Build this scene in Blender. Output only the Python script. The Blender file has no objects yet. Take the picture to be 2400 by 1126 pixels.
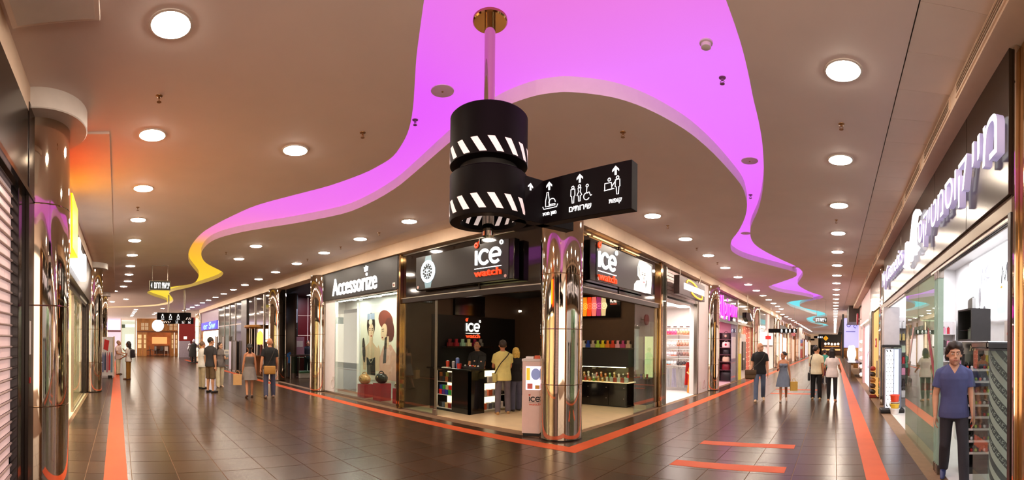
import bpy, bmesh, math, random
from mathutils import Vector, Matrix, Euler
random.seed(7)
PI = math.pi
S = bpy.context.scene
COL = S.collection
# ------------------------------------------------------------------ camera (cylindrical panorama, 1065.2 px per radian)
F, YC, EPS, XR, EYE = 1065.2, 806.9, .00977, 1955.9, 1.75
PC = (XR - 1200) / F
cam = bpy.data.cameras.new('camera')
camo = bpy.data.objects.new('camera', cam)
COL.objects.link(camo)
S.camera = camo
cam.type = 'PANO'
cam.panorama_type = 'CENTRAL_CYLINDRICAL'
cam.central_cylindrical_range_u_min = -1200 / F
cam.central_cylindrical_range_u_max = 1200 / F
cam.central_cylindrical_range_v_min = (YC - 1126) / F
cam.central_cylindrical_range_v_max = YC / F
cam.central_cylindrical_radius = 1.0
cam.clip_start = .02
cam.clip_end = 400
_r = Vector((math.cos(PC), math.sin(PC), 0)); _u = Vector((0, 0, 1)); _f = Vector((-math.sin(PC), math.cos(PC), 0))
_r2 = _r * math.cos(EPS) + _u * math.sin(EPS); _u2 = _u * math.cos(EPS) - _r * math.sin(EPS)
camo.matrix_world = Matrix(((_r2.x, _u2.x, -_f.x, 0), (_r2.y, _u2.y, -_f.y, 0), (_r2.z, _u2.z, -_f.z, EYE), (0, 0, 0, 1)))
# ------------------------------------------------------------------ world: dim warm light of the rest of the mall
W = bpy.data.worlds.new('mall_ambient'); S.world = W
W.use_nodes = True
W.node_tree.nodes['Background'].inputs[0].default_value = (1.0, .77, .6, 1)
W.node_tree.nodes['Background'].inputs[1].default_value = 3.2
S.view_settings.view_transform = 'Standard'
S.view_settings.look = 'None'
S.view_settings.exposure = .3
S.view_settings.gamma = 1.0
S.view_settings.use_curve_mapping = False
S.render.film_transparent = False
try:
    c = S.cycles
    c.use_denoising = True
    c.max_bounces = 8; c.diffuse_bounces = 3; c.glossy_bounces = 4; c.transmission_bounces = 4; c.transparent_max_bounces = 16
    c.caustics_reflective = False; c.caustics_refractive = False
    c.sample_clamp_indirect = 3.0
    c.use_light_tree = True
    c.use_adaptive_sampling = True; c.adaptive_threshold = .025
except Exception:
    pass
LAMP = 132.0        # radiance of the ceiling downlights
# ------------------------------------------------------------------ materials
MATS = {}
def srgb(c):
    return tuple(((v / 255) / 12.92 if v / 255 <= .04045 else ((v / 255 + .055) / 1.055) ** 2.4) for v in c)
def mat(name, col=(200, 200, 200), rough=.5, metal=0., emit=0., ecol=None, noise=0., nscale=8., bump=0., bscale=60., coat=0., spec=.5, stretch=None):
    """procedural principled material; col in 0..255 sRGB"""
    if name in MATS: return MATS[name]
    m = bpy.data.materials.new(name); m.use_nodes = True
    nt = m.node_tree; b = nt.nodes['Principled BSDF']
    c = srgb(col)
    b.inputs['Base Color'].default_value = (*c, 1)
    b.inputs['Roughness'].default_value = rough
    b.inputs['Metallic'].default_value = metal
    b.inputs['Specular IOR Level'].default_value = spec
    if coat: b.inputs['Coat Weight'].default_value = coat; b.inputs['Coat Roughness'].default_value = .05
    if emit:
        b.inputs['Emission Color'].default_value = (*(srgb(ecol) if ecol else c), 1)
        b.inputs['Emission Strength'].default_value = emit
    if noise or bump:
        tc = nt.nodes.new('ShaderNodeTexCoord'); src = tc.outputs['Object']
        if stretch:
            mp = nt.nodes.new('ShaderNodeMapping'); mp.inputs['Scale'].default_value = stretch
            nt.links.new(src, mp.inputs[0]); src = mp.outputs[0]
    if noise:
        n = nt.nodes.new('ShaderNodeTexNoise'); n.inputs['Scale'].default_value = nscale; n.inputs['Detail'].default_value = 4
        nt.links.new(src, n.inputs['Vector'])
        r = nt.nodes.new('ShaderNodeValToRGB')
        r.color_ramp.elements[0].position = .3; r.color_ramp.elements[1].position = .7
        r.color_ramp.elements[0].color = (*[v * (1 - noise) for v in c], 1)
        r.color_ramp.elements[1].color = (*[min(1, v * (1 + noise)) for v in c], 1)
        nt.links.new(n.outputs['Fac'], r.inputs[0]); nt.links.new(r.outputs[0], b.inputs['Base Color'])
    if bump:
        n2 = nt.nodes.new('ShaderNodeTexNoise'); n2.inputs['Scale'].default_value = bscale; n2.inputs['Detail'].default_value = 3
        nt.links.new(src, n2.inputs['Vector'])
        bp = nt.nodes.new('ShaderNodeBump'); bp.inputs['Strength'].default_value = bump; bp.inputs['Distance'].default_value = .01
        nt.links.new(n2.outputs['Fac'], bp.inputs['Height']); nt.links.new(bp.outputs[0], b.inputs['Normal'])
    MATS[name] = m
    return m
def glass(name, tint=(235, 245, 240), refl=1.0, haze=0.):
    """thin sheet glass: see-through with a fresnel reflection"""
    if name in MATS: return MATS[name]
    m = bpy.data.materials.new(name); m.use_nodes = True
    nt = m.node_tree; nt.nodes.clear()
    o = nt.nodes.new('ShaderNodeOutputMaterial'); mx = nt.nodes.new('ShaderNodeMixShader')
    t = nt.nodes.new('ShaderNodeBsdfTransparent'); t.inputs[0].default_value = (*srgb(tint), 1)
    g = nt.nodes.new('ShaderNodeBsdfGlossy'); g.inputs['Roughness'].default_value = .01; g.inputs[0].default_value = (.95, .95, .95, 1)
    lw = nt.nodes.new('ShaderNodeLayerWeight'); lw.inputs[0].default_value = .5
    pw = nt.nodes.new('ShaderNodeMath'); pw.operation = 'POWER'; pw.inputs[1].default_value = 4.5
    mu = nt.nodes.new('ShaderNodeMath'); mu.operation = 'MULTIPLY_ADD'; mu.inputs[1].default_value = .9 * refl; mu.inputs[2].default_value = .045 * refl; mu.use_clamp = True
    nt.links.new(lw.outputs['Facing'], pw.inputs[0]); nt.links.new(pw.outputs[0], mu.inputs[0]); nt.links.new(mu.outputs[0], mx.inputs[0])
    src = t.outputs[0]
    if haze:
        d = nt.nodes.new('ShaderNodeBsdfDiffuse'); d.inputs[0].default_value = (*srgb(tint), 1)
        tl = nt.nodes.new('ShaderNodeBsdfTranslucent'); tl.inputs[0].default_value = (*srgb(tint), 1)
        md = nt.nodes.new('ShaderNodeMixShader'); md.inputs[0].default_value = .5
        nt.links.new(d.outputs[0], md.inputs[1]); nt.links.new(tl.outputs[0], md.inputs[2])
        m2 = nt.nodes.new('ShaderNodeMixShader'); m2.inputs[0].default_value = haze
        nt.links.new(t.outputs[0], m2.inputs[1]); nt.links.new(md.outputs[0], m2.inputs[2]); src = m2.outputs[0]
    nt.links.new(src, mx.inputs[1]); nt.links.new(g.outputs[0], mx.inputs[2]); nt.links.new(mx.outputs[0], o.inputs[0])
    MATS[name] = m
    return m
def M(c, rough=.5, **k):
    """anonymous plain material by colour"""
    key = 'paint_%02x%02x%02x_%d' % (*[int(v) for v in c], int(rough * 100)) + ''.join('_%s%s' % (a[0], b) for a, b in sorted(k.items()))
    if 'noise' not in k: k['noise'] = .05
    return mat(key, c, rough, **k)
def E(c, s=1.):
    return mat('lit_%02x%02x%02x_%d' % (*[int(v) for v in c], int(s * 100)), c, .5, emit=s)
CHROME = mat('polished_steel', (205, 190, 172), .045, 1.0, noise=.03, nscale=3)
BRASS = mat('bronze_steel', (176, 138, 92), .1, 1.0, noise=.05, nscale=3)
STEEL = mat('brushed_steel', (170, 160, 150), .28, 1.0, noise=.06, nscale=30)
BLACK = mat('gloss_black', (14, 11, 11), .12, noise=.1, coat=.3)
MATT = mat('matt_black', (16, 14, 14), .6, noise=.1)
BROWNBLK = mat('bronze_black', (42, 30, 24), .25, .4, noise=.08)
WHITE = mat('white_paint', (228, 222, 214), .5, noise=.03)
CREAM = mat('cream_paint', (226, 208, 184), .6, noise=.03)
CLEAR = glass('clear_glass')
GREENGLASS = glass('green_glass', (205, 228, 214), 1.1)
LETTER = E((255, 255, 255), 1.5)
# ------------------------------------------------------------------ geometry helpers
class G:
    def __init__(s): s.b = bmesh.new()
    def box(s, x0, x1, y0, y1, z0, z1, m=None):
        vs = [s.b.verts.new((x, y, z)) for z in (z0, z1) for y in (y0, y1) for x in (x0, x1)]
        for f in ((0, 2, 3, 1), (4, 5, 7, 6), (0, 1, 5, 4), (2, 6, 7, 3), (0, 4, 6, 2), (1, 3, 7, 5)):
            s.b.faces.new([vs[i] for i in f])
        if m is not None:
            for v in vs: v.co = m @ v.co
        return s
    def cyl(s, c, r, h, n=24, r2=None, axis='z', caps=True):
        r2 = r if r2 is None else r2
        A, B = [], []
        for i in range(n):
            a = 2 * PI * i / n; p, q = math.cos(a), math.sin(a)
            for L, rr, t in ((A, r, 0), (B, r2, h)):
                v = (rr * p, rr * q, t)
                if axis == 'x': v = (t, rr * p, rr * q)
                if axis == 'y': v = (rr * q, t, rr * p)
                L.append(s.b.verts.new((c[0] + v[0], c[1] + v[1], c[2] + v[2])))
        for i in range(n):
            s.b.faces.new((A[i], A[(i + 1) % n], B[(i + 1) % n], B[i]))
        if caps: s.b.faces.new(A[::-1]); s.b.faces.new(B)
        return s
    def lathe(s, prof, c=(0, 0, 0), n=24, sx=1., sy=1.):
        rings = []
        for r, z in prof:
            if r < 1e-5: rings.append([s.b.verts.new((c[0], c[1], c[2] + z))])
            else: rings.append([s.b.verts.new((c[0] + sx * r * math.cos(2 * PI * i / n), c[1] + sy * r * math.sin(2 * PI * i / n), c[2] + z)) for i in range(n)])
        for a, b in zip(rings, rings[1:]):
            for i in range(n):
                j = (i + 1) % n
                if len(a) == 1 and len(b) == 1: continue
                if len(a) == 1: s.b.faces.new((a[0], b[j], b[i]))
                elif len(b) == 1: s.b.faces.new((a[i], a[j], b[0]))
                else: s.b.faces.new((a[i], a[j], b[j], b[i]))
        return s
    def ell(s, c, r, n=12, m=None):
        if not hasattr(r, '__len__'): r = (r, r, r)
        h = max(4, n * 2 // 3); c = Vector(c); rings = []
        for i in range(h + 1):
            sn, cs = math.sin(PI * i / h), -math.cos(PI * i / h)
            row = []
            for k in range(1 if i in (0, h) else n):
                a = 2 * PI * k / n; p = Vector((r[0] * sn * math.cos(a), r[1] * sn * math.sin(a), r[2] * cs))
                if m is not None: p = m @ p
                row.append(s.b.verts.new(p + c))
            rings.append(row)
        for a, b in zip(rings, rings[1:]):
            for i in range(n):
                j = (i + 1) % n
                if len(a) == 1: s.b.faces.new((a[0], b[j], b[i]))
                elif len(b) == 1: s.b.faces.new((a[i], a[j], b[0]))
                else: s.b.faces.new((a[i], a[j], b[j], b[i]))
        return s
    def tube(s, pts, r, n=8, closed=False):
        pts = [Vector(p) for p in pts]; N = len(pts)
        rs = r if hasattr(r, '__len__') else [r] * N
        rings = []; up = Vector((0, 0, 1)); prev = None
        for i, p in enumerate(pts):
            a = pts[i - 1] if (i > 0 or closed) else p; b = pts[(i + 1) % N] if (i < N - 1 or closed) else p
            d = (b - a).normalized()
            if prev is None:
                x = d.cross(up)
                if x.length < 1e-3: x = d.cross(Vector((0, 1, 0)))
            else: x = prev - d * prev.dot(d)
            x.normalize(); prev = x; y = d.cross(x)
            rings.append([s.b.verts.new(p + (x * math.cos(2 * PI * k / n) + y * math.sin(2 * PI * k / n)) * rs[i]) for k in range(n)])
        for i in range(N if closed else N - 1):
            a, b = rings[i], rings[(i + 1) % N]
            for k in range(n): s.b.faces.new((a[k], b[k], b[(k + 1) % n], a[(k + 1) % n]))
        if not closed: s.b.faces.new(rings[0]); s.b.faces.new(rings[-1][::-1])
        return s
    def loft(s, rings, n=20):
        """closed stack of ellipses (cx,cy,cz,rx,ry)"""
        R = [[s.b.verts.new((cx + rx * math.cos(2 * PI * i / n), cy + ry * math.sin(2 * PI * i / n), cz)) for i in range(n)] for cx, cy, cz, rx, ry in rings]
        for a, b in zip(R, R[1:]):
            for i in range(n): s.b.faces.new((a[i], a[(i + 1) % n], b[(i + 1) % n], b[i]))
        s.b.faces.new(R[0][::-1]); s.b.faces.new(R[-1])
        return s
    def cap(s, p, q, r1, r2, n=12):
        """tapered capsule"""
        p, q = Vector(p), Vector(q)
        s.ell(p, r1, n); s.ell(q, r2, n)
        if (q - p).length > 1e-4: s.tube([p, q], [r1, r2], n)
        return s
    def poly(s, pts, y0, y1):
        """outline in x,z extruded from y0 (front) to y1"""
        a = [s.b.verts.new((x, y0, z)) for x, z in pts]; b = [s.b.verts.new((x, y1, z)) for x, z in pts]
        n = len(pts)
        s.b.faces.new(a); s.b.faces.new(b[::-1])
        for i in range(n): s.b.faces.new((a[i], b[i], b[(i + 1) % n], a[(i + 1) % n]))
        return s
    def prism(s, pts, z0, z1):
        a = [s.b.verts.new((x, y, z0)) for x, y in pts]; b = [s.b.verts.new((x, y, z1)) for x, y in pts]
        n = len(pts)
        s.b.faces.new(a[::-1]); s.b.faces.new(b)
        for i in range(n): s.b.faces.new((a[i], a[(i + 1) % n], b[(i + 1) % n], b[i]))
        return s
    def quad(s, *p):
        s.b.faces.new([s.b.verts.new(v) for v in p]); return s
    def xf(s, m):
        for v in s.b.verts: v.co = m @ v.co
        return s
    def bevel(s, w, seg=2):
        bmesh.ops.bevel(s.b, geom=s.b.edges[:], offset=w, segments=seg, affect='EDGES', profile=.5)
        return s
    def mesh(s, name, m=None, smooth=False):
        bmesh.ops.recalc_face_normals(s.b, faces=s.b.faces[:])
        me = bpy.data.meshes.new(name); s.b.to_mesh(me); s.b.free()
        if m: me.materials.append(m)
        if smooth:
            for p in me.polygons: p.use_smooth = True
            try: me.set_sharp_from_angle(angle=math.radians(40))
            except Exception: pass
        return me
    def ob(s, name, m=None, parent=None, smooth=False, loc=None, rot=None):
        return add(name, s.mesh(name, m, smooth), parent, loc, rot)
def add(name, me, parent=None, loc=None, rot=None):
    o = bpy.data.objects.new(name, me); COL.objects.link(o)
    if parent is not None: o.parent = parent
    if loc: o.location = loc
    if rot is not None: o.rotation_euler = (0, 0, rot)
    return o
def tag(o, label=None, cat=None, group=None, kind=None):
    if label: o['label'] = label
    if cat: o['category'] = cat
    if group: o['group'] = group
    if kind: o['kind'] = kind
    return o
def T(name, label, cat, loc=(0, 0, 0), rot=0, group=None):
    o = bpy.data.objects.new(name, None); COL.objects.link(o)
    o.empty_display_size = .1
    o.location = loc; o.rotation_euler = (0, 0, rot)
    o['kind'] = 'thing'
    return tag(o, label, cat, group)
def ST(o, label=None):
    o['kind'] = 'structure'
    if label: o['label'] = label
    return o
def dup(o, loc=None, rot=None, label=None, parent=None):
    c = o.copy(); COL.objects.link(c)
    if parent is not None: c.parent = parent
    if loc is not None: c.location = loc
    if rot is not None: c.rotation_euler = (0, 0, rot)
    if label: c['label'] = label
    for ch in list(o.children): dup(ch, parent=c)
    return c
def box(name, m, x0, x1, y0, y1, z0, z1, parent=None, bev=0):
    g = G().box(x0, x1, y0, y1, z0, z1)
    if bev: g.bevel(bev)
    return g.ob(name, m, parent)
TS = bpy.data.scenes.new('workbench')
def evaluated(o):
    TS.collection.objects.link(o)
    TS.view_layers[0].update(); dg = TS.view_layers[0].depsgraph
    me = bpy.data.meshes.new_from_object(o.evaluated_get(dg))
    return me
def textmesh(name, body, m, w=None, h=None, depth=.03, bold=0., shear=0., side=None):
    cu = bpy.data.curves.new('t', 'FONT'); cu.body = body; cu.size = 1; cu.extrude = .5; cu.resolution_u = 3
    cu.offset = bold; cu.shear = shear; cu.align_x = 'CENTER'
    o = bpy.data.objects.new('t', cu)
    me = evaluated(o); me.name = name
    bpy.data.objects.remove(o); bpy.data.curves.remove(cu)
    vs = [v.co for v in me.vertices]
    if vs:
        a = [min(v[i] for v in vs) for i in range(3)]; b = [max(v[i] for v in vs) for i in range(3)]
        sx = w / (b[0] - a[0]) if w else None; sz = h / (b[1] - a[1]) if h else None
        sx = sx or sz; sz = sz or sx
        for v in me.vertices:
            x, y, z = v.co
            v.co = ((x - (a[0] + b[0]) / 2) * sx, -(z) * depth, (y - (a[1] + b[1]) / 2) * sz)
    me.materials.clear(); me.materials.append(m)
    if side:
        me.materials.append(side)
        for p in me.polygons: p.material_index = 1 if abs(p.normal.y) < .5 else 0
    return me
def text(name, body, m, parent, x, y, z, **k):
    """lettering centred at x,z on the local front plane y (faces -y)"""
    return add(name, textmesh(name, body, m, **k), parent, (x, y, z))
def strokes(name, paths, r, m, parent, y, flat=.5, n=6, loc=None):
    """rounded pen strokes in the x,z plane at depth y"""
    g = G()
    for p in paths:
        cl = len(p) > 3 and p[0] == p[-1]
        g.tube([(a, 0, b) for a, b in (p[:-1] if cl else p)], r, n, cl)
    for v in g.b.verts: v.co.y *= flat
    return g.ob(name, m, parent, True, (loc[0] if loc else 0, y, loc[1] if loc else 0))
def arc(cx, cz, r, a0, a1, n=12, rz=None):
    rz = rz or r
    return [(cx + r * math.cos(math.radians(a0 + (a1 - a0) * i / n)), cz + rz * math.sin(math.radians(a0 + (a1 - a0) * i / n))) for i in range(n + 1)]
def smooth_path(P, sub=4):
    """Catmull-Rom through points"""
    out = []
    for i in range(len(P) - 1):
        p0, p1, p2, p3 = P[max(i - 1, 0)], P[i], P[i + 1], P[min(i + 2, len(P) - 1)]
        for k in range(sub):
            t = k / sub
            out.append(tuple(.5 * (2 * p1[j] + (p2[j] - p0[j]) * t + (2 * p0[j] - 5 * p1[j] + 4 * p2[j] - p3[j]) * t * t + (3 * p1[j] - p0[j] - 3 * p2[j] + p3[j]) * t ** 3) for j in range(len(p1))))
    out.append(tuple(P[-1]))
    return out
ROTL, ROTR, ROTW, ROTK = .008, PI / 2, -PI / 2, PI + .008     # left facade, right facade, right wall, left wall
def LY(x, y=7.06): return y + .008 * (x + 10)
# ================================================================== STRUCTURE
ZC = 4.387
# wave-shaped light recess in the ceiling: outer bank, inner bank (round the corner shop) and right bank
WL = [(-2.76, 2.144), (-3.017, 2.306), (-3.356, 2.524), (-3.695, 2.761), (-4.117, 3.053), (-4.521, 3.297), (-4.887, 3.464), (-5.325, 3.607), (-5.688, 3.625), (-6.141, 3.584), (-6.858, 3.382), (-7.501, 3.065), (-8.376, 2.592), (-9.06, 2.364), (-10.026, 2.112), (-10.932, 1.954), (-12.178, 1.92), (-13.564, 2.017), (-15.022, 2.265), (-16.173, 2.588), (-17.512, 2.989), (-18.44, 3.167), (-20.072, 3.294), (-20.985, 3.132), (-21.541, 2.772), (-22.088, 2.444), (-23.842, 1.546), (-24.701, 1.437), (-25.478, 1.546), (-26.944, 2.016), (-28.313, 2.601), (-29.895, 3.048), (-31.081, 3.034), (-32.844, 2.462), (-34.282, 1.151), (-35.198, -0.965)]
WM = [(-36.39, -1.134), (-35.629, 1.197), (-34.248, 2.568), (-32.698, 3.286), (-31.316, 3.473), (-29.534, 3.415), (-27.7, 3.149), (-25.462, 2.723), (-24.693, 2.664), (-23.732, 2.776), (-22.232, 3.287), (-20.226, 3.742), (-18.483, 4.02), (-17.269, 3.942), (-16.604, 3.702), (-15.751, 3.207), (-14.903, 2.78), (-13.753, 2.447), (-12.88, 2.339), (-11.978, 2.34), (-11.324, 2.477), (-10.694, 2.794), (-10.079, 3.227), (-9.303, 3.808), (-8.289, 4.338), (-7.428, 4.453), (-6.451, 4.393), (-5.609, 4.215), (-4.456, 3.922), (-3.951, 3.811), (-3.515, 3.764), (-3.25, 3.759), (-2.966, 3.796), (-2.767, 3.867), (-2.629, 3.944), (-2.384, 4.154), (-2.213, 4.349), (-2.06, 4.606), (-1.915, 4.936), (-1.774, 5.362), (-1.655, 5.997), (-1.563, 6.838), (-1.537, 7.402), (-1.595, 7.995), (-1.673, 8.455), (-1.867, 9.195), (-2.209, 10.179), (-2.566, 11.033), (-2.795, 11.92), (-2.84, 12.509), (-2.701, 13.287), (-2.358, 14.101), (-1.861, 15.066), (-1.506, 15.792), (-1.388, 16.258), (-1.495, 17.051), (-1.996, 18.083), (-2.812, 19.568), (-2.921, 20.06), (-2.833, 20.985), (-2.508, 22.005), (-1.823, 23.12), (-1.332, 24.114), (-1.186, 24.881), (-1.643, 25.431), (-2.271, 26.023), (-2.767, 26.895), (-2.941, 27.693), (-2.85, 30.085), (-2.499, 31.792), (-2.132, 34.1), (-1.755, 36.284), (-1.488, 38.241), (-2.354, 40.795), (-2.725, 43.669), (-2.73, 48.152), (-2.188, 52.593), (-1.412, 57.31), (-2.98, 61.929)]
WR = [(-2.927, 63.311), (-0.991, 57.839), (-0.831, 54.457), (-1.488, 50.623), (-2.058, 47.283), (-2.138, 44.313), (-1.737, 41.657), (-1.063, 39.831), (-0.66, 38.173), (-0.73, 36.211), (-1.055, 34.043), (-1.838, 31.774), (-2.224, 30.08), (-2.201, 28.489), (-1.823, 26.898), (-1.206, 25.608), (-0.775, 24.823), (-0.619, 24.092), (-0.727, 23.258), (-1.204, 21.754), (-1.495, 20.126), (-1.56, 19.158), (-1.514, 18.585), (-1.238, 17.058), (-1.149, 16.031), (-1.247, 14.994), (-1.599, 13.783), (-1.93, 12.497), (-2.066, 11.622), (-2.045, 10.872), (-1.922, 10.13), (-1.78, 9.572), (-1.506, 8.701), (-1.293, 7.854), (-1.132, 7.056), (-1.051, 6.553), (-0.954, 5.825), (-0.903, 5.227), (-0.879, 4.74), (-0.85, 4.335), (-0.831, 3.943), (-0.83, 3.633), (-0.838, 3.346)]
WHEAD = [(-.83, 2.7), (-.7, 2.0), (-.35, 1.3), (.25, .6), (.5, -.1), (.2, -.9), (-.5, -1.3), (-1.2, -1.0), (-1.55, -.3), (-1.7, .5), (-1.95, 1.2), (-2.3, 1.75)]
wave = smooth_path(WL, 3) + smooth_path(WM, 3) + smooth_path(WR, 3)[:-1] + smooth_path([WR[-1]] + WHEAD + [WL[0]], 3)[:-1]
CEILM = mat('ceiling_paint', (232, 218, 212), .7, noise=.03, nscale=1.5)
STRIPM = mat('ceiling_strip_paint', (238, 224, 212), .7, noise=.04, nscale=2)
PXL, PYR = -60., 130.                    # far ends of the two arms
outer = [(2.6, -2.0), (2.6, 2.9), (.62, 2.9), (.66, PYR), (-7.6, PYR), (-7.6, 40.), (-4.45, 40.), (-4.45, 6.36), (-38., LY(-38, 6.34)), (-38, 9.5), (PXL, 9.5), (PXL, -6), (-24.5, -6.), (-24.5, -1.3), (-3.2, -1.1), (-3.2, -2.0)]
def flat_fill(loops):
    cu = bpy.data.curves.new('c', 'CURVE'); cu.dimensions = '2D'; cu.fill_mode = 'BOTH'
    for L in loops:
        sp = cu.splines.new('POLY'); sp.points.add(len(L) - 1); sp.use_cyclic_u = True
        for p, q in zip(sp.points, L): p.co = (q[0], q[1], 0, 1)
    o = bpy.data.objects.new('c', cu)
    me = evaluated(o)
    bpy.data.objects.remove(o); return me
thin = [[(-11.0, 35.5), (-5.5, 36.0), (-2.6, 35.6), (-2.15, 35.0), (-2.1, 35.4), (-2.6, 36.1), (-5.5, 36.6), (-11.0, 36.2)],
        [(-9, 40.4), (-4.5, 40.7), (-2.9, 41.3), (-2.9, 41.8), (-4.5, 41.3), (-9, 41.0)]]
me = flat_fill([outer, wave])
me.transform(Matrix.Translation((0, 0, ZC))); me.materials.append(CEILM)
ceiling = ST(add('ceiling', me))
g = G().box(PXL - 4, 6, -7, PYR, ZC + .42, ZC + .5)          # unseen slab and edge skirts, added to stop world light leaking in
for a, b in zip(outer, outer[1:] + outer[:1]): g.quad((a[0], a[1], ZC), (b[0], b[1], ZC), (b[0], b[1], ZC + .43), (a[0], a[1], ZC + .43))
g.ob('leak_blocker', MATT, ceiling)
# lips of the recess and its ceiling, made to glow in place of coloured cove light
g = G(); n = len(wave)
for i in range(n):
    a, b = wave[i], wave[(i + 1) % n]
    g.quad((a[0], a[1], ZC), (b[0], b[1], ZC), (b[0], b[1], ZC + .165), (a[0], a[1], ZC + .165))
g.ob('recess_lip', mat('recess_lip_paint', (235, 225, 225), .6, noise=.02), ceiling)
pm = bpy.data.materials.new('recess_glow'); pm.use_nodes = True
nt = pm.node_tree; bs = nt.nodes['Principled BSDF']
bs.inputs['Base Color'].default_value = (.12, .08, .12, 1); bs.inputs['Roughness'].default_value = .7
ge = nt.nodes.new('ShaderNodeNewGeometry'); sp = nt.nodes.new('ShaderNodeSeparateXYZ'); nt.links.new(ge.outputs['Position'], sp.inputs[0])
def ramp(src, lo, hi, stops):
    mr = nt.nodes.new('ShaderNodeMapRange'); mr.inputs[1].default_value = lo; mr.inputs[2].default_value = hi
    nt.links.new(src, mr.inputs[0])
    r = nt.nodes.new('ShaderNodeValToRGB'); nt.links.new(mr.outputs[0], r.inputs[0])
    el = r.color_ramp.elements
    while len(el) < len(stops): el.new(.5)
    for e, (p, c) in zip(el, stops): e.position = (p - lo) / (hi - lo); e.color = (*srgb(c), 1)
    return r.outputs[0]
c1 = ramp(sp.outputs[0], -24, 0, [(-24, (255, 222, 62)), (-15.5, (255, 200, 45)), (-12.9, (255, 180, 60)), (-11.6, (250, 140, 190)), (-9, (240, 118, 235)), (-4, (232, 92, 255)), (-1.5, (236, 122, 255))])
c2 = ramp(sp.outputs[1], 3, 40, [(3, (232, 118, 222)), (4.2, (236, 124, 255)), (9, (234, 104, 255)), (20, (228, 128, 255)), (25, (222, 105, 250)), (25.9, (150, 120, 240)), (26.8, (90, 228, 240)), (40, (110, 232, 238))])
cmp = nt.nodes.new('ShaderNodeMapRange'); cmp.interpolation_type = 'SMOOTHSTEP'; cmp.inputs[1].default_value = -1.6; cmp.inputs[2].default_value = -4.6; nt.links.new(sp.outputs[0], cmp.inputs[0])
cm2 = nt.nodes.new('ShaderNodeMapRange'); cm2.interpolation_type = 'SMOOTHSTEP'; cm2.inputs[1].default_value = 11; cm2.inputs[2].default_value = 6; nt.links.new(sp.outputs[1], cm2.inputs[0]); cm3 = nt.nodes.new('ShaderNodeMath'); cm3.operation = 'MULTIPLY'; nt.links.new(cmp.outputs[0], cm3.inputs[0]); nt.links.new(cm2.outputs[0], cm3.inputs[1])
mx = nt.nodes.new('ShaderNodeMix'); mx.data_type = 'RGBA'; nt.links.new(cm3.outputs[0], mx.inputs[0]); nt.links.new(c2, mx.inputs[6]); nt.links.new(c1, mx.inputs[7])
nt.links.new(mx.outputs[2], bs.inputs['Emission Color']); bs.inputs['Emission Strength'].default_value = .80  # emission stands in for hidden cove lamps, their colours painted along the wave
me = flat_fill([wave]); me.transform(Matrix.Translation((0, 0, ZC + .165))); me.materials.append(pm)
add('glow_panel', me, ceiling)
# ceiling margins beside the shop fronts: rows of metal panels with open joints
def strip(x0, x1, y0, y1, along, step, nm):
    g = G().box(x0 - .06, x1 + .06, y0, y1, ZC + .055, ZC + .07); o = g.ob(nm, MATT, ceiling)
    a0, a1 = (x0, x1) if along == 'x' else (y0, y1); k = int((a1 - a0) / step)
    big = G(); nb = 0
    me = None
    for i in range(k):
        a = a0 + i * step
        bx = (a + .003, a + step - .003, y0 + .004, y1) if along == 'x' else (x0 + .004, x1, a + .003, a + step - .003)
        cx, cy = (bx[0] + bx[1]) / 2, (bx[2] + bx[3]) / 2
        near = math.hypot(cx, cy) < 24
        if near:
            if me is None:
                me = G().box(bx[0] - cx, bx[1] - cx, bx[2] - cy, bx[3] - cy, ZC + .012, ZC + .05).mesh('ceiling_panel', STRIPM)
            add('ceiling_panel', me, ceiling, (cx, cy, 0))
        else: big.box(*bx, ZC + .012, ZC + .05); nb += 1
    if nb: big.ob('ceiling_panel_row', STRIPM, ceiling)
strip(.63, 1.2, 2.2, 44., 'y', .6, 'panel_backing')
strip(-4.91, -4.44, 6.9, 40., 'y', .9, 'panel_backing')
g = G().box(-38, -4.6, 6.33, 6.86, ZC + .012, ZC + .05); g.xf(Matrix.Translation((-10, 6.6, 0)) @ Matrix.Rotation(.008, 4, 'Z') @ Matrix.Translation((10, -6.6, 0)))
g.ob('margin_board', STRIPM, ceiling)
# bulkheads (fascia) above the shop fronts
FASC = mat('fascia_paint', (232, 206, 180), .6, noise=.03)
def wall(name, m, *b, bev=0): return ST(box(name, m, *b, bev=bev))
def lwall(name, m, x0, x1, o0, o1, z0, z1):
    """box on the left facade; o = distance out from the glass line towards the corridor"""
    return ST(G().box(x0, x1, -o1, -o0, z0, z1).ob(name, m, None, False, (0, LY(0), 0), ROTL))
lwall('trim_1', FASC, -38, -4.72, -.3, .2, 4.11, ZC + .06)
wall('trim_2', FASC, -5.2, -4.71, 6.88, 40, 4.11, ZC + .06)
wall('trim_3', FASC, 1.18, 1.5, 2.6, 44, 4.2, ZC + .08)
wall('trim_4', FASC, -24.5, -3.3, -1.4, -.95, 4.1, ZC + .08)
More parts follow.
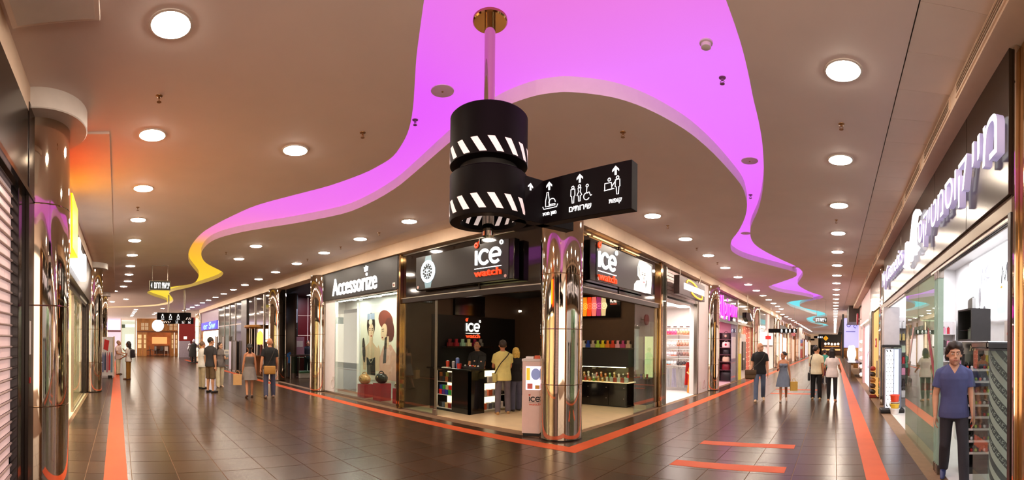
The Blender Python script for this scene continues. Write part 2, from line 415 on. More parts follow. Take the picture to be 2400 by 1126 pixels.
# ---------------------------------------------------------------- floor: dark tiles 0.6 m on a grout bed
TILE = mat('dark_floor_tile', (70, 50, 34), .25, noise=.16, nscale=1.6, bump=.02, bscale=90, spec=.3)
nt = TILE.node_tree; oi = nt.nodes.new('ShaderNodeObjectInfo'); hv = nt.nodes.new('ShaderNodeHueSaturation'); mr = nt.nodes.new('ShaderNodeMapRange')
mr.inputs[3].default_value = .82; mr.inputs[4].default_value = 1.2; nt.links.new(oi.outputs['Random'], mr.inputs[0]); nt.links.new(mr.outputs[0], hv.inputs['Value'])
lk = nt.nodes['Principled BSDF'].inputs['Base Color'].links[0]; nt.links.new(lk.from_socket, hv.inputs['Color']); nt.links.new(hv.outputs[0], nt.nodes['Principled BSDF'].inputs['Base Color'])
GROUT = mat('floor_grout', (128, 98, 70), .7, noise=.1)
ORANGE = mat('orange_floor_tile', (206, 88, 46), .5, noise=.05, nscale=3, spec=.15)
fl = G().prism([(6, -4), (6, 3), (3.2, 3), (3.2, PYR), (-12, PYR), (-12, 12), (PXL - 2, 12), (PXL - 2, -6)], -.3, -.006)
floor = ST(fl.ob('floor', GROUT))
def inside(x, y):
    if y > 7.0 + .008 * (x + 10) and x < -4.9: return False
    if y > 2.5 and x > 1.47: return False
    if y < -1.0 and x < -2: return False
    return -60 < x < 3 and -3 < y < 75
tiles = []
ys = [3.155 + .6 * k for k in range(-11, 130)]; xs = [-4.76 + .6 * k for k in range(-95, 14)]
for x in xs:
    for y in ys:
        cx, cy = x + .3, y + .3
        if not inside(cx, cy): continue
        d = math.hypot(cx, cy)
        if cx > -2 and cy < 1.5: continue
        tiles.append((d, cx, cy))
def in_band(cx, cy):
    """tile rows replaced by the orange stripes"""
    return False
tiles.sort()
tm = G().box(-.295, .295, -.295, .295, -.012, 0).mesh('tile', TILE)
vis = [t for t in tiles if t[0] > 4.6]
near = set(vis[:300]); rest = G()
for t in tiles:
    if t in near: add('tile', tm, floor, (t[1], t[2], 0))
    elif t[0] < 45: rest.box(t[1] - .295, t[1] + .295, t[2] - .295, t[2] + .295, -.012, 0)
tag(rest.ob('tile_field', TILE, floor), kind='stuff')
far = G().box(-4.9, 1.5, 44, PYR, -.005, -.001).box(PXL, -44, -5, 9.4, -.005, -.001)
far.ob('far_paving', TILE, floor)
def stripe(name, pts, lab):
    o = G().prism(pts, -.004, .0025).ob(name, ORANGE); tag(o, lab, kind='structure')
stripe('floor_stripe', [(-42, LY(-42, 6.13)), (-3.95, 6.178), (-3.95, 75), (-4.26, 75), (-4.26, 6.48), (-42, LY(-42, 6.44))], 'orange tile stripe turning the corner in front of the corner shop')
stripe('floor_stripe', [(-40, -.2 - .0085 * 34.3), (-4, -.19), (-4, .115), (-40, .1 - .0085 * 34.3)], 'straight orange tile stripe along the shuttered shop side')
stripe('floor_stripe', [(.43, 4.2), (.735, 4.2), (.77, 70), (.47, 70)], 'straight orange tile stripe along the cosmetics shop side')
for i, (y0, y1) in enumerate(((6.25, 6.56), (7.76, 8.06), (16.62, 16.93), (18.2, 18.5))):
    stripe('floor_bar', [(-2.36, y0), (-.68, y0), (-.68, y1), (-2.36, y1)], ['short orange bar in the floor, nearest of the four cross bars', 'second short orange bar in the floor of the long corridor', 'short orange bar at the feet of the walking couple', 'farthest short orange bar, behind the walking couple'][i])

# ---------------------------------------------------------------- unseen panelled wall behind the viewer, added for the columns to reflect
BH = [mat('behind_bronze', (206, 164, 104), .3, .4, noise=.1), mat('behind_cream', (230, 210, 180), .5, noise=.04), mat('behind_dark', (80, 62, 50), .25, noise=.1), mat('behind_white', (236, 230, 224), .5, noise=.03), mat('behind_green', (120, 130, 100), .3, noise=.1)]
def behind(name, x0, y0, x1, y1):
    L = math.hypot(x1 - x0, y1 - y0); a = math.atan2(y1 - y0, x1 - x0); n = max(1, int(L / .85))
    root = ST(G().box(0, L, 0, .1, 0, 4.4).ob(name, BH[2], None, False, (x0, y0, 0), a))
    for i in range(n): box('panel', BH[(i * 3 + n) % 5], L * i / n + .03, L * (i + 1) / n - .03, -.03, 0, .1, 3.0, root); box('panel', BH[2 if i % 2 else 1], L * i / n + .03, L * (i + 1) / n - .03, -.03, 0, 3.1, 4.3, root)
behind('wall_behind_d', -3.3, -3.3, -3.3, -1.2)
# ================================================================== CEILING FITTINGS, COLUMNS, HANGING SIGNS
ORD = ['first', 'second', 'third', 'fourth', 'fifth', 'sixth', 'seventh', 'eighth', 'ninth', 'tenth', 'eleventh', 'twelfth', 'thirteenth', 'fourteenth', 'fifteenth', 'sixteenth', 'seventeenth', 'eighteenth', 'nineteenth', 'twentieth', 'twenty-first', 'twenty-second', 'twenty-third', 'twenty-fourth', 'twenty-fifth', 'twenty-sixth', 'twenty-seventh', 'twenty-eighth', 'twenty-ninth', 'thirtieth']
def ordn(i): return ORD[i] if i < 30 else 'far'
LAMPM = mat('downlight_diffuser', (255, 246, 232), .5, emit=LAMP, ecol=(255, 238, 218))
ringm = G().lathe([(.162, .0), (.185, .0), (.185, -.008), (.165, -.012), (.158, -.004), (.158, .0)], n=28).mesh('trim_ring', WHITE, True)
discm = G().lathe([(.158, -.004), (.15, -.014), (.11, -.022), (.05, -.026), (0, -.027)], n=28).mesh('diffuser', LAMPM, True)
proto = None
def downlight(x, y, label, group):
    global proto
    if proto is None:
        proto = T('ceiling_downlight', label, 'downlight', (x, y, ZC), 0, group)
        add('trim_ring', ringm, proto); add('diffuser', discm, proto)
        return
    o = dup(proto, (x, y, ZC), 0, label); o['group'] = group
for i in range(9):
    downlight(-3.778 - 2.04 * i, .40 - .012 * i, 'round white downlight, %s in the ceiling row beside the orange stripe of the shuttered side' % ordn(i), 'downlights over the shuttered side')
for i, (x, y) in enumerate([(-22.09, .13), (-24.16, -.33), (-28.8, .33), (-30.8, -.58)]):
    downlight(x, y, 'round white downlight, %s of the loose bend beyond the hanging exit sign' % ordn(i), 'downlights over the shuttered side')
downlight(-5.805, 2.323, 'single round downlight alone in the ceiling above the pink end of the wave', 'loose downlights')
downlight(-11.99, 3.658, 'round downlight inside the bend of the pink wave, nearer of the pair', 'loose downlights')
downlight(-14.01, 3.71, 'round downlight inside the bend of the pink wave, farther of the pair', 'loose downlights')
for i in range(16):
    x = -7.938 - 2.066 * i
    downlight(x, 5.82 + .0115 * (x + 7.94), 'round white downlight, %s in the row along the accessories shop fascia' % ordn(i), 'downlights along the accessories shop')
for i in range(12):
    downlight(-3.62 - .012 * i, 8.494 + 2.105 * i, 'round white downlight, %s in the row along the watch shop and lingerie fascia' % ordn(i), 'downlights along the watch shop')
for i in range(16):
    downlight(-4.3 + .02 * i, 34.1 + 2.9 * i, 'small far round downlight, %s beyond the cyan wave on the lingerie side' % ordn(i), 'far downlights of the long corridor')
for i in range(40):
    downlight(.065, 4.312 + 2.065 * i, ('round white downlight, %s in the straight row beside the cosmetics shop' % ordn(i)) if i < 30 else 'tiny far downlight at the end of the straight row beside the cosmetics shop', 'downlights along the cosmetics shop')
for i in range(6):
    downlight(-38.3 - 2.02 * i, 1.27 - .023 * i, 'far round downlight, %s in the slanting row before the wooden restaurant' % ordn(i), 'far downlights before the restaurant')
for i, (x, y) in enumerate([(-36.7, 3.39), (-42.7, 3.28), (-44.7, 3.23)]):
    downlight(x, y, 'far round downlight, %s of three above the hanging direction sign' % ordn(i), 'far downlights before the restaurant')
# sprinklers, detectors and speakers
spm = mat('sprinkler_brass', (150, 110, 70), .35, .8, noise=.1)
def sprinkler(x, y, z, label, m=spm):
    t = T('ceiling_sprinkler', label, 'sprinkler', (x, y, z), 0, 'ceiling sprinklers')
    G().lathe([(.0, 0), (.038, 0), (.036, -.006), (.012, -.012), (.012, -.03), (0, -.03)], n=14).ob('escutcheon', m, t, True)
    g = G()
    for s in (-1, 1): g.tube([(s * .010, 0, -.03), (s * .022, 0, -.045), (s * .004, 0, -.062)], .004, 6)
    g.lathe([(0, -.062), (.026, -.064), (.026, -.067), (0, -.067)], n=12)
    g.ob('deflector', m, t)
SL = ['over the orange stripe, first on the shuttered side', 'over the orange stripe, farther on the shuttered side', 'between the lone downlight and the purple wave', 'inside the arch of the purple wave', 'between the first two downlights of the cosmetics row', 'between far downlights of the cosmetics row', 'first along the accessories shop row', 'second along the accessories shop row', 'third along the accessories shop row', 'first along the watch shop row', 'second along the watch shop row', 'third along the watch shop row', 'inside the yellow bend of the wave']
for (x, y), l in zip([(-4.891, .397), (-8.98, .322), (-4.933, 2.879), (-2.544, 5.009), (.062, 5.356), (.017, 9.419), (-9.197, 5.849), (-11.114, 5.82), (-13.234, 5.744), (-3.601, 9.301), (-3.681, 11.69), (-3.681, 13.882), (-13.114, 3.079)], SL):
    sprinkler(x, y, ZC, 'small brass sprinkler ' + l)
for (x, y), l in zip([(-1.179, 4.58), (-4.565, 3.423), (-1.565, 8.244)], ['beside the smoke detector', 'near the hanging pole flange', 'in the narrow neck']):
    sprinkler(x, y, ZC + .165, 'small sprinkler on the purple light panel ' + l, mat('sprinkler_dark', (150, 100, 150), .5, .3, noise=.1))
t = T('smoke_detector', 'white domed smoke detector on the purple light panel', 'detector', (-1.189, 4.007, ZC + .165))
G().lathe([(0, 0), (.062, 0), (.062, -.014), (.05, -.02), (0, -.02)], n=24).ob('base', WHITE, t, True)
G().lathe([(.048, -.02), (.046, -.05), (.032, -.058), (0, -.06)], n=24).ob('dome', WHITE, t, True)
SPK = mat('speaker_disc', (250, 220, 250), .6, noise=.04)
for (x, y), l in zip([(-3.848, 3.26), (-1.294, 6.723), (-2.205, 11.031), (-1.396, 15.887)], ['beside the hanging pole', 'near the narrow neck', 'in the narrow neck', 'at the second bend']):
    t = T('ceiling_speaker', 'round flat speaker disc on the purple light panel ' + l, 'speaker', (x, y, ZC + .165), 0, 'speakers in the light wave')
    G().lathe([(0, 0), (.13, 0), (.128, -.006), (.1, -.01), (0, -.01)], n=28).ob('grille', SPK, t, True)
    G().lathe([(0, -.01), (.012, -.01), (.01, -.016), (0, -.016)], n=10).ob('screw', spm, t)
# ---------------------------------------------------------------- columns
def column(x, y, label, top=4.13, R=.4, capital=0, lights=0, seams=(1.02, 2.03, 3.03), m=CHROME, group='polished steel columns', ztop=ZC):
    t = T('steel_column', label, 'column', (x, y, 0), 0, group)
    zs = [0.02] + list(seams) + [top]
    for a, b in zip(zs, zs[1:]):
        G().lathe([(R - .012, a), (R, a + .008), (R, b - .008), (R - .012, b)], n=56).ob('cladding', m, t, True)
    G().lathe([(R - .012, 0.0), (R - .012, top)], n=40).ob('core', MATT, t, True)
    G().lathe([(R - .01, 0), (R + .004, 0), (R + .004, .02), (R - .01, .02)], n=56).ob('foot_ring', BROWNBLK, t, True)
    if capital:
        G().lathe([(0, 4.17), (capital - .01, 4.17), (capital, 4.18), (capital, ztop), (0, ztop)], n=48).ob('capital', WHITE, t, True)
    if lights:
        g = G()
        for k in range(lights):
            a = math.radians(-90 + (k - (lights - 1) / 2) * 360 / lights)
            pass
    return t
column(-4.82, 7.03, 'large mirror-polished steel column at the corner of the watch shop')
column(-14.88, LY(-14.88), 'polished steel column between the accessories shop and the open side passage')
column(-19.46, LY(-19.46), 'polished steel column behind the walking bald man with satchel')
column(-38.89, LY(-38.89), 'far polished steel column beside the silver armoured figure')
column(-4.91, 17.38, 'polished steel column between the lingerie shop and the pink-lettered shop')
column(-4.91, 27.22, 'polished steel column just left of the white panel with the red bag sign')
column(-4.91, 37.39, 'polished steel column behind the far hanging direction sign')
column(-4.91, 47.49, 'far polished steel column, third along the corridor after the lingerie shop')
column(-4.91, 57.5, 'farthest polished steel column on the lingerie side')
column(-5.25, -1.0, 'large polished steel column with white drum capital beside the roller shutter', 4.18, capital=.6, seams=(1.02, 2.13, 3.24))
column(-15.6, -1.03, 'polished steel column with white drum capital after the glass shop front', 4.18, capital=.58, seams=(1.02, 2.13, 3.24))
column(-25.0, -1.12, 'polished steel column with white drum capital behind the poster stand', 4.18, capital=.55, seams=(1.02, 2.13, 3.24))
# boards hung under the ceiling on the shuttered side
board = ST(box('trim_5', STRIPM, -3.66, -2.2, -.9, -.18, ZC - .07, ZC, bev=.004))
box('hatch_frame', WHITE, -3.63, -2.4, -.85, -.22, ZC - .076, ZC - .07, board)
ST(G().box(-24.4, -5.75, -.83, -.16, ZC - .03, ZC + .02).xf(Matrix.Translation((-6, 0, 0)) @ Matrix.Rotation(.008, 4, 'Z') @ Matrix.Translation((6, 0, 0))).ob('trim_6', STRIPM))
# grilles in the bulkhead of the cosmetics side
for i in range(9):
    y0 = 3.0 + i * 1.62
    t = T('air_grille', 'slotted black air grille, %s along the cosmetics bulkhead' % ordn(i), 'grille', (1.18, y0 + .65, 4.3), ROTW, 'air grilles in the bulkhead')
    box('backing', MATT, -.66, .66, -.003, .0, -.06, .06, t)
    for k in range(4): box('slat', FASC, -.66, .66, -.012, -.003, -.052 + k * .032, -.044 + k * .032, t)
    g = G().box(-.69, .69, -.014, 0, .055, .07).box(-.69, .69, -.014, 0, -.07, -.055).box(-.69, -.66, -.014, 0, -.055, .055).box(.66, .69, -.014, 0, -.055, .055)
    g.ob('frame', FASC, t)
# ---------------------------------------------------------------- the big hanging direction sign
DK = mat('sign_black', (9, 4, 5), .55, noise=.12, nscale=5, spec=.12)
SLIT = mat('sign_white_print', (255, 240, 236), .5, emit=.35, ecol=(255, 232, 226))
PICT = E((255, 255, 255), 1.3)
def stripes_on(parent, R, z0, z1, n, m, slant=.55, width=.42, y=0):
    me = None
    for k in range(n):
        g = G(); N = 4; st = 2 * PI / n
        for i in range(N):
            for j in range(2):
                pass
        rows = []
        for i in range(N + 1):
            f = i / N; z = z0 + (z1 - z0) * f; a = -slant * (f - .5) * st
            rows.append([g.b.verts.new((R * math.cos(a + w * width * st / 2), R * math.sin(a + w * width * st / 2), z)) for w in (-1, -.33, .33, 1)])
        for a, b in zip(rows, rows[1:]):
            for q in range(3): g.b.faces.new((a[q], a[q + 1], b[q + 1], b[q]))
        if me is None: me = g.mesh('stripe', m, True)
        o = add('stripe', me, parent, None, k * 2 * PI / n + .2)
def person_icon(x, z, s, skirt=False):
    P = [arc(x, z + s * .40, s * .075, 0, 360, 12)]
    if skirt: P.append([(x - .1 * s, z + .30 * s), (x + .1 * s, z + .30 * s), (x + .05 * s, z + .1 * s), (x + .16 * s, z - .1 * s), (x + .06 * s, z - .12 * s), (x + .05 * s, z - .42 * s), (x - .05 * s, z - .42 * s), (x - .06 * s, z - .12 * s), (x - .16 * s, z - .1 * s), (x - .05 * s, z + .1 * s), (x - .1 * s, z + .30 * s)])
    else: P.append([(x - .13 * s, z + .30 * s), (x + .13 * s, z + .30 * s), (x + .14 * s, z - .06 * s), (x + .08 * s, z - .08 * s), (x + .06 * s, z - .46 * s), (x - .04 * s, z - .46 * s), (x - .08 * s, z - .08 * s), (x - .14 * s, z - .06 * s), (x - .13 * s, z + .30 * s)])
    return P
def arrow(g, x, z, s, up=True):
    g.poly([(x, z + .5 * s), (x + .42 * s, z + .08 * s), (x + .42 * s, z - .14 * s), (x + .12 * s, z + .14 * s), (x + .12 * s, z - .5 * s), (x - .12 * s, z - .5 * s), (x - .12 * s, z + .14 * s), (x - .42 * s, z - .14 * s), (x - .42 * s, z + .08 * s)], 0, .004)
tot = T('direction_totem', 'large black hanging sign with striped drums on a steel pole under the purple wave', 'sign', (-2.72, 2.835, 0))
G().lathe([(0, ZC + .165), (.15, ZC + .165), (.15, ZC + .145), (.14, ZC + .135), (0, ZC + .135)], n=40).ob('flange', BRASS, tot, True)
G().cyl((0, 0, 3.2), .047, ZC - 3.06, 28).ob('pole', CHROME, tot, True)
G().cyl((0, 0, 2.68), .05, .7, 28).ob('pole_end', CHROME, tot, True)
G().lathe([(0, 3.69), (.325, 3.69), (.335, 3.68), (.335, 3.27), (.31, 3.262), (.24, 3.262), (.24, 3.6), (0, 3.6)], n=56).ob('upper_drum', DK, tot, True)
G().lathe([(0, 3.19), (.325, 3.19), (.335, 3.18), (.335, 2.80), (.33, 2.79), (.24, 2.79), (.24, 3.1), (0, 3.1)], n=56).ob('lower_drum', DK, tot, True)
G().lathe([(0, 3.262), (.25, 3.262), (.25, 3.19), (0, 3.19)], n=40).ob('neck', MATT, tot, True)
stripes_on(tot, .3365, 3.28, 3.40, 15, SLIT)
stripes_on(tot, .3365, 2.83, 2.95, 15, SLIT)
stripes_on(tot, .2385, 2.83, 2.95, 15, SLIT)
ang = math.atan2(3.115 - 3.155, 1.2)
arm = G().box(0, 1.22, 0, .1, 2.79, 3.165).bevel(.004).ob('arm_panel', DK, tot, False, (0, .315, 0), ang)
for x in (.43, .745, 1.08):
    g = G(); arrow(g, x, 3.105, .07); g.ob('arrow', PICT, arm, False, (0, -.004, 0))
y = -.006
b = .43     # bottle and burger on a tray
strokes('food_icon', [[(b - .035, 2.93), (b - .035, 2.98), (b - .022, 3.03), (b - .022, 3.05), (b - .004, 3.05), (b - .004, 3.03), (b + .006, 2.98), (b + .006, 2.93), (b - .035, 2.93)],
    arc(b + .035, 2.955, .035, 0, 180, 8) + [(b, 2.955)], [(b, 2.942), (b + .07, 2.942)], [(b, 2.93), (b + .07, 2.93)], [(b - .065, 2.935), (b - .055, 2.912), (b + .085, 2.912), (b + .095, 2.935)]], .0035, PICT, arm, y)
strokes('toilet_icon', person_icon(.68, 2.98, .15) + person_icon(.745, 2.98, .15, True) + [arc(.82, 3.03, .011, 0, 360, 10), arc(.815, 2.945, .028, 60, 330, 12), [(.817, 3.015), (.815, 2.975), (.84, 2.975), (.853, 2.945), (.865, 2.95)]], .0035, PICT, arm, y)
strokes('cashier_icon', person_icon(1.10, 2.985, .15) + [arc(1.025, 3.04, .012, 0, 360, 10), [(.985, 2.965), (.985, 3.015), (1.045, 3.015), (1.05, 2.965)], [(.98, 2.96), (1.07, 2.965)], [(1.05, 2.985), (1.085, 3.025)]], .0035, PICT, arm, y)
text('lettering', 'ריהמ ןוזמ', PICT, arm, .43, -.003, 2.865, h=.035, depth=.006, bold=.0)
text('lettering', 'םיתוריש', PICT, arm, .75, -.003, 2.865, h=.04, depth=.006, bold=.0)
text('lettering', 'תופוק', PICT, arm, 1.08, -.003, 2.865, h=.04, depth=.006, bold=.0)
arm2 = G().box(0, .62, 0, .1, 2.79, 3.165).bevel(.004).ob('arm_panel', DK, tot, False, (.30, .05, 0), PI / 2 - .25)
g = G()
arrow(g, .12, 3.08, .06); g.ob('arrow', PICT, arm2, False, (0, -.004, 0))
strokes('stairs_icon', [[(.3, 3.0), (.33, 3.0), (.33, 3.03), (.36, 3.03), (.36, 3.06)]], .005, PICT, arm2, y)
# smaller hanging signs
def small_totem(x, y, rot, label, flip, pole):
    t = T('hanging_sign', label, 'sign', (x, y, 0), rot, 'hanging direction signs')
    G().cyl((0, 0, 2.7), .05, pole - 2.7, 16).ob('pole', STEEL, t, True)
    G().lathe([(0, 3.19), (.335, 3.19), (.335, 2.79), (.24, 2.79), (.24, 3.1), (0, 3.1)], n=36).ob('drum', DK, t, True)
    stripes_on(t, .3365, 2.83, 2.95, 15, SLIT, -.55 if flip else .55)
    x0, x1 = (-1.5, 0) if flip else (0, 1.5)
    p = box('arm_panel', DK, x0, x1, -.335, -.235, 2.79, 3.165, t)
    xs = [x0 + .28, x0 + .68, x0 + 1.08] if flip else [x1 - .28, x1 - .68, x1 - 1.08]
    for a in xs: strokes('pictogram', [arc(a, 3.06, .028, 0, 360, 8), [(a - .05, 3.0), (a + .05, 3.0), (a + .06, 2.89), (a - .06, 2.89), (a - .05, 3.0)], [(a - .08, 2.835), (a + .08, 2.835)]], .011, PICT, p, -.338)
    return t
small_totem(-23.1, 3.26, PI / 2 + .12, 'black hanging direction sign with pictograms and striped drum before the red wall', True, ZC + .165)
small_totem(-27.5, 2.9, PI / 2 + .2, 'farther black hanging sign half hidden below the pictogram sign', False, ZC + .165)
def exit_sign(x, y, rot, label, w, z0, z1, flip, size=1.):
    t = T('exit_sign', label, 'sign', (x, y, 0), rot)
    box('casing', mat('exit_casing', (150, 140, 110), .5, noise=.05), -w / 2, w / 2, -.04, .04, z0, z1, t, .006)
    box('face', mat('exit_face', (24, 34, 22), .4, noise=.08), -w / 2 + .02, w / 2 - .02, -.044, -.04, z0 + .02, z1 - .02, t)
    for s in (-1, 1): G().cyl((s * w * .36, 0, z1), .008, ZC - z1, 8).ob('rod', STEEL, t)
    box('ceiling_rail', STEEL, -w * .42, w * .42, -.02, .02, ZC - .02, ZC, t)
    zc = (z0 + z1) / 2; h = (z1 - z0) * .62
    text('lettering', 'םורח תאיצי', PICT, t, (.06 if not flip else -.06) * w / .7, -.046, zc, w=w * .72, h=h, depth=.006, bold=.006)
    a = -w / 2 + .05 if not flip else w / 2 - .05
    d = .045 if not flip else -.045
    G().poly([(a, zc), (a + d, zc + h * .5), (a + d, zc - h * .5)], -.048, -.044).ob('arrow', PICT, t)
exit_sign(-15.85, 1.36, PI / 2, 'black and white emergency exit sign hanging near the yellow wave', .74, 3.52, 3.85, False)
exit_sign(-.75, 25.0, 0, 'small exit sign hanging below the cyan wave in the long corridor', .66, 3.08, 3.38, True)
# ================================================================== LEFT FACADE: accessories shop and corner watch shop
BROWN = mat('brown_wall_paint', (74, 52, 36), .7, noise=.05)
SIGNF = mat('sign_face_graphite', (30, 27, 24), .3, noise=.08, nscale=2)
DARKGL = mat('dark_transom_glass', (16, 12, 10), .06, noise=.05, coat=.5, spec=.9)
ICEW = E((255, 255, 255), 1.3); ICER = mat('sign_red_letter', (235, 70, 28), .4, emit=.75); ICEK = M((20, 18, 18), .4)
def ice_logo(par, x, z, w, y, mw, mr, depth=.03, line=True):
    """letters i c e, a ring and a line over the word below; x,z = lower left of the letters"""
    s = w; r = .046 * s; fl = depth / r * .5 if r else 1
    P = lambda pts: [(x + a * s, z + b * s) for a, b in pts]
    strokes('letter_i', [P([(.06, .0), (.06, .40)])], r, mw, par, y, fl, 8)
    strokes('letter_c', [P(arc(.37, .2, .185, 42, 318, 16))], r, mw, par, y, fl, 8)
    strokes('letter_e', [P([(.60, .2), (.95, .2)] + arc(.775, .2, .185, 0, 312, 18)[1:])], r, mw, par, y, fl, 8)
    strokes('ring_mark', [P(arc(1.0, .52, .05, 0, 360, 12))], r * .35, mw, par, y, fl * 2, 6)
    d = strokes('red_dot', [P(arc(.06, .56, .055, 0, 360, 12))], r * .7, mr, par, y, fl, 6)
    strokes('dot_leaf', [P([(.12, .6), (.16, .66)])], r * .3, mr, par, y, fl * 2, 6)
    strokes('underline', [P([(0, -.105), (1, -.105)])], r * .25, mw, par, y, fl * 2, 6)
    text('lettering', 'watch', mr, par, x + .5 * s, y, z - .235 * s, w=s, h=.2 * s, depth=depth, bold=.008)
# --- accessories shop
t = T('shop_sign', 'black patterned fascia sign with white lit letters over the fashion poster window', 'sign', (0, LY(0), 0), ROTL)
box('panel', mat('damask_black', (20, 15, 13), .4, noise=.35, nscale=9), -14.66, -9.98, -.12, .05, 3.2, 4.12, t, .01)
text('lettering', 'Accessorize', LETTER, t, -12.35, -.135, 3.58, w=2.75, h=.56, depth=.04, bold=.006)
tr = t.children[-1]; tr.rotation_euler = (0, -.0, 0)
G().poly([(-11.63, 3.86), (-11.5, 3.88), (-11.47, 4.0), (-11.53, 3.95), (-11.56, 4.03), (-11.6, 3.95), (-11.66, 4.0)], -.16, -.12).ob('crown', LETTER, t)
box('notice', WHITE, -10.2, -10.08, -.125, -.118, 3.26, 3.38, t)
box('notice_print', M((120, 50, 40)), -10.17, -10.11, -.128, -.125, 3.29, 3.35, t)
WSH = mat('window_display_white', (242, 238, 238), .6, noise=.02)
def lst(name, m, x0, x1, y0, y1, z0, z1, parent=None):
    o = G().box(x0, x1, y0, y1, z0, z1).ob(name, m, parent)
    if parent is None:
        o.location = (0, LY(0), 0); o.rotation_euler = (0, 0, ROTL); ST(o)
    return o
w = lst('wall_accessories_back', WSH, -14.5, -10.02, .72, .8, 0, 3.2)
t = T('light_tube', 'bright strip light at the top of the accessories window', 'lamp', (0, LY(0), 0), ROTL); box('housing', STEEL, -13.7, -10.15, .04, .12, 3.13, 3.17, t); box('tube', E((255, 248, 244), 36.), -13.65, -10.2, .05, .11, 3.115, 3.13, t)
lst('wall_accessories_side', WSH, -14.5, -14.4, -.02, .75, 0, 3.2)
lst('wall_accessories_party', WSH, -10.08, -9.98, .02, 5.0, 0, 4.1)
lst('wall_accessories_floor', mat('display_floor', (150, 118, 96), .4, noise=.06), -14.4, -10.06, .02, .72, 0, .06)
lst('wall_accessories_ceiling', WSH, -14.5, -10.0, .0, .8, 3.17, 3.24)
lst('trim_7', WSH, -14.45, -13.75, -.03, .1, .06, 3.2)
t = T('display_window', 'tall clear shop window of the accessories shop', 'window', (0, LY(0), 0), ROTL)
box('pane', CLEAR, -13.75, -12.05, -.012, -.002, .06, 3.19, t); box('pane', CLEAR, -12.04, -10.05, -.012, -.002, .06, 3.19, t)
box('sill', STEEL, -14.42, -10.03, -.04, .02, 0, .06, t)
box('head_rail', STEEL, -14.42, -10.03, -.03, .02, 3.16, 3.2, t)
t = T('mirror_panel', 'tall bluish mirror panel at the end of the accessories window display', 'mirror', (0, LY(0), 0), ROTL)
box('glass', mat('blue_mirror', (190, 205, 222), .06, 1.0, noise=.03), -14.36, -13.4, .66, .70, .1, 2.9, t)
box('frame', WSH, -13.4, -13.34, .64, .72, .06, 3.1, t)
t = T('window_spotlight', 'recessed lamp in the ceiling of the accessories window', 'lamp', (-11.6, LY(-11.6) + .35, 3.16), ROTL, 'window lamps')
G().lathe([(.07, .0), (.09, 0), (.09, -.01), (.07, -.01)], n=16).ob('ring', STEEL, t); WL_ = mat('window_lamp', (255, 240, 220), emit=260.)
G().lathe([(0, -.004), (.068, -.004), (.06, -.012), (0, -.014)], n=16).ob('bulb', WL_, t, True)
for i, x in enumerate((-13.1, -10.6)): dup(t, (x, LY(x) + .35, 3.16), ROTL, ['recessed lamp above the mirror end of the accessories window', 'recessed lamp above the smallest red plinth'][i])
# poster of two models
SK = M((236, 196, 164), .6); HB = M((52, 28, 24), .6); HR = M((128, 50, 34), .6); PK = M((232, 176, 160), .6); LC = M((40, 34, 34), .6); IV = M((246, 230, 206), .6); PL = M((226, 206, 176), .4)
t = T('fashion_poster', 'large window poster of two women wearing pearls and lace', 'poster', (0, LY(0) + .1, 0), ROTL)
box('sheet', mat('poster_paper', (248, 236, 220), .5, noise=.03), -13.25, -11.1, .60, .615, .55, 2.72, t)
def flat(par, name, m, pts, y, d=.002): return G().poly(pts, y - d, y).ob(name, m, par)
def oval(cx, cz, rx, rz, n=18, a=0): return [(cx + rx * math.cos(2 * PI * i / n) * math.cos(a) - rz * math.sin(2 * PI * i / n) * math.sin(a), cz + rx * math.cos(2 * PI * i / n) * math.sin(a) + rz * math.sin(2 * PI * i / n) * math.cos(a)) for i in range(n)]
def quill(par, pts): pass
px_ = -12.6
flat(t, 'print_hair', HB, oval(px_, 2.32, .25, .40), .597)
flat(t, 'print_headband', M((170, 182, 210)), [(px_ - .22, 2.50), (px_ + .22, 2.50), (px_ + .22, 2.70), (px_ - .22, 2.70)], .595)
flat(t, 'print_flower', IV, oval(px_ - .02, 2.42, .11, .10), .593)
flat(t, 'print_neck', SK, [(px_ - .09, 1.7), (px_ + .12, 1.7), (px_ + .12, 2.05), (px_ - .08, 2.05)], .595)
flat(t, 'print_face', SK, oval(px_ + .02, 2.12, .16, .25), .593)
for s in (-1, 1):
    flat(t, 'print_brow', HB, [(px_ + .02 + s * .03, 2.21), (px_ + .02 + s * .12, 2.225), (px_ + .02 + s * .12, 2.205), (px_ + .02 + s * .03, 2.19)], .591)
    flat(t, 'print_eye', LC, oval(px_ + .02 + s * .075, 2.155, .035, .016), .591)
flat(t, 'print_lips', M((170, 40, 40)), oval(px_ + .03, 1.965, .045, .024), .591)
flat(t, 'print_nose', M((210, 160, 130)), [(px_ + .02, 2.13), (px_ + .05, 2.03), (px_ + .0, 2.03)], .591)
flat(t, 'print_shoulders', SK, [(px_ - .5, 1.25), (px_ - .42, 1.55), (px_ - .1, 1.75), (px_ + .14, 1.75), (px_ + .5, 1.5), (px_ + .55, 1.2), (px_ + .5, .85), (px_ + .28, .85), (px_ + .28, 1.2), (px_ - .25, 1.2), (px_ - .28, .85), (px_ - .46, .85)], .594)
flat(t, 'print_bodice', LC, [(px_ - .25, 1.28), (px_ - .05, 1.2), (px_ + .28, 1.28), (px_ + .3, .7), (px_ - .2, .7)], .592)
for i in range(5):
    a = arc(px_ + .02, 1.75, .10 + .03 * i, 200, 340, 12, rz=.2 + .11 * i)
    strokes('print_beads', [a], .012, PL, t, .59, .3, 5)
G().poly(oval(px_ - .42, 1.5, .1, .42, 16, .1), .588, .590).ob('print_lace', mat('lace_print', (60, 52, 50), .6, noise=.9, nscale=25), t)
qx = -11.75
flat(t, 'print_hair', HR, oval(qx + .0, 2.45, .42, .30, 18, -.4), .597)
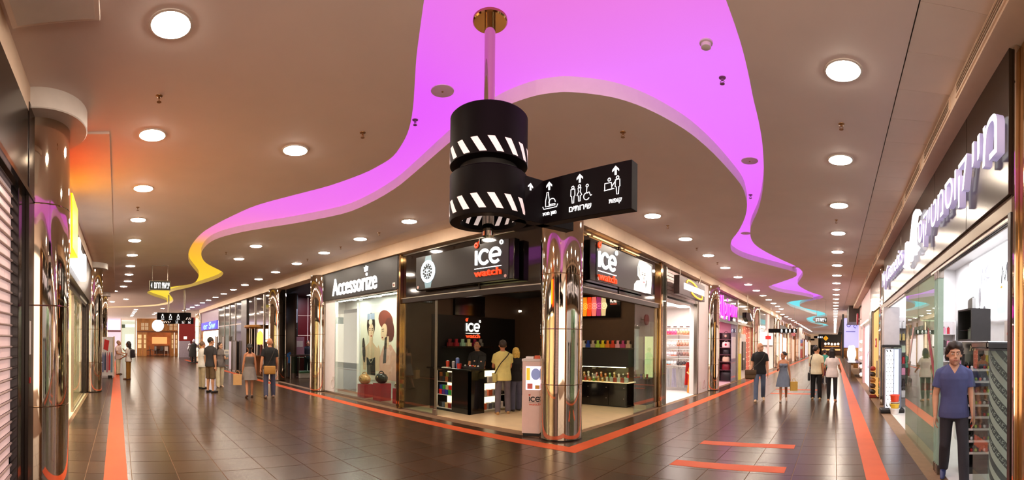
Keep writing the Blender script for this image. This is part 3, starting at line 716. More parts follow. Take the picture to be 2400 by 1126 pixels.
flat(t, 'print_hair', M((96, 36, 30)), oval(qx + .22, 2.15, .25, .38, 18, .2), .596)
flat(t, 'print_face', SK, oval(qx - .08, 2.08, .17, .27, 18, -.25), .593)
flat(t, 'print_neck', SK, [(qx - .05, 1.6), (qx + .2, 1.6), (qx + .2, 1.95), (qx - .02, 1.95)], .594)
flat(t, 'print_brow', HB, [(qx - .2, 2.17), (qx - .08, 2.19), (qx - .08, 2.17), (qx - .2, 2.15)], .591)
flat(t, 'print_eye', LC, oval(qx - .13, 2.11, .045, .014), .591)
flat(t, 'print_lips', M((180, 60, 56)), oval(qx - .16, 1.91, .035, .024), .591)
flat(t, 'print_jacket', PK, [(qx - .35, .6), (qx - .3, 1.3), (qx - .1, 1.65), (qx + .3, 1.7), (qx + .62, 1.4), (qx + .66, .6)], .595)
flat(t, 'print_hand', SK, [(qx - .5, .95), (qx - .35, .95), (qx - .28, 1.5), (qx - .38, 1.68), (qx - .48, 1.5)], .5905)
flat(t, 'print_cuff', LC, [(qx - .12, 1.1), (qx + .05, 1.12), (qx + .1, 1.95), (qx - .02, 1.9)], .591)
# plinths and bags
RED = mat('red_plinth_paint', (168, 24, 44), .35, noise=.05)
GOLDL = mat('gold_fabric', (206, 150, 96), .35, .3, noise=.4, nscale=20); BLKBAG = mat('black_sequin', (22, 18, 16), .25, .2, noise=.6, nscale=30)
def plinth(x, w_, h, lab):
    t = T('display_plinth', lab, 'plinth', (x, LY(x) + .2, .06), ROTL, 'red plinths in the accessories window')
    box('body', RED, -w_ / 2, w_ / 2, -w_ / 2 + .05, w_ / 2, 0, h, t, .006)
def bag(x, z, s, m, lab):
    t = T('handbag', lab, 'handbag', (x, LY(x) + .2, z), ROTL, 'handbags in the accessories window')
    g = G().ell((0, 0, .13 * s), (.24 * s, .13 * s, .14 * s), 18)
    for v in g.b.verts: v.co *= 1 + .06 * math.sin(v.co.x * 60) * math.cos(v.co.z * 50); v.co.z = max(v.co.z, .003)
    g.ob('body', m, t, True)
    strokes('handle', [arc(0, .2 * s, .14 * s, 0, 180, 12, rz=.12 * s)], .014 * s, m, t, 0, 1)
    G().ell((0, -.13 * s, .16 * s), (.03 * s, .02 * s, .03 * s), 10).ob('clasp', BRASS, t, True)
plinth(-12.1, .42, .40, 'red plinth under the gold ruffled handbag'); plinth(-11.2, .42, .50, 'red plinth under the black sequined handbag'); plinth(-10.33, .30, .42, 'smallest red plinth under the silver bow clutch')
bag(-12.15, .46, 1.15, GOLDL, 'gold ruffled handbag on a red plinth in the accessories window')
bag(-11.2, .56, 1.1, BLKBAG, 'black sequined handbag on a red plinth in the accessories window')
bag(-10.33, .48, .75, mat('silver_fabric', (200, 180, 160), .3, .4, noise=.4, nscale=25), 'small silver bow clutch on the smallest red plinth')
t = T('wall_socket', 'white socket with a looped cable beside the accessories mirror', 'socket', (-13.8, LY(-13.8) - .04, 0), ROTL)
box('plate', WHITE, -.05, .05, -.02, 0, .45, .58, t, .004)
strokes('cable', [arc(.0, .33, .12, 60, 420, 20, rz=.15)], .01, WHITE, t, -.02, 1)
# bronze mullion between the shops
t = T('mullion_post', 'tall bronze mullion between the accessories shop and the watch shop', 'mullion', (-9.95, LY(-9.95), 0), ROTL)
box('post', BRASS, -.08, .08, -.1, .06, 0, 4.11, t, .01); box('groove', BROWNBLK, -.012, .012, -.104, -.1, 0, 4.11, t)
# ================================================================== CORNER WATCH SHOP (x -9.9..-4.95, y 7.1..11.95)
CF = mat('watch_shop_floor', (228, 200, 158), .35, noise=.06, nscale=4)
ST(G().box(-9.9, -4.93, 7.08, 11.95, -.005, .006).ob('floor_watch_shop', CF))
wl = wall('wall_watch_left', BROWN, -9.98, -9.88, 7.1, 12.0, 0, 4.1)
wall('wall_watch_back', BROWN, -9.9, -4.95, 11.92, 12.02, 0, 4.1)
wall('ceiling_watch_shop', MATT, -9.9, -4.98, 7.15, 11.95, 3.3, 3.36)
box('panel', mat('logo_wall_black', (10, 8, 9), .35, noise=.1), -9.88, -9.84, 8.05, 11.6, 0, 2.57, wl)
# transom and beam on both sides
t = T('shop_transom', 'dark glazed transom over the sales counter side of the watch shop', 'transom', (0, LY(0), 0), ROTL)
box('pane', DARKGL, -9.86, -7.05, .0, .03, 2.93, 4.11, t); box('pane', DARKGL, -7.03, -5.0, .0, .03, 2.93, 4.11, t)
box('rail', STEEL, -9.86, -5.0, -.03, .03, 4.06, 4.1, t); box('post', BROWNBLK, -7.06, -7.02, -.02, .03, 2.93, 4.08, t)
t2 = T('shop_beam', 'bronze beam across the sales counter side of the watch shop', 'beam', (0, LY(0), 0), ROTL)
box('web', BROWNBLK, -9.87, -5.0, -.06, .06, 2.80, 2.93, t2, .006); box('edge_strip', STEEL, -9.87, -5.0, -.07, -.06, 2.915, 2.935, t2)
t = T('shop_transom', 'dark glazed transom over the glass case side of the watch shop', 'transom', (-4.91, 0, 0), ROTR)
box('pane', DARKGL, 7.2, 9.5, .0, .03, 2.93, 4.11, t); box('pane', DARKGL, 9.52, 11.98, .0, .03, 2.93, 4.11, t)
box('rail', STEEL, 7.2, 11.98, -.03, .03, 4.06, 4.1, t); box('post', BROWNBLK, 9.5, 9.53, -.02, .03, 2.93, 4.08, t)
TUBE = E((255, 190, 120), 2.2)
t3 = T('light_tube', 'row of warm light tubes above the sign box with the pale portrait', 'lamp', (-4.91, 0, 0), ROTR)
for a, b in ((8.0, 8.12), (8.25, 9.35), (9.55, 9.62), (9.75, 10.55)): box('tube', TUBE, a, b, -.06, -.035, 4.03, 4.05, t3)
t2 = T('shop_beam', 'bronze beam across the glass case side of the watch shop', 'beam', (-4.91, 0, 0), ROTR)
box('web', BROWNBLK, 7.2, 11.98, -.06, .06, 2.80, 2.93, t2, .006); box('edge_strip', STEEL, 7.2, 11.98, -.07, -.06, 2.915, 2.935, t2)
# the two lit sign boxes
t = T('shop_sign', 'dark lit sign box with glowing watch picture over the sales counter', 'sign', (0, LY(0), 0), ROTL)
box('case', BLACK, -9.0, -5.86, -.24, -.06, 3.05, 3.87, t, .012)
box('face', SIGNF, -8.99, -5.99, -.252, -.24, 3.06, 3.86, t)
ice_logo(t, -6.93, 3.42, .76, -.27, ICEW, ICER, .05)
WG = E((225, 240, 250), 1.6); WD = M((30, 40, 44), .4)
wt = G().poly(oval(-8.52, 3.47, .26, .27, 24), -.275, -.252).ob('watch_case', WG, t)
flat(wt, 'watch_strap', mat('strap_glow', (120, 150, 160), .4, emit=.35), [(-8.66, 3.7), (-8.38, 3.7), (-8.42, 3.85), (-8.62, 3.85)], -.253); flat(wt, 'watch_strap', MATS['strap_glow'], [(-8.66, 3.24), (-8.38, 3.24), (-8.42, 3.08), (-8.62, 3.08)], -.253)
flat(wt, 'watch_dial', WD, oval(-8.52, 3.47, .18, .19, 24), -.276)
for k in range(12):
    a = k * PI / 6; flat(wt, 'hour_mark', WG, oval(-8.52 + .15 * math.cos(a), 3.47 + .158 * math.sin(a), .016, .016, 8), -.278)
for cx, cz in ((-8.59, 3.47), (-8.45, 3.47), (-8.52, 3.39)): strokes('sub_dial', [arc(cx, cz, .042, 0, 360, 12)], .008, WG, wt, -.279, .4)
strokes('watch_hand', [[(-8.52, 3.47), (-8.48, 3.58)], [(-8.52, 3.47), (-8.56, 3.55)]], .008, WG, wt, -.28, .4)
for x in (-8.9, -6.06): G().cyl((x, -.256, 3.12), .035, -.012, 14, axis='y').ob('round_notice', M((230, 190, 180)), t)
t = T('shop_sign', 'dark lit sign box with pale portrait of a woman beside the corner column', 'sign', (-4.91, 0, 0), ROTR)
box('case', BLACK, 7.8, 10.96, -.24, -.06, 3.05, 3.87, t, .012)
box('face', SIGNF, 8.04, 10.95, -.252, -.24, 3.06, 3.86, t)
ice_logo(t, 8.08, 3.36, .80, -.27, ICEW, ICER, .05)
GL = E((232, 234, 232), .62); GS = E((150, 150, 150), .4); GD = M((60, 58, 56)); GM = E((130, 132, 132), .3)
fx = 10.35
flat(t, 'portrait_shoulder', GL, [(9.82, 3.07), (9.84, 3.22), (9.98, 3.32), (10.2, 3.36), (10.5, 3.3), (10.55, 3.07)], -.2535)
flat(t, 'portrait_hair', GL, [(10.02, 3.45), (10.02, 3.66), (10.1, 3.82), (10.3, 3.85), (10.62, 3.83), (10.86, 3.8), (10.9, 3.45), (10.84, 3.08), (10.66, 3.08), (10.6, 3.4), (10.2, 3.35)], -.2545)
flat(t, 'portrait_face', E((214, 210, 204), .5), oval(10.38, 3.46, .17, .24, 20, .12), -.2555)
flat(t, 'portrait_hand', GL, [(10.5, 3.08), (10.56, 3.3), (10.6, 3.44), (10.68, 3.42), (10.72, 3.2), (10.7, 3.08)], -.257)
for dx in (-.07, .07): flat(t, 'portrait_eye', GD, oval(10.38 + dx, 3.51, .035, .014, 10), -.257); flat(t, 'portrait_brow', GM, oval(10.38 + dx, 3.555, .05, .009, 10), -.257)
flat(t, 'portrait_lips', E((205, 120, 125), .7), oval(10.4, 3.33, .05, .02, 12), -.257); flat(t, 'portrait_nose', GS, [(10.39, 3.5), (10.42, 3.4), (10.37, 3.4)], -.257)
for x in (10.05, 10.12): flat(t, 'portrait_lock', GM, [(x, 3.7), (x + .02, 3.72), (x + .06, 3.45), (x + .03, 3.44)], -.2565)
G().cyl((8.1, -.256, 3.12), .035, -.012, 14, axis='y').ob('round_notice', M((230, 190, 180)), t)
# glass doors standing open at both ends of the corner opening
def glass_door(loc, rot, x0, x1, lab):
    t = T('swing_glass_leaf', lab, 'glass door', loc, rot, 'frameless doors of the watch shop')
    box('pane', CLEAR, x0, x1, -.006, .006, .03, 2.79, t)
    for x in (x1 - .03, x1 - .08): box('edge_profile', STEEL, x, x + .012, -.012, .012, .03, 2.79, t)
    box('floor_clamp', STEEL, x1 - .14, x1, -.025, .025, .0, .14, t, .004); box('bottom_rail', STEEL, x0, x1, -.012, .012, .0, .03, t)
glass_door((0, LY(0), 0), ROTL, -9.86, -8.45, 'frameless glass door at the accessories end of the watch shop')
glass_door((-4.91, 0, 0), ROTR, 10.42, 11.9, 'frameless glass door at the lingerie end of the watch shop')
t = T('mullion_post', 'bronze mullion at the lingerie end of the watch shop', 'mullion', (-4.91, 12.02, 0), ROTR)
box('post', BRASS, -.08, .08, -.1, .06, 0, 4.11, t, .01); box('groove', BROWNBLK, -.012, .012, -.104, -.1, 0, 4.11, t)
# logo on the back wall, screen, spotlights
t = T('wall_logo', 'white and red lit logo on the black inner wall of the watch shop', 'logo', (-9.84, 0, 0), ROTR)
ice_logo(t, 9.32, 2.12, .60, -.02, E((255, 250, 235), 1.5), E((240, 80, 40), .9), .02)
t = T('wall_screen', 'dark wall screen above the white and red logo', 'screen', (-9.83, 0, 0), ROTR)
box('bezel', BLACK, 8.85, 10.1, -.05, .05, 2.58, 3.2, t, .01); box('panel', mat('screen_glass', (18, 12, 12), .1, noise=.2), 8.9, 10.05, -.052, -.05, 2.66, 3.15, t)
t = T('spot_lamp', 'twin white spot lamp high on the brown wall of the watch shop', 'lamp', (-9.86, 11.93, 2.87), ROTR)
box('bracket', WHITE, -.1, .1, -.05, -.03, -.01, .01, t)
for s in (-1, 1): G().cyl((s * .12, -.11, -.01), .035, .09, 12, axis='y', r2=.045).ob('head', E((255, 240, 215), 1.2), t)
SPOT = mat('shop_spot', (255, 235, 205), emit=120., ecol=(255, 226, 186))
sp0 = None
for i, (x, y) in enumerate([(-8.7, 8.2), (-7.3, 8.2), (-5.9, 8.2), (-8.7, 9.8), (-7.3, 9.8), (-5.9, 9.8), (-6.6, 11.2), (-5.5, 11.2)]):
    if sp0 is None:
        sp0 = T('recessed_spot', '', 'lamp', (x, y, 3.3), 0, 'recessed spots of the watch shop')
        G().lathe([(.06, 0), (.08, 0), (.08, -.01), (.06, -.01)], n=14).ob('ring', STEEL, sp0); G().lathe([(0, -.004), (.058, -.004), (.05, -.012), (0, -.014)], n=14).ob('bulb', SPOT, sp0, True)
        o = sp0
    else: o = dup(sp0, (x, y, 3.3))
    o['label'] = 'recessed spot in the black watch shop ceiling ' + ['over the lit niche', 'over the yellow shirted customer', 'over the white kiosk', 'over the seller', 'behind the blonde woman', 'over the middle of the pale floor', 'over the glass case', 'beside the lingerie end door'][i]
# corner counter with lit niches
BX = {}
def box_thing(x, y, z, rot, w_, d_, h, col, lab, group):
    t = T('watch_box', lab, 'box', (x, y, z), rot, group)
    key = (w_, d_, h, col)
    if key not in BX: BX[key] = (G().box(-w_ / 2, w_ / 2, -d_ / 2, d_ / 2, 0, h * .8).mesh('base', M(col, .35)), G().box(-w_ / 2 - .002, w_ / 2 + .002, -d_ / 2 - .002, d_ / 2 + .002, h * .8, h).mesh('lid', M(tuple(min(255, c * 1.1 + 4) for c in col), .35)))
    add('base', BX[key][0], t); add('lid', BX[key][1], t)
NICHE = mat('niche_backlight', (255, 236, 190), .5, emit=1.5)
t = T('sales_counter', 'gloss black corner counter with lit display niches in the watch shop', 'counter', (0, 0, 0))
box('top', BLACK, -9.55, -7.85, 7.62, 8.2, 1.08, 1.12, t, .006); box('top', BLACK, -8.35, -7.85, 8.2, 9.75, 1.08, 1.12, t, .006)
box('front_panel', BLACK, -8.61, -7.96, 7.70, 7.76, .0, 1.08, t); box('front_panel', BLACK, -9.5, -9.24, 7.70, 7.76, .0, 1.08, t)
box('plinth', MATT, -9.24, -8.61, 7.72, 8.15, 0, .06, t)
box('niche_back', NICHE, -9.24, -8.61, 8.1, 8.14, .06, 1.04, t); box('header', BLACK, -9.24, -8.61, 7.70, 8.15, 1.04, 1.08, t)
for z in (.06, .40, .74): box('shelf', WHITE, -9.24, -8.61, 7.74, 8.1, z, z + .012, t)
for x in (-9.245, -8.625): box('niche_frame', WHITE, x, x + .02, 7.71, 7.75, .06, 1.05, t)
box('side_panel', BLACK, -8.02, -7.96, 7.70, 8.22, 0, 1.08, t); box('side_panel', BLACK, -8.02, -7.96, 9.1, 9.7, 0, 1.08, t); box('back_panel', BLACK, -8.35, -8.3, 8.2, 9.7, 0, 1.08, t)
box('niche_back', NICHE, -8.3, -8.27, 8.22, 9.1, .06, 1.04, t)
for z in (.06, .40, .74): box('shelf', WHITE, -8.27, -7.98, 8.22, 9.1, z, z + .012, t)
for row, (z, cols) in enumerate([(.752, ['dark brown', 'charcoal', 'rust', 'black', 'olive']), (.412, ['red', 'violet', 'royal blue', 'green', 'tan']), (.072, ['black', 'slate', 'sand', 'dark red', 'umber'])]):
    C_ = {'dark brown': (60, 40, 30), 'charcoal': (40, 40, 42), 'rust': (150, 80, 40), 'black': (20, 18, 18), 'olive': (130, 130, 60), 'red': (200, 30, 30), 'violet': (80, 40, 120), 'royal blue': (30, 60, 150), 'green': (50, 150, 60), 'tan': (200, 170, 130), 'slate': (70, 80, 90), 'sand': (190, 160, 110), 'dark red': (120, 20, 24), 'umber': (90, 60, 40)}
    for i, cn in enumerate(cols):
        box_thing(-9.17 + i * .125, 7.85, z, 0, .105, .12, .13, C_[cn], '%s watch box on the %s shelf of the lit counter niche' % (cn, ['top', 'middle', 'bottom'][row]), 'watch boxes in the front niche')
        if row < 2: box_thing(-9.17 + i * .125, 7.86, z + .132, 0, .1, .11, .11, C_[cols[(i + 2) % 5]], '%s watch box stacked above the %s one on the %s niche shelf' % (cols[(i + 2) % 5], cn, ['top', 'middle'][row]), 'watch boxes in the front niche')
for row, z in enumerate((.752, .412, .072)):
    for i in range(4):
        c = [(40, 36, 36), (220, 210, 200), (200, 90, 50), (90, 90, 96)][(i + row) % 4]
        box_thing(-8.1, 8.33 + i * .21, z, PI / 2, .13, .12, .15, c, '%s watch box, %s on the %s shelf of the counter side niche' % (['black', 'white', 'coral', 'grey'][(i + row) % 4], ORD[i], ['top', 'middle', 'bottom'][row]), 'watch boxes in the side niche')
# things on the counter
t = T('display_case', 'open black case of watches with two lids up on the counter', 'case', (-8.18, 7.98, 1.12), -.25)
box('tray', MATT, -.33, .33, -.16, .16, 0, .05, t, .004)
for s in (-1, 1):
    l = G().box(-.155, .155, -.012, .012, 0, .27).ob('lid', MATT, t, False, (s * .165, .16, .05)); l.rotation_euler = (-.2, 0, 0)
    box('emblem', M((235, 180, 150)), -.03, .03, -.016, -.012, .12, .15, l)
for i in range(10):
    c = [(235, 235, 230), (220, 60, 40), (30, 30, 30), (240, 150, 60), (240, 240, 240)][i % 5]
    G().ell((-.28 + i * .062, -.03 + .05 * (i % 2), .07), (.02, .03, .02), 8).ob('watch', M(c, .3), t, True)
def cup(x, y, r, h, col, lab, lid=None):
    t = T('drink_cup', lab, 'cup', (x, y, 1.12), 0, 'cups and cans on the counter')
    G().lathe([(0, 0), (r * .82, 0), (r, h * .96), (r, h), (r * .92, h), (r * .8, h * .1), (0, h * .1)], n=20).ob('body', M(col, .35), t, True)
    G().lathe([(0, h * .94), (r * .93, h * .94), (r * .6, h + .012), (0, h + .015)], n=20).ob('lid', M(lid or (235, 235, 235), .4), t, True)
cup(-8.98, 7.88, .05, .17, (205, 60, 30), 'red paper cup at the window end of the counter'); cup(-8.72, 7.85, .045, .16, (160, 150, 150), 'grey drink can on the counter'); cup(-8.62, 7.9, .05, .25, (90, 110, 170), 'tall blue bottle shaped cup on the counter', (190, 200, 230)); cup(-8.47, 7.82, .065, .12, (190, 40, 30), 'low red cup with dark straw beside the open case', (40, 30, 30))
t = T('paper_stack', 'white leaflets lying at the front edge of the counter', 'leaflets', (-8.85, 7.72, 1.12)); box('sheet', WHITE, -.12, .12, -.06, .06, 0, .012, t); G().box(-.1, .1, -.05, .05, .012, .02).ob('sheet', M((240, 225, 200)), t, False, None, .2)
# watch display heads on the wall shelf
t = T('wall_shelf', 'long dark wall shelf carrying ten coloured watch stands', 'shelf', (0, 11.92, 0)); box('board', MATT, -7.6, -5.5, -.3, 0, 1.62, 1.66, t); box('lip', BROWNBLK, -7.6, -5.5, -.31, -.3, 1.61, 1.67, t)
WST = {}
def watch_stand(x, y, z, rot, col, lab, group, s=1.):
    t = T('watch_stand', lab, 'watch stand', (x, y, z), rot, group)
    mm = M(col, .4)
    if col not in WST: WST[col] = (G().box(-.075 * s, .075 * s, -.05, .05, 0, .115 * s).bevel(.006).mesh('cushion', mm), G().box(-.042 * s, .042 * s, -.03, .03, .115 * s, .22 * s).bevel(.006).mesh('strap', mm), G().box(.04, .052, -.025, .025, .13, .2).mesh('buckle', MATT))
    for nm, me in zip(('cushion', 'strap', 'buckle'), WST[col]): add(nm, me, t)
for i, (cn, c) in enumerate([('white', (240, 236, 228)), ('royal blue', (24, 66, 170)), ('sand patterned', (196, 176, 150)), ('lime green', (190, 226, 80)), ('bright yellow', (244, 226, 30)), ('orange', (238, 132, 40)), ('red', (226, 62, 30)), ('pale pink', (240, 172, 184)), ('magenta', (190, 56, 120)), ('beige', (206, 172, 142))]):
    watch_stand(-7.21 + i * .167, 11.72, 1.66, 0, c, '%s watch stand on the long wall shelf' % cn, 'watch stands on the wall shelf')
for i, (cn, c) in enumerate([('dark red', (110, 20, 24)), ('crimson', (150, 26, 40)), ('pale green', (150, 190, 160)), ('pale yellow', (220, 210, 150)), ('wine', (130, 20, 60)), ('grey', (120, 116, 110))]):
    watch_stand(-9.74, 8.62 + i * .25, 1.66, PI / 2, c, '%s watch stand on the ledge under the wall logo' % cn, 'watch stands under the logo')
t = T('wall_ledge', 'thin black ledge under the white and red wall logo', 'shelf', (-9.84, 0, 0), ROTR); box('board', MATT, 8.4, 10.3, -.2, 0, 1.63, 1.66, t); box('lip', BROWNBLK, 8.4, 10.3, -.21, -.2, 1.62, 1.67, t)
# poster with five watches
t = T('watch_poster', 'black poster with five glowing coloured watches on the brown wall', 'poster', (0, 11.915, 0))
box('board', BLACK, -7.75, -6.06, -.05, 0, 2.56, 3.28, t)
for i, c in enumerate([(255, 150, 30), (255, 70, 20), (246, 120, 110), (150, 40, 100), (214, 190, 140)]):
    x = -7.28 + i * .165; mm = mat('poster_watch_%d' % i, c, .5, emit=.55)
    flat(t, 'print_strap', mm, [(x - .07, 2.62), (x + .07, 2.62), (x + .08, 2.8), (x + .13, 2.92), (x + .08, 3.04), (x + .07, 3.2), (x - .07, 3.2), (x - .08, 3.04), (x - .08, 2.8)], -.051 - .001 * i)
    strokes('print_dial', [arc(x + .02, 2.92, .085, 0, 360, 16), arc(x + .02, 2.92, .03, 0, 360, 10)], .012, mat('poster_dial_%d' % i, tuple(min(255, v + 50) for v in c), .5, emit=.7), t, -.056 - .001 * i, .3)
ice_logo(t, -6.40, 3.02, .23, -.056, E((255, 230, 210), 1.), E((200, 70, 40), .6), .006)
# low cabinet with glass case of watches
t = T('display_cabinet', 'gloss black cabinet with lit glass case of watches on the back wall', 'cabinet', (0, 11.3, 0))
box('body', BLACK, -7.6, -5.55, .02, .6, .03, .68, t); box('kick', MATT, -7.58, -5.57, .05, .6, 0, .03, t)
for x0, x1 in ((-7.58, -6.73), (-6.72, -6.13), (-6.12, -5.57)):
    d = box('door', BLACK, x0, x1, 0, .02, .05, .64, t, .003)
    G().cyl((x1 - .06, 0, .55), .012, -.02, 10, axis='y').ob('knob', STEEL, d); G().cyl((x1 - .06, 0, .25), .012, -.02, 10, axis='y').ob('knob', STEEL, d)
box('case_floor', mat('case_floor_lit', (255, 226, 170), .4, emit=.5), -7.6, -5.5, .0, .6, .68, .70, t)
box('case_glass', CLEAR, -7.6, -5.5, -.004, .0, .70, 1.13, t); box('case_top', MATT, -7.6, -5.5, -.01, .6, 1.13, 1.62, t)
box('lamp_strip', mat('case_lamp', (255, 226, 180), emit=14.), -7.5, -5.6, .02, .05, 1.115, 1.13, t)
cid = 0
def case_watch(x, y, z, col, lab, tall=1.):
    t = T('watch', lab, 'watch', (x, y, z), 0, 'watches in the glass case')
    G().lathe([(0, 0), (.035, 0), (.03, .05 * tall), (.018, .06 * tall), (0, .06 * tall)], n=10).ob('stand', M(col, .4), t, True)
    G().cyl((0, -.02, .085 * tall), .036, .02, 14, axis='y').ob('case', M(col, .3), t, True); G().cyl((0, -.024, .085 * tall), .024, .005, 12, axis='y').ob('dial', M((250, 240, 225), .3), t)
for i in range(24):
    cn, c = [('white', (250, 240, 230)), ('gold', (220, 160, 80)), ('green', (110, 170, 50)), ('orange', (235, 130, 50)), ('red', (215, 50, 35)), ('black', (40, 34, 32))][(i * 5 + i // 6) % 6]
    case_watch(-7.25 + (i % 12) * .145, 11.42 + .18 * (i // 12), .70 + .11 * (i // 12), c, '%s watch in the %s row of the glass case, %s from the column' % (cn, ['front', 'back'][i // 12], ORD[i % 12] if i % 12 else 'first'), 1 + .5 * ((i * 7) % 3) / 2)
box('step', M((120, 90, 60), .4), -7.5, -5.6, .2, .5, .70, .81, t)
for i, c in enumerate([(240, 230, 220), (205, 50, 30), (245, 240, 235), (200, 60, 40), (240, 236, 230)]):
    box_thing(-6.05 + i * .115, 11.36, .70, 0, .1, .06, .13, c, '%s small gift box in the glass case, %s of five' % (['white', 'red', 'white', 'red', 'white'][i], ['first', 'second', 'third', 'fourth', 'fifth'][i]), 'gift boxes in the glass case')
t = T('glass_showcase', 'tall glass showcase with pale lit back beside the lingerie end door', 'showcase', (-5.25, 11.6, 0))
box('base', M((190, 170, 130), .4), -.05, .3, -.3, .28, 0, .12, t, .005); box('cabinet', BROWNBLK, -.03, .28, -.28, .28, .12, .82, t); box('glass', CLEAR, -.03, .28, -.28, .28, .82, 2.4, t)
box('lit_back', mat('showcase_lit', (246, 232, 170), .5, emit=.8), .0, .25, .24, .26, .84, 2.0, t); box('glass_shelf', GREENGLASS, -.01, .26, -.26, .24, 1.35, 1.358, t)
for i in range(3): G().cyl((.05 + .09 * i, -.1, .83), .03, .12, 10).ob('watch', M([(90, 110, 190), (235, 220, 160), (200, 60, 60)][i], .3), t, True)
# white kiosk stand
t = T('kiosk_stand', 'white and pink display kiosk standing beside the corner column', 'kiosk', (-5.42, 6.98, 0), .52)
box('body', mat('kiosk_white', (232, 206, 194), .35, noise=.03), -.2, .24, -.2, .2, .05, 1.42, t, .006); box('foot', MATT, -.18, .22, -.18, .18, 0, .05, t); box('top', WHITE, -.21, .25, -.21, .21, 1.42, 1.47, t, .004)
box('lit_side', E((245, 245, 255), 1.1), -.205, -.2, -.14, .14, .85, 1.38, t); box('window', E((235, 228, 250), .9), -.13, .2, -.205, -.2, .88, 1.33, t)
flat(t, 'print_strap', E((240, 170, 50), .8), [(-.12, 1.06), (-.05, 1.06), (-.05, 1.3), (-.12, 1.3)], -.2055); flat(t, 'print_watch', E((120, 130, 170), .6), oval(.06, 1.18, .09, .11), -.2055); flat(t, 'print_card', M((230, 120, 110)), [(-.1, .9), (.0, .9), (.0, 1.0), (-.1, 1.0)], -.2055); flat(t, 'print_card', M((240, 180, 80)), [(.05, .9), (.13, .9), (.13, .97), (.05, .97)], -.2055)
ice_logo(t, -.07, .66, .22, -.203, ICEK, M((220, 90, 60)), .004)
box('box_on_top', M((240, 235, 230)), -.15, .0, -.1, .1, 1.47, 1.51, t); box('box_on_top', M((220, 100, 60)), .02, .2, -.1, .1, 1.47, 1.53, t)
# ================================================================== RIGHT FACADE: lingerie shop and onwards
PINKW = mat('pale_pink_wall', (240, 214, 216), .6, noise=.03); SHOPW = mat('shop_white', (240, 232, 228), .55, noise=.02)
def shop_shell(tag_, y0, y1, depth, wm, fm, cz=3.15, back=None):
    """room behind the right facade from y0 to y1"""
    ST(G().box(-4.91 - depth, -4.93, y0, y1, -.005, .005).ob('floor_' + tag_, fm))
    wall('wall_%s_back' % tag_, back or wm, -5.0 - depth, -4.91 - depth, y0, y1, 0, 4.1); wall('wall_%s_far' % tag_, wm, -4.91 - depth, -5.0, y1 - .06, y1, 0, 4.1)
    wall('ceiling_' + tag_, wm, -4.91 - depth, -5.02, y0, y1, cz, cz + .05)
PANEL = {}
def glow_panel(x, y, z, w_, d_, lab, s=14., col=(255, 244, 236), group='shop ceiling light panels'):
    t = T('ceiling_light', lab, 'lamp', (x, y, z), 0, group)
    box('frame', WHITE, -w_ / 2 - .03, w_ / 2 + .03, -d_ / 2 - .03, d_ / 2 + .03, -.02, 0, t); box('diffuser', mat('panel_light_%d_%02x%02x%02x' % (s, *col), col, .5, emit=s), -w_ / 2, w_ / 2, -d_ / 2, d_ / 2, -.026, -.02, t)
# --- lingerie shop
shop_shell('lingerie', 12.1, 16.95, 4.0, SHOPW, mat('white_shop_floor', (245, 238, 235), .3, noise=.02), 3.22)
glow_panel(-6.2, 14.2, 3.22, 1.4, 2.6, 'bright ceiling light panel of the lingerie shop', 13.)
glow_panel(-5.55, 15.9, 3.22, .5, .9, 'small ceiling light panel above the underwear rack', 13.)
t = T('shop_facade', 'white framed open front of the lingerie shop', 'shop front', (-4.91, 0, 0), ROTR)
box('glass_post', CLEAR, 12.14, 12.5, -.05, .03, 0, 4.08, t); box('edge', STEEL, 12.48, 12.53, -.06, .05, 0, 4.08, t); box('edge', STEEL, 12.12, 12.15, -.06, .05, 0, 4.08, t)
box('pilaster', mat('pilaster_white', (236, 224, 224), .35, noise=.02), 15.75, 16.97, -.06, .3, 0, 4.1, t, .01); box('guide', STEEL, 15.5, 15.56, -.07, .05, 0, 3.25, t); box('guide', STEEL, 15.66, 15.7, -.07, .05, 0, 4.05, t); box('jamb', SHOPW, 15.56, 15.75, -.03, .2, 0, 4.08, t)
box('warning_sign', WHITE, 15.85, 16.1, -.066, -.06, .12, .42, t); strokes('warning_triangle', [[(16.3, .15), (16.65, .15), (16.47, .45), (16.3, .15)]], .012, M((190, 120, 120)), t, -.064, .4)
t = T('roller_shutter', 'rolled-up pale metal shutter above the lingerie shop entrance', 'shutter', (-4.91, 0, 0), ROTR)
SHUT = mat('shutter_slat', (228, 206, 204), .4, .2, noise=.05)
for i in range(8): box('slat', SHUT, 12.55, 15.5, .02 + .012 * (i % 2), .05, 3.24 + i * .105, 3.335 + i * .105, t, .006)
box('bottom_bar', BROWNBLK, 12.55, 15.5, .0, .06, 3.17, 3.24, t)
t = T('shop_sign', 'brown hanging sign box with white word bar and glowing orange swirl', 'sign', (-4.91, 0, 0), ROTR)
box('case', mat('sign_brown', (66, 48, 46), .4, noise=.05), 12.6, 15.24, -.42, -.24, 3.28, 3.84, t, .01); 
for x in (12.9, 15.0): G().cyl((x, -.33, 3.84), .01, .3, 8).ob('hanger', STEEL, t)
flat(t, 'word_bar', LETTER, [(13.0, 3.47), (13.95, 3.47), (13.95, 3.66), (13.0, 3.66)], -.421); flat(t, 'word_bar', LETTER, [(14.0, 3.47), (15.18, 3.47), (15.18, 3.66), (14.0, 3.66)], -.421)
for x in (13.08, 13.28): flat(t, 'letter_gap', M((150, 140, 160)), [(x, 3.5), (x + .06, 3.5), (x + .06, 3.63), (x, 3.63)], -.424)
SWM = E((255, 176, 40), 1.6)
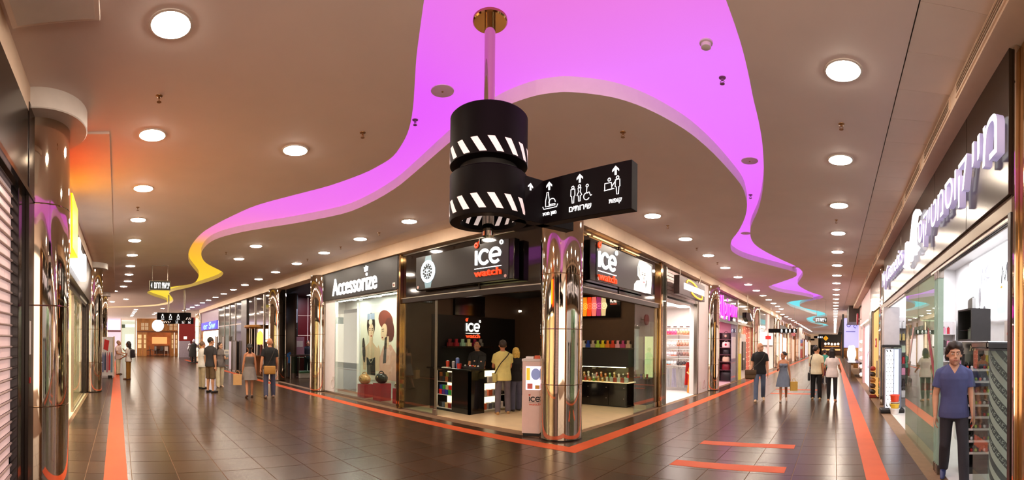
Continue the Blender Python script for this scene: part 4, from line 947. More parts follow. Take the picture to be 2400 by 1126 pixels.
strokes('swirl', [smooth_path([(13.25, 3.70), (13.35, 3.77), (13.55, 3.79), (13.9, 3.76), (14.3, 3.68)], 4), smooth_path([(13.75, 3.44), (14.0, 3.38), (14.4, 3.33), (14.8, 3.33), (14.93, 3.38), (14.88, 3.44)], 4)], .03, SWM, t, -.43, .5)
# underwear rack on the far side wall
t = T('garment_rack', 'wall rack with four rails of hanging underwear in the lingerie shop', 'rack', (-5.95, 16.86, 0))
box('back_panel', SHOPW, -.85, .75, -.02, 0, .3, 2.45, t)
for z in (2.42, 1.98, 1.6, 1.24, .95): G().cyl((-.8, -.3, z), .012, 1.5, 8, axis='x').ob('rail', STEEL, t)
for x in (-.8, -.05, .7):
    box('upright', STEEL, x - .01, x + .01, -.03, -.01, .2, 2.45, t)
    for z in (2.42, 1.98, 1.6, 1.24, .95): box('arm', STEEL, x - .008, x + .008, -.3, -.02, z - .01, z + .01, t)
for i in range(6): box('size_tag', M((90, 70, 70)), -.7 + i * .26, -.56 + i * .26, -.32, -.31, 2.45, 2.5, t)
BRA = [[(60, 50, 52), (214, 60, 110), (230, 80, 130), (190, 150, 120), (200, 150, 110), (210, 130, 80)], [(246, 240, 238), (246, 240, 240), (244, 238, 238), (170, 130, 110), (190, 140, 120), (240, 220, 200)], [(248, 240, 244), (240, 220, 230), (236, 210, 214), (120, 100, 100), (150, 110, 100), (226, 190, 160)], [(246, 240, 244), (190, 220, 230), (240, 236, 236), (70, 60, 60), (60, 50, 56), (230, 210, 190)]]
BN = [['black', 'hot pink', 'rose', 'tan', 'beige', 'apricot'], ['white', 'plain white', 'bright white', 'brown', 'mocha', 'cream'], ['ivory', 'pale pink', 'blush', 'grey', 'taupe', 'peach'], ['snow white', 'pale blue', 'pearl', 'charcoal', 'dark', 'sand']]
def bra(x, z, col, lab, alt):
    t = T('bra', lab, 'bra', (x, 16.56, z), 0, 'bras on the lingerie rack')
    m = M(col, .6)
    for s in (-1, 1): G().ell((s * .062, 0, -.16), (.068, .055, .075), 10).ob('cup', m, t, True)
    g = G().box(-.13, .13, -.01, .01, -.25, -.21)
    for s in (-1, 1): g.tube([(s * .07, 0, -.1), (s * .05, 0, -.02), (0, .0, .0)], .006, 5)
    g.ob('band', M((200, 90, 40) if alt else col, .6), t)
for r, z in enumerate((2.42, 1.98, 1.6, 1.24)):
    for i in range(6): bra(-6.6 + i * .245, z, BRA[r][i], '%s bra on the %s rail of the underwear rack' % (BN[r][i], ['top', 'second', 'third', 'fourth'][r]), (i + r) % 3 == 1)
def garment(x, y, z, h, w_, col, lab, rot=0, group='garments below the rack'):
    t = T('hanging_garment', lab, 'garment', (x, y, z), rot, group)
    g = G(); n = 12; R = []
    for j in range(6):
        f = j / 5; ww = w_ * (.6 + .4 * f); R.append([g.b.verts.new((ww * (i / n - .5), .03 * math.sin(i * 1.9 + f) + s_ * .02, -h * f)) for s_ in (0,) for i in range(n + 1)])
    for a, b in zip(R, R[1:]):
        for i in range(n): g.b.faces.new((a[i], a[i + 1], b[i + 1], b[i]))
    r_ = bmesh.ops.solidify(g.b, geom=g.b.faces[:], thickness=.012)
    g.ob('cloth', M(col, .7), t, True)
    strokes('hanger', [[(-w_ * .3, -.02), (0, .05), (w_ * .3, -.02)], [(0, .05), (.0, .09)]], .006, STEEL, t, 0, 1)
for i, (cn, c) in enumerate([('lime green', (180, 220, 90)), ('white', (246, 244, 248)), ('pale lilac', (236, 230, 246)), ('off white', (244, 240, 240)), ('grey white', (232, 230, 236))]):
    garment(-6.6 + i * .26, 16.52, .86, .3 if i == 0 else .72, .24, c, '%s nightdress on the lowest rail of the underwear rack' % cn)
garment(-5.38, 16.2, 1.12, .85, .34, (214, 50, 40), 'red dressing gown beside the lingerie shop pilaster')
t = T('dress_form', 'orange dress on a display stand at the lingerie shop pilaster', 'dress', (-5.2, 16.0, 0))
G().loft([(0, 0, .02, .17, .14), (0, 0, .35, .13, .1), (0, 0, .65, .1, .08), (0, 0, .85, .13, .09), (0, 0, 1.0, .08, .06)], 16).ob('dress', M((236, 130, 30), .6), t, True); G().cyl((0, 0, 1.0), .03, .1, 10).ob('neck', M((220, 170, 130)), t)
strokes('sash', [smooth_path([(-.14, .78), (-.05, .7), (.06, .74), (.14, .62)], 4)], .03, M((226, 180, 120)), t, -.1, .6)
t = T('display_stand', 'pale blue trousers on a stand just inside the lingerie shop door', 'stand', (-5.25, 12.75, 0)); 
g = G(); g.cap((-.05, 0, .1), (-.04, 0, .75), .05, .07).cap((.06, .03, .1), (.05, 0, .75), .05, .07); g.ob('trousers', M((120, 150, 170)), t, True); strokes('foot', [[(-.2, .02), (.2, .02)]], .015, MATT, t, 0, 1)
# --- pink lettered gift shop (y 17.8..22.4)
shop_shell('gift', 17.8, 22.45, 3.0, mat('pink_shop_wall', (236, 170, 190), .6, noise=.03), mat('pink_shop_floor', (222, 190, 196), .4, noise=.03), 2.95)
glow_panel(-6.0, 20.2, 2.95, .9, 2.4, 'ceiling light panel of the pink gift shop', 9., (255, 222, 226))
t = T('shop_transom', 'reflective glass transom with tall pink letters of the gift shop', 'transom', (-4.91, 0, 0), ROTR)
box('pane', mat('violet_transom_glass', (78, 56, 84), .08, noise=.05, coat=.5), 17.8, 22.4, 0, .03, 2.93, 4.11, t); box('beam', BROWNBLK, 17.8, 22.4, -.06, .06, 2.80, 2.93, t); box('post', STEEL, 22.38, 22.5, -.06, .06, 0, 4.11, t)
PKL = mat('neon_pink', (250, 60, 220), .4, emit=1.5, ecol=(240, 50, 215))
tx = lambda b, x, z, h, w_: text('lettering', b, PKL, t, x, -.1, z, h=h, w=w_, depth=.05, bold=.004)
tx('d', 18.6, 3.5, .85, .4); tx('l', 19.1, 3.5, .9, .12); tx('p', 19.55, 3.3, .75, .4); tx('i', 19.98, 3.5, .8, .14); tx('p', 20.5, 3.3, .75, .42); tx('u', 21.1, 3.42, .55, .4); tx('w', 21.75, 3.42, .5, .5)
t = T('gift_shelf', 'tall dark shelf unit with bags inside the pink gift shop', 'shelf unit', (-5.3, 21.9, 0))
SH = M((110, 70, 80), .5)
for x in (-.33, .33): box('side', SH, x - .015, x + .015, -.2, .2, 0, 2.4, t)
for z in (.02, .55, .95, 1.3, 1.65, 2.05): box('board', SH, -.33, .33, -.2, .2, z, z + .03, t)
box('back', SH, -.33, .33, .18, .2, 0, 2.4, t)
def tote(x, y, z, s, col, lab, rot=0, dec=None):
    t = T('gift_bag', lab, 'bag', (x, y, z), rot, 'bags on the gift shop shelf')
    G().loft([(0, 0, 0, .2 * s, .08 * s), (0, 0, .1 * s, .21 * s, .09 * s), (0, 0, .24 * s, .19 * s, .06 * s), (0, 0, .27 * s, .17 * s, .03 * s)], 14).ob('body', M(col, .5), t, True)
    strokes('handle', [arc(0, .26 * s, .09 * s, 0, 180, 8)], .012 * s, M(col, .4), t, 0, 1)
    if dec: G().ell((0, -.085 * s, .14 * s), (.06 * s, .02 * s, .06 * s), 10).ob('motif', M(dec), t, True)
tote(-5.3, 21.8, 2.08, 1.1, (60, 40, 40), 'brown striped bag on the top shelf of the gift shop', 0, (220, 170, 150)); tote(-5.3, 21.8, 1.68, 1.0, (240, 220, 214), 'white bag with red heart on the gift shop shelf', 0, (200, 30, 60)); tote(-5.3, 21.8, 1.33, .9, (30, 26, 30), 'black bag on the gift shop shelf'); tote(-5.3, 21.8, .98, .9, (236, 206, 176), 'cream bag on the gift shop shelf'); tote(-5.3, 21.8, .58, 1.0, (130, 20, 40), 'dark red bag on the gift shop shelf'); tote(-5.3, 21.8, .05, 1.5, (28, 24, 26), 'large black bag at the bottom of the gift shop shelf')
t = T('swing_glass_leaf', 'bluish glass door of the pink gift shop', 'glass door', (-4.91, 0, 0), ROTR); box('pane', glass('blue_door_glass', (190, 195, 225), 1.2, .25), 21.2, 22.35, -.01, .01, .02, 2.79, t); box('rail', STEEL, 21.2, 22.35, -.02, .02, 0, .06, t)
# --- shop with yellow panel and black hanging sign (22.5..26.8)
shop_shell('cream', 22.5, 26.85, 3.0, mat('cream_shop_wall', (246, 226, 190), .6, noise=.03), mat('cream_shop_floor', (226, 206, 180), .4, noise=.03), 3.05)
glow_panel(-6.2, 24.6, 3.05, 1., 2.4, 'ceiling light panel of the cream shop with yellow panel', 9.)
t = T('shop_facade', 'glass front of the cream shop with slim yellow panel', 'shop front', (-4.91, 0, 0), ROTR)
box('transom_pane', mat('gold_transom_glass', (92, 80, 46), .08, noise=.05, coat=.5), 22.5, 26.8, 0, .03, 2.95, 4.11, t); box('beam', STEEL, 22.5, 26.8, -.04, .04, 2.86, 2.95, t); box('pane', CLEAR, 22.5, 23.6, -.005, .005, 0, 2.86, t); box('yellow_panel', M((226, 214, 40), .5), 22.85, 23.5, -.02, -.008, 0, 1.35, t); box('door_leaf', BROWNBLK, 24.0, 24.9, .0, .06, .45, 2.0, t); box('door_frame', WHITE, 23.8, 25.1, .06, .1, 0, 2.4, t); box('push_plate', WHITE, 24.05, 24.4, -.02, 0, 1.0, 1.1, t)
t = T('blade_sign', 'black angular blade sign with white stroke beside the cream shop', 'sign', (-4.45, 22.9, 0), 1.2); G().poly([(-.3, 3.46), (.12, 3.46), (.34, 3.1), (.1, 3.0), (-.08, 3.0), (-.3, 3.2)], -.12, .12).ob('case', BLACK, t); G().poly([(.05, 3.42), (.1, 3.42), (.3, 3.12), (.22, 3.08)], -.13, -.121).ob('stroke', LETTER, t); G().tube([(0, 0, 3.46), (0, 0, ZC)], .012, 6).ob('rod', STEEL, t)
t = T('bead_curtain_column', 'column wrapped in pink and orange fairy lights after the cream shop', 'column', (-5.2, 26.4, 0)); G().cyl((0, 0, 0), .2, 2.9, 20).ob('shaft', M((222, 130, 110), .4), t, True)
bg = G(); 
for i in range(90): a = i * .7; bg.ell((.21 * math.cos(a), .21 * math.sin(a), .05 + i * .031), .016, 6)
tag(bg.ob('fairy_lights', E((255, 210, 180), 2.), t), kind='stuff')
# --- white panel with red bag, then a run of lit shop fronts
shop_shell('white', 27.7, 36.9, 2.0, SHOPW, mat('white2_floor', (236, 226, 220), .4, noise=.03), 3.0)
glow_panel(-5.9, 31.5, 3.0, .9, 6, 'long ceiling light panel of the shop with the red bag sign', 8.)
t = T('shop_facade', 'glass transom and white lintel panel of the red bag shop', 'shop front', (-4.91, 0, 0), ROTR)
box('transom_pane', mat('pale_transom_glass', (120, 130, 130), .08, noise=.05, coat=.5), 27.7, 32.4, 0, .03, 2.95, 4.11, t); box('lintel', E((250, 246, 246), .9), 29.3, 35.5, -.05, .0, 1.85, 2.75, t); box('beam', BROWNBLK, 28.5, 35.5, -.05, .05, 1.72, 1.85, t); box('pier', PINKW, 32.4, 33.4, -.08, .1, 0, 4.1, t)
t = T('bag_sign', 'flat red shopping bag shaped sign with grey handles', 'sign', (-4.66, 31.7, 0), .15); box('body', mat('sign_red', (224, 30, 30), .4, emit=.4), -.2, .2, -.04, .04, 2.24, 2.5, t, .015); box('bracket', STEEL, -.26, -.2, -.01, .01, 2.34, 2.4, t)
strokes('handle', [arc(-.1, 2.5, .06, 0, 180, 10, rz=.12), arc(.1, 2.5, .06, 0, 180, 10, rz=.12)], .012, M((150, 150, 150)), t, 0, 1)
FCOL = [((250, 240, 246), 'white'), ((200, 170, 150), 'rose'), ((250, 246, 240), 'pale'), ((150, 110, 80), 'amber'), ((236, 232, 246), 'lilac'), ((246, 232, 210), 'ivory')]
for i in range(6):
    y0 = 38 + i * 9.2; c, cn = FCOL[i]
    t = T('corridor_shop', '%s lit shop front, %s in the far run on the lingerie side' % (cn, ORD[i]), 'shop front', (-4.95, y0, 0), ROTR, 'far shop fronts')
    box('wall', PINKW, 0, 9.1, .3, .4, 0, 4.4, t); box('window', mat('far_window_%d' % i, c, .4, emit=.75), .8, 4.4, -.02, .05, .3, 2.9, t); box('window', mat('far_window_%d' % i, c, .4, emit=.75), 5.0, 8.4, -.02, .05, .0, 2.6, t); box('sign', M([(40, 36, 40), (180, 30, 60), (30, 50, 120), (230, 220, 210), (60, 30, 30), (20, 20, 24)][i], .4), .8, 8.4, -.1, -.02, 3.0, 3.7, t)
    for k in range(3): box('mullion', BRASS, .7 + k * 3.85, .85 + k * 3.85, -.08, .05, 0, 4.1, t)
t = T('fire_cabinet', 'far red fire cabinet with blue and white notices on the wall', 'cabinet', (-4.55, 62.0, 0), ROTR); box('door', M((190, 30, 40), .4), -1.3, 1.3, -.1, 0, .2, 1.4, t); box('notice', WHITE, -1.4, 1.4, -.1, 0, 1.5, 1.75, t); box('notice', M((190, 40, 50)), -1.2, 1.2, -.1, 0, 1.8, 2.2, t); box('notice', M((90, 110, 190)), -1.2, 1.2, -.1, 0, 2.25, 2.7, t); box('post', WHITE, -1.6, 1.6, 0, .3, 0, 4.3, t)
# hanging black sign across the corridor edge
t = T('hanging_sign', 'long black hanging direction sign with white pictograms before the far steel columns', 'sign', (-3.45, 30.0, 0), -.06); box('panel', DK, -.95, .95, -.06, .06, 2.66, 2.93, t)
for s in (-.8, .8): G().cyl((s, 0, 2.93), .012, ZC - 2.93, 8).ob('rod', STEEL, t)
for i, a in enumerate((-.05, .25, .5, .8)): strokes('pictogram', [arc(a, 2.86, .03, 0, 360, 8), [(a - .05, 2.8), (a + .05, 2.8), (a + .03, 2.7), (a - .03, 2.7), (a - .05, 2.8)]], .016, PICT, t, -.065, .4)
wall('wall_corridor_end', MATT, -9, 5, 97, 97.3, 0, 4.8)
# --- far end of the long corridor: restaurant with pendant lamps
t = T('end_wall_building', 'cream end wall with dark doorway closing the long corridor', 'wall', (-3.2, 95, 0)); box('wall', CREAM, -3.8, -.2, 0, .4, 0, 4.4, t); box('doorway', MATT, -2.0, -.4, -.05, 0, 0, 2.1, t); box('door_edge', M((120, 130, 200)), -.9, -.75, -.08, -.05, 0, 2.1, t); box('notice', DK, -2.4, -1.0, -.1, 0, 3.05, 3.4, t)
t = T('hanging_sign', 'far black and white hanging sign before the end wall', 'sign', (-2.9, 88, 0)); box('panel', DK, -1.1, .7, -.06, .06, 3.4, 3.85, t); box('rod', STEEL, -.2, -.17, -.01, .01, 3.85, ZC, t)
for a in (-.3, .1, .45): flat(t, 'pictogram', PICT, [(a - .1, 3.45), (a + .1, 3.45), (a + .08, 3.8), (a - .05, 3.8)], -.065)
t = T('grill_restaurant', 'dark restaurant front with yellow diamond sign at the end of the corridor', 'restaurant', (-.6, 93, 0))
box('sign_band', MATT, -2.2, 2.0, -.1, .0, 2.75, 4.2, t); G().poly([(-1.75, 3.5), (-1.2, 2.95), (-.65, 3.5), (-1.2, 4.05)], -.14, -.1).ob('diamond', mat('diamond_yellow', (232, 168, 30), .5, emit=.4), t)
box('interior', mat('restaurant_dark', (60, 36, 24), .6, noise=.4, nscale=1.5), -2.2, 2.0, 2.0, 2.2, 0, 2.8, t); box('bar', mat('bar_lit', (255, 200, 130), .5, emit=.7), -2.0, 1.8, 1.6, 1.9, 1.0, 1.3, t); box('shelf', mat('bar_lit2', (250, 170, 90), .5, emit=.6), -1.5, 1.6, 1.7, 1.9, 1.8, 1.95, t); box('side', BRASS, 2.0, 2.5, -.1, .3, 0, 4.4, t)
for i, (x, z) in enumerate([(-1.75, 2.35), (-1.1, 2.4), (-.45, 2.3), (.2, 2.3), (.85, 2.35)]):
    t = T('pendant_lamp', 'round white pendant globe, %s from the door in the end restaurant' % (['first', 'second', 'third', 'fourth', 'fifth'][i]), 'lamp', (-.6 + x + .5, 92.4, 0), 0, 'pendant globes of the end restaurant'); G().ell((0, 0, z), .24, 14).ob('globe', E((255, 236, 210), 1.6), t, True); G().cyl((0, 0, z + .25), .02, 1.9 - (z - 2.25), 6).ob('cord', MATT, t)
# ================================================================== RIGHT WALL: cosmetics shop and neighbours
BRZ = mat('bronze_sign_metal', (58, 46, 34), .24, .6, noise=.05, nscale=2)
t = T('shop_sign', 'long bronze fascia with raised white letters above the cosmetics shop', 'sign', (1.40, 0, 0), ROTW)
for a, b in ((3.42, 4.62), (4.63, 6.2), (6.21, 7.8), (7.81, 9.4), (9.41, 11.0), (11.01, 12.7)): box('panel', BRZ, -b, -a, -.03, .03, 3.0, 4.2, t, .004)
CL = mat('channel_letter', (250, 248, 255), .4, emit=1.3, ecol=(250, 246, 255)); CLS = mat('channel_letter_side', (214, 208, 236), .4, emit=.35, ecol=(200, 190, 240))
text('lettering', 'יימ', CL, t, -3.78, -.09, 3.52, w=.68, h=.36, depth=.07, bold=.0, side=CLS)
text('lettering', 'סקיטמסוק', CL, t, -5.62, -.09, 3.45, w=2.66, h=.46, depth=.07, bold=.0, side=CLS)
text('lettering', 'My Cosmetics', CL, t, -10.4, -.09, 3.50, w=3.7, h=.50, depth=.07, bold=.0, side=CLS)
strokes('monogram', [smooth_path([(-8.3, 3.25), (-8.12, 3.28), (-8.05, 3.62)], 3), [(-8.05, 3.62), (-7.75, 3.27), (-7.42, 3.72)], [(-7.42, 3.72), (-7.36, 3.28)], smooth_path([(-7.0, 3.86), (-7.12, 3.92), (-7.3, 3.88), (-7.42, 3.7), (-7.44, 3.5), (-7.3, 3.34), (-7.12, 3.34)], 3)], .045, CL, t, -.1, 1.2, 6)
t = T('shop_beam', 'bronze door head with triple track over the cosmetics shop entrance', 'beam', (1.45, 0, 0), ROTW)
box('web', mat('bronze_beam', (120, 102, 78), .35, .6, noise=.05), -14.0, -3.42, -.05, .05, 2.86, 3.0, t, .004)
for k in range(3): box('track', [STEEL, BROWNBLK, STEEL][k], -6.6, -3.42, -.035 + k * .03, -.015 + k * .03, 2.82, 2.86, t)
box('track', STEEL, -14.0, -9.2, -.03, .03, 2.82, 2.86, t)
t = T('glass_wall_panel', 'large green-tinted fixed glass panel of the cosmetics shop', 'glass panel', (1.45, 0, 0), ROTW)
box('pane', glass('green_front_glass', (196, 214, 192), 1.3, .1), -9.15, -7.78, -.006, .006, .01, 2.84, t); box('pane', glass('green_front_glass'), -7.77, -6.42, -.006, .006, .01, 2.84, t)
RS = M((150, 40, 60), .5); G().poly([(-6.95, 1.95), (-6.88, 2.05), (-6.45, 1.45), (-6.45, 1.25)], -.012, -.007).ob('sticker', RS, t); G().poly([(-8.75, 1.45), (-8.68, 1.42), (-8.15, 2.1), (-8.28, 2.12)], -.012, -.007).ob('sticker', M((214, 176, 180), .5), t)
t = T('folding_door', 'stack of folded glass door leaves at the cosmetics shop entrance', 'glass door', (1.45, 0, 0), ROTW)
for k in range(4):
    x = -6.38 + k * .075; box('leaf', mat('glass_edge', (170, 200, 184), .15, noise=.05), x, x + .01, -.03, .05, .12, 2.78, t); box('foot_clamp', STEEL, x - .012, x + .026, -.035, .05, .0, .12, t, .003); box('head_clamp', STEEL, x - .01, x + .024, -.03, .05, 2.72, 2.82, t)
# interior
CW = mat('cosmetics_white', (242, 240, 240), .5, noise=.02)
ST(G().box(1.5, 3.7, 3.2, 13.4, -.005, .006).ob('floor_cosmetics', mat('cosmetics_floor', (232, 228, 222), .3, noise=.03)))
wall('wall_cosmetics_back', CW, 3.62, 3.72, 3.2, 13.4, 0, 4.2); wall('wall_cosmetics_far', CW, 1.5, 3.7, 13.3, 13.4, 0, 4.2); wall('ceiling_cosmetics', CW, 1.5, 3.7, 3.2, 13.4, 4.1, 4.2); wall('wall_cosmetics_near', CW, 1.5, 3.7, 3.1, 3.2, 0, 4.2)
for i, y in enumerate((4.0, 6.6, 9.4, 12.2)): glow_panel(2.7, y, 4.1, 1.0, 1.3, 'bright ceiling light panel of the cosmetics shop, %s from the entrance' % ['first', 'second', 'third', 'fourth'][i], 10., (250, 250, 255))  # the panel nearest the entrance is added to light the striped pillar
t = T('light_box', 'white backlit advertising panels with monogram and perfume bottle', 'light box', (3.6, 0, 0), ROTW)
LB = E((252, 252, 255), 1.15); GRY = M((70, 66, 70)); 
box('panel', LB, -11.6, -9.87, -.06, 0, 2.42, 4.0, t); box('panel', LB, -9.83, -8.2, -.06, 0, 2.38, 4.0, t)
def monogram(par, x, z, s, m, y): strokes('monogram', [[(x - .5 * s, z - .4 * s), (x - .42 * s, z + .35 * s), (x - .1 * s, z - .3 * s), (x + .15 * s, z + .4 * s), (x + .2 * s, z - .4 * s)], arc(x + .45 * s, z + .1 * s, .3 * s, 60, 300, 10)], .05 * s, m, par, y, .4)
monogram(t, -8.95, 3.35, .5, GRY, -.064); monogram(t, -10.3, 3.5, .5, M((190, 190, 200)), -.064)
flat(t, 'print_bottle', E((176, 196, 232), .9), [(-9.45, 2.5), (-8.95, 2.5), (-8.92, 2.85), (-9.0, 2.95), (-9.4, 2.95), (-9.48, 2.85)], -.062); flat(t, 'print_cap', E((230, 225, 235), 1.), oval(-9.2, 3.0, .2, .09), -.0625); flat(t, 'print_cap', M((214, 176, 60)), oval(-9.2, 3.07, .06, .03), -.064)
flat(t, 'print_brush', M((60, 60, 66)), oval(-10.75, 2.6, .1, .16), -.063); flat(t, 'print_brush', M((130, 130, 140)), oval(-10.35, 2.58, .12, .18), -.063); flat(t, 'print_brush', M((200, 200, 206)), oval(-10.7, 3.0, .1, .25), -.063)
# tower with dotted light panel
t = T('display_tower', 'display tower with white dotted light panel on a black base at the cosmetics shop', 'display', (1.53, 12.15, 0), 0)
box('base', MATT, -.3, .34, -.22, .25, 0, .11, t, .03); box('core', M((120, 130, 150), .35), -.18, .26, -.12, .2, .11, 1.72, t, .01); box('lit_face', E((248, 250, 255), 1.25), -.17, .04, -.13, -.12, .14, 1.7, t); box('lit_side', E((200, 215, 245), .7), .06, .18, -.13, -.12, .14, 1.7, t)
dot = G().ell((0, 0, 0), (.013, .004, .013), 8).mesh('dot', MATT, True)
for r in range(13):
    for c in range(3): add('dot', dot, t, (-.14 + c * .075 + .037 * (r % 2), -.132, .26 + r * .105))
for x in (-.13, -.04): G().poly([(x, 1.62), (x + .03, 1.62), (x + .0, 1.69), (x - .03, 1.69)], -.134, -.13).ob('stripe', MATT, t)
for x in (-.13, -.04): G().poly([(x, .16), (x + .03, .16), (x + .0, .23), (x - .03, .23)], -.134, -.13).ob('stripe', MATT, t)
box('head', mat('silver_head', (196, 192, 196), .3, .4, noise=.04), -.24, .2, -.16, .2, 1.8, 2.82, t, .02); box('shelf', MATT, -.26, .24, -.18, .2, 1.74, 1.8, t)
# buckets
z = 0
for i, (c, h, cn) in enumerate([((240, 236, 232), .16, 'white ribbed'), ((244, 200, 60), .12, 'yellow and white'), ((190, 180, 170), .05, 'grey rimmed'), ((226, 70, 34), .18, 'red')]):
    t = T('bucket', '%s bucket, %s of the stack beside the dotted tower' % (cn, ['lowest', 'second', 'third', 'topmost'][i]), 'bucket', (1.58, 11.78, z), 0, 'stack of buckets')
    G().lathe([(0, 0), (.10, 0), (.125, h), (.118, h), (.095, .012), (0, .012)], n=22).ob('body', M(c, .4), t, True); G().lathe([(.122, h - .02), (.134, h - .02), (.134, h), (.122, h)], n=22).ob('rim', M(tuple(min(255, v + 20) for v in c), .4), t, True)
    z += h
# product shelves behind the glass and at the back
PROD = [((236, 236, 236), 'white'), ((60, 50, 50), 'dark'), ((226, 150, 180), 'pink'), ((190, 50, 60), 'red'), ((200, 220, 190), 'pale green'), ((214, 190, 120), 'gold')]
PM = {}
def product(x, y, z, rot, k, lab, grp):
    c = PROD[k % 6][0]; key = (k % 6, (k // 6) % 2)
    if key not in PM:
        h = .19 if key[1] else .2
        PM[key] = (G().cyl((0, 0, 0), .045, h, 10).mesh('bottle', M(c, .3)) if key[1] else G().box(-.052, .052, -.035, .035, 0, h).mesh('carton', M(c, .4)), G().cyl((0, 0, h), .018, .03, 8).mesh('cap', M(tuple(v * .6 for v in c), .3)))
    t = T('cosmetic_pack', lab, 'cosmetics', (x, y, z), rot, grp); add('pack', PM[key][0], t); add('cap', PM[key][1], t)
def shelf_unit(x, y, rot, w_, zs, lab, grp, top=2.5, per=.12, seed=0, m=None):
    m = m or M((70, 66, 66), .4)
    t = T('shelf_unit', lab, 'shelf unit', (x, y, 0), rot)
    box('back', M((226, 222, 224)), -w_ / 2, w_ / 2, .17, .19, 0, top, t)
    for s in (-1, 1): box('side', m, s * w_ / 2 - .015, s * w_ / 2 + .015, -.18, .19, 0, top, t)
    for z in zs: box('board', m, -w_ / 2, w_ / 2, -.18, .17, z - .02, z, t)
    box('lamp_strip', E((255, 250, 245), 3.), -w_ / 2 + .02, w_ / 2 - .02, -.15, -.12, top - .03, top - .01, t)
    cr, sr = math.cos(rot), math.sin(rot); n = int((w_ - .1) / per)
    for r, z in enumerate(zs[:-1] if zs[-1] > top - .1 else zs):
        k0 = (r * 7 + seed) % 12
        for i in range(n):
            u = -w_ / 2 + .08 + i * per; v = -.05
            k = k0 + (i // 3)
            product(x + u * cr - v * sr, y + u * sr + v * cr, z, rot, k, '%s pack, %s on shelf %s of the %s' % (PROD[k % 6][1], ORD[i] if i else 'first', ['one', 'two', 'three', 'four', 'five', 'six', 'seven'][r], grp), grp)
shelf_unit(2.05, 13.1, 0, .75, (.3, .62, .95, 1.28, 1.6, 1.95, 2.3), 'dark shelf unit of cosmetics behind the dotted tower', 'shelf behind the dotted tower', 2.65)
shelf_unit(3.0, 13.1, 0, 1.05, (.5, .95, 1.35, 1.75, 2.15), 'white lit shelf unit of cosmetics seen past the folded doors', 'shelf past the folded doors', 2.55, .13, 3, M((236, 234, 236)))
shelf_unit(2.62, 8.45, -.15, .62, (.3, .65, 1.0, 1.3, 1.6), 'white shelf unit of boxes under the black cube shelf', 'shelf under the black cube', 1.86, .12, 5, M((236, 234, 236)))
t = T('cube_shelf', 'black open cube shelf holding white cartons above the cosmetics shelves', 'shelf', (2.66, 8.4, 1.88), -PI / 2 + .12)
BW = mat('black_wood', (58, 54, 54), .5, noise=.1)
box('top', BW, -.34, .32, -.2, .2, .58, .61, t); box('bottom', BW, -.34, .32, -.2, .2, 0, .03, t); box('side', BW, .29, .32, -.2, .2, .03, .58, t); box('side', BW, -.34, -.31, -.2, .2, .03, .58, t); box('back', BW, -.31, .29, .17, .2, .03, .58, t); box('glass_shelf', GREENGLASS, -.31, .29, -.18, .17, .2, .208, t)
for i in range(4): product(2.6 + .01 * i, 8.22 + i * .11, 1.915, -PI / 2, 0, 'tall white carton, %s inside the black cube shelf' % ['first', 'second', 'third', 'fourth'][i], 'cartons in the cube shelf')
for i in range(4): product(2.58 + .02 * i, 8.2 + i * .13, 2.49, -PI / 2, 0, 'white carton, %s on top of the black cube shelf' % ['first', 'second', 'third', 'fourth'][i], 'cartons on the cube shelf')
# nail polish rack
t = T('polish_rack', 'black tiered rack of nail polish bottles with gold monogram', 'rack', (2.05, 6.2, 0), -.25)
box('frame', MATT, -.26, -.22, -.2, .2, 0, 1.82, t); box('frame', MATT, .22, .26, -.2, .2, 0, 1.82, t); box('header', BLACK, -.26, .26, -.22, .2, 1.66, 1.83, t); box('back', BLACK, -.22, .22, .16, .2, 0, 1.66, t); box('base', MATT, -.26, .26, -.24, .2, 0, .1, t)
monogram(t, -.1, 1.745, .1, M((226, 206, 150)), -.222)
PB = {}
for r in range(8):
    z = .3 + r * .165
    box('tier', STEEL, -.22, .22, -.2, .05, z - .012, z, t); box('price_strip', M((214, 200, 196)), -.22, .22, -.212, -.2, z - .03, z, t)
    for i in range(7):
        k = (r * 3 + i) % 6; cn, c = [('black', (30, 26, 28)), ('red', (190, 30, 40)), ('lime', (170, 200, 60)), ('coral', (230, 100, 80)), ('white', (240, 235, 235)), ('plum', (110, 40, 80))][k]
        if k not in PB: PB[k] = (G().lathe([(0, 0), (.018, 0), (.02, .03), (.01, .042), (0, .042)], n=8).mesh('bottle', M(c, .2), True), G().cyl((0, 0, .042), .009, .04, 8).mesh('cap', MATT))
        u, v = -.18 + i * .06, -.15; cr, sr = math.cos(-.25), math.sin(-.25)
        o = T('nail_polish', '%s nail polish, %s on tier %s of the black rack' % (cn, ORD[i] if i else 'first', ['one', 'two', 'three', 'four', 'five', 'six', 'seven', 'eight'][r]), 'nail polish', (2.05 + u * cr - v * sr, 6.2 + u * sr + v * cr, z), -.25, 'nail polishes on the rack'); add('bottle', PB[k][0], o); add('cap', PB[k][1], o)
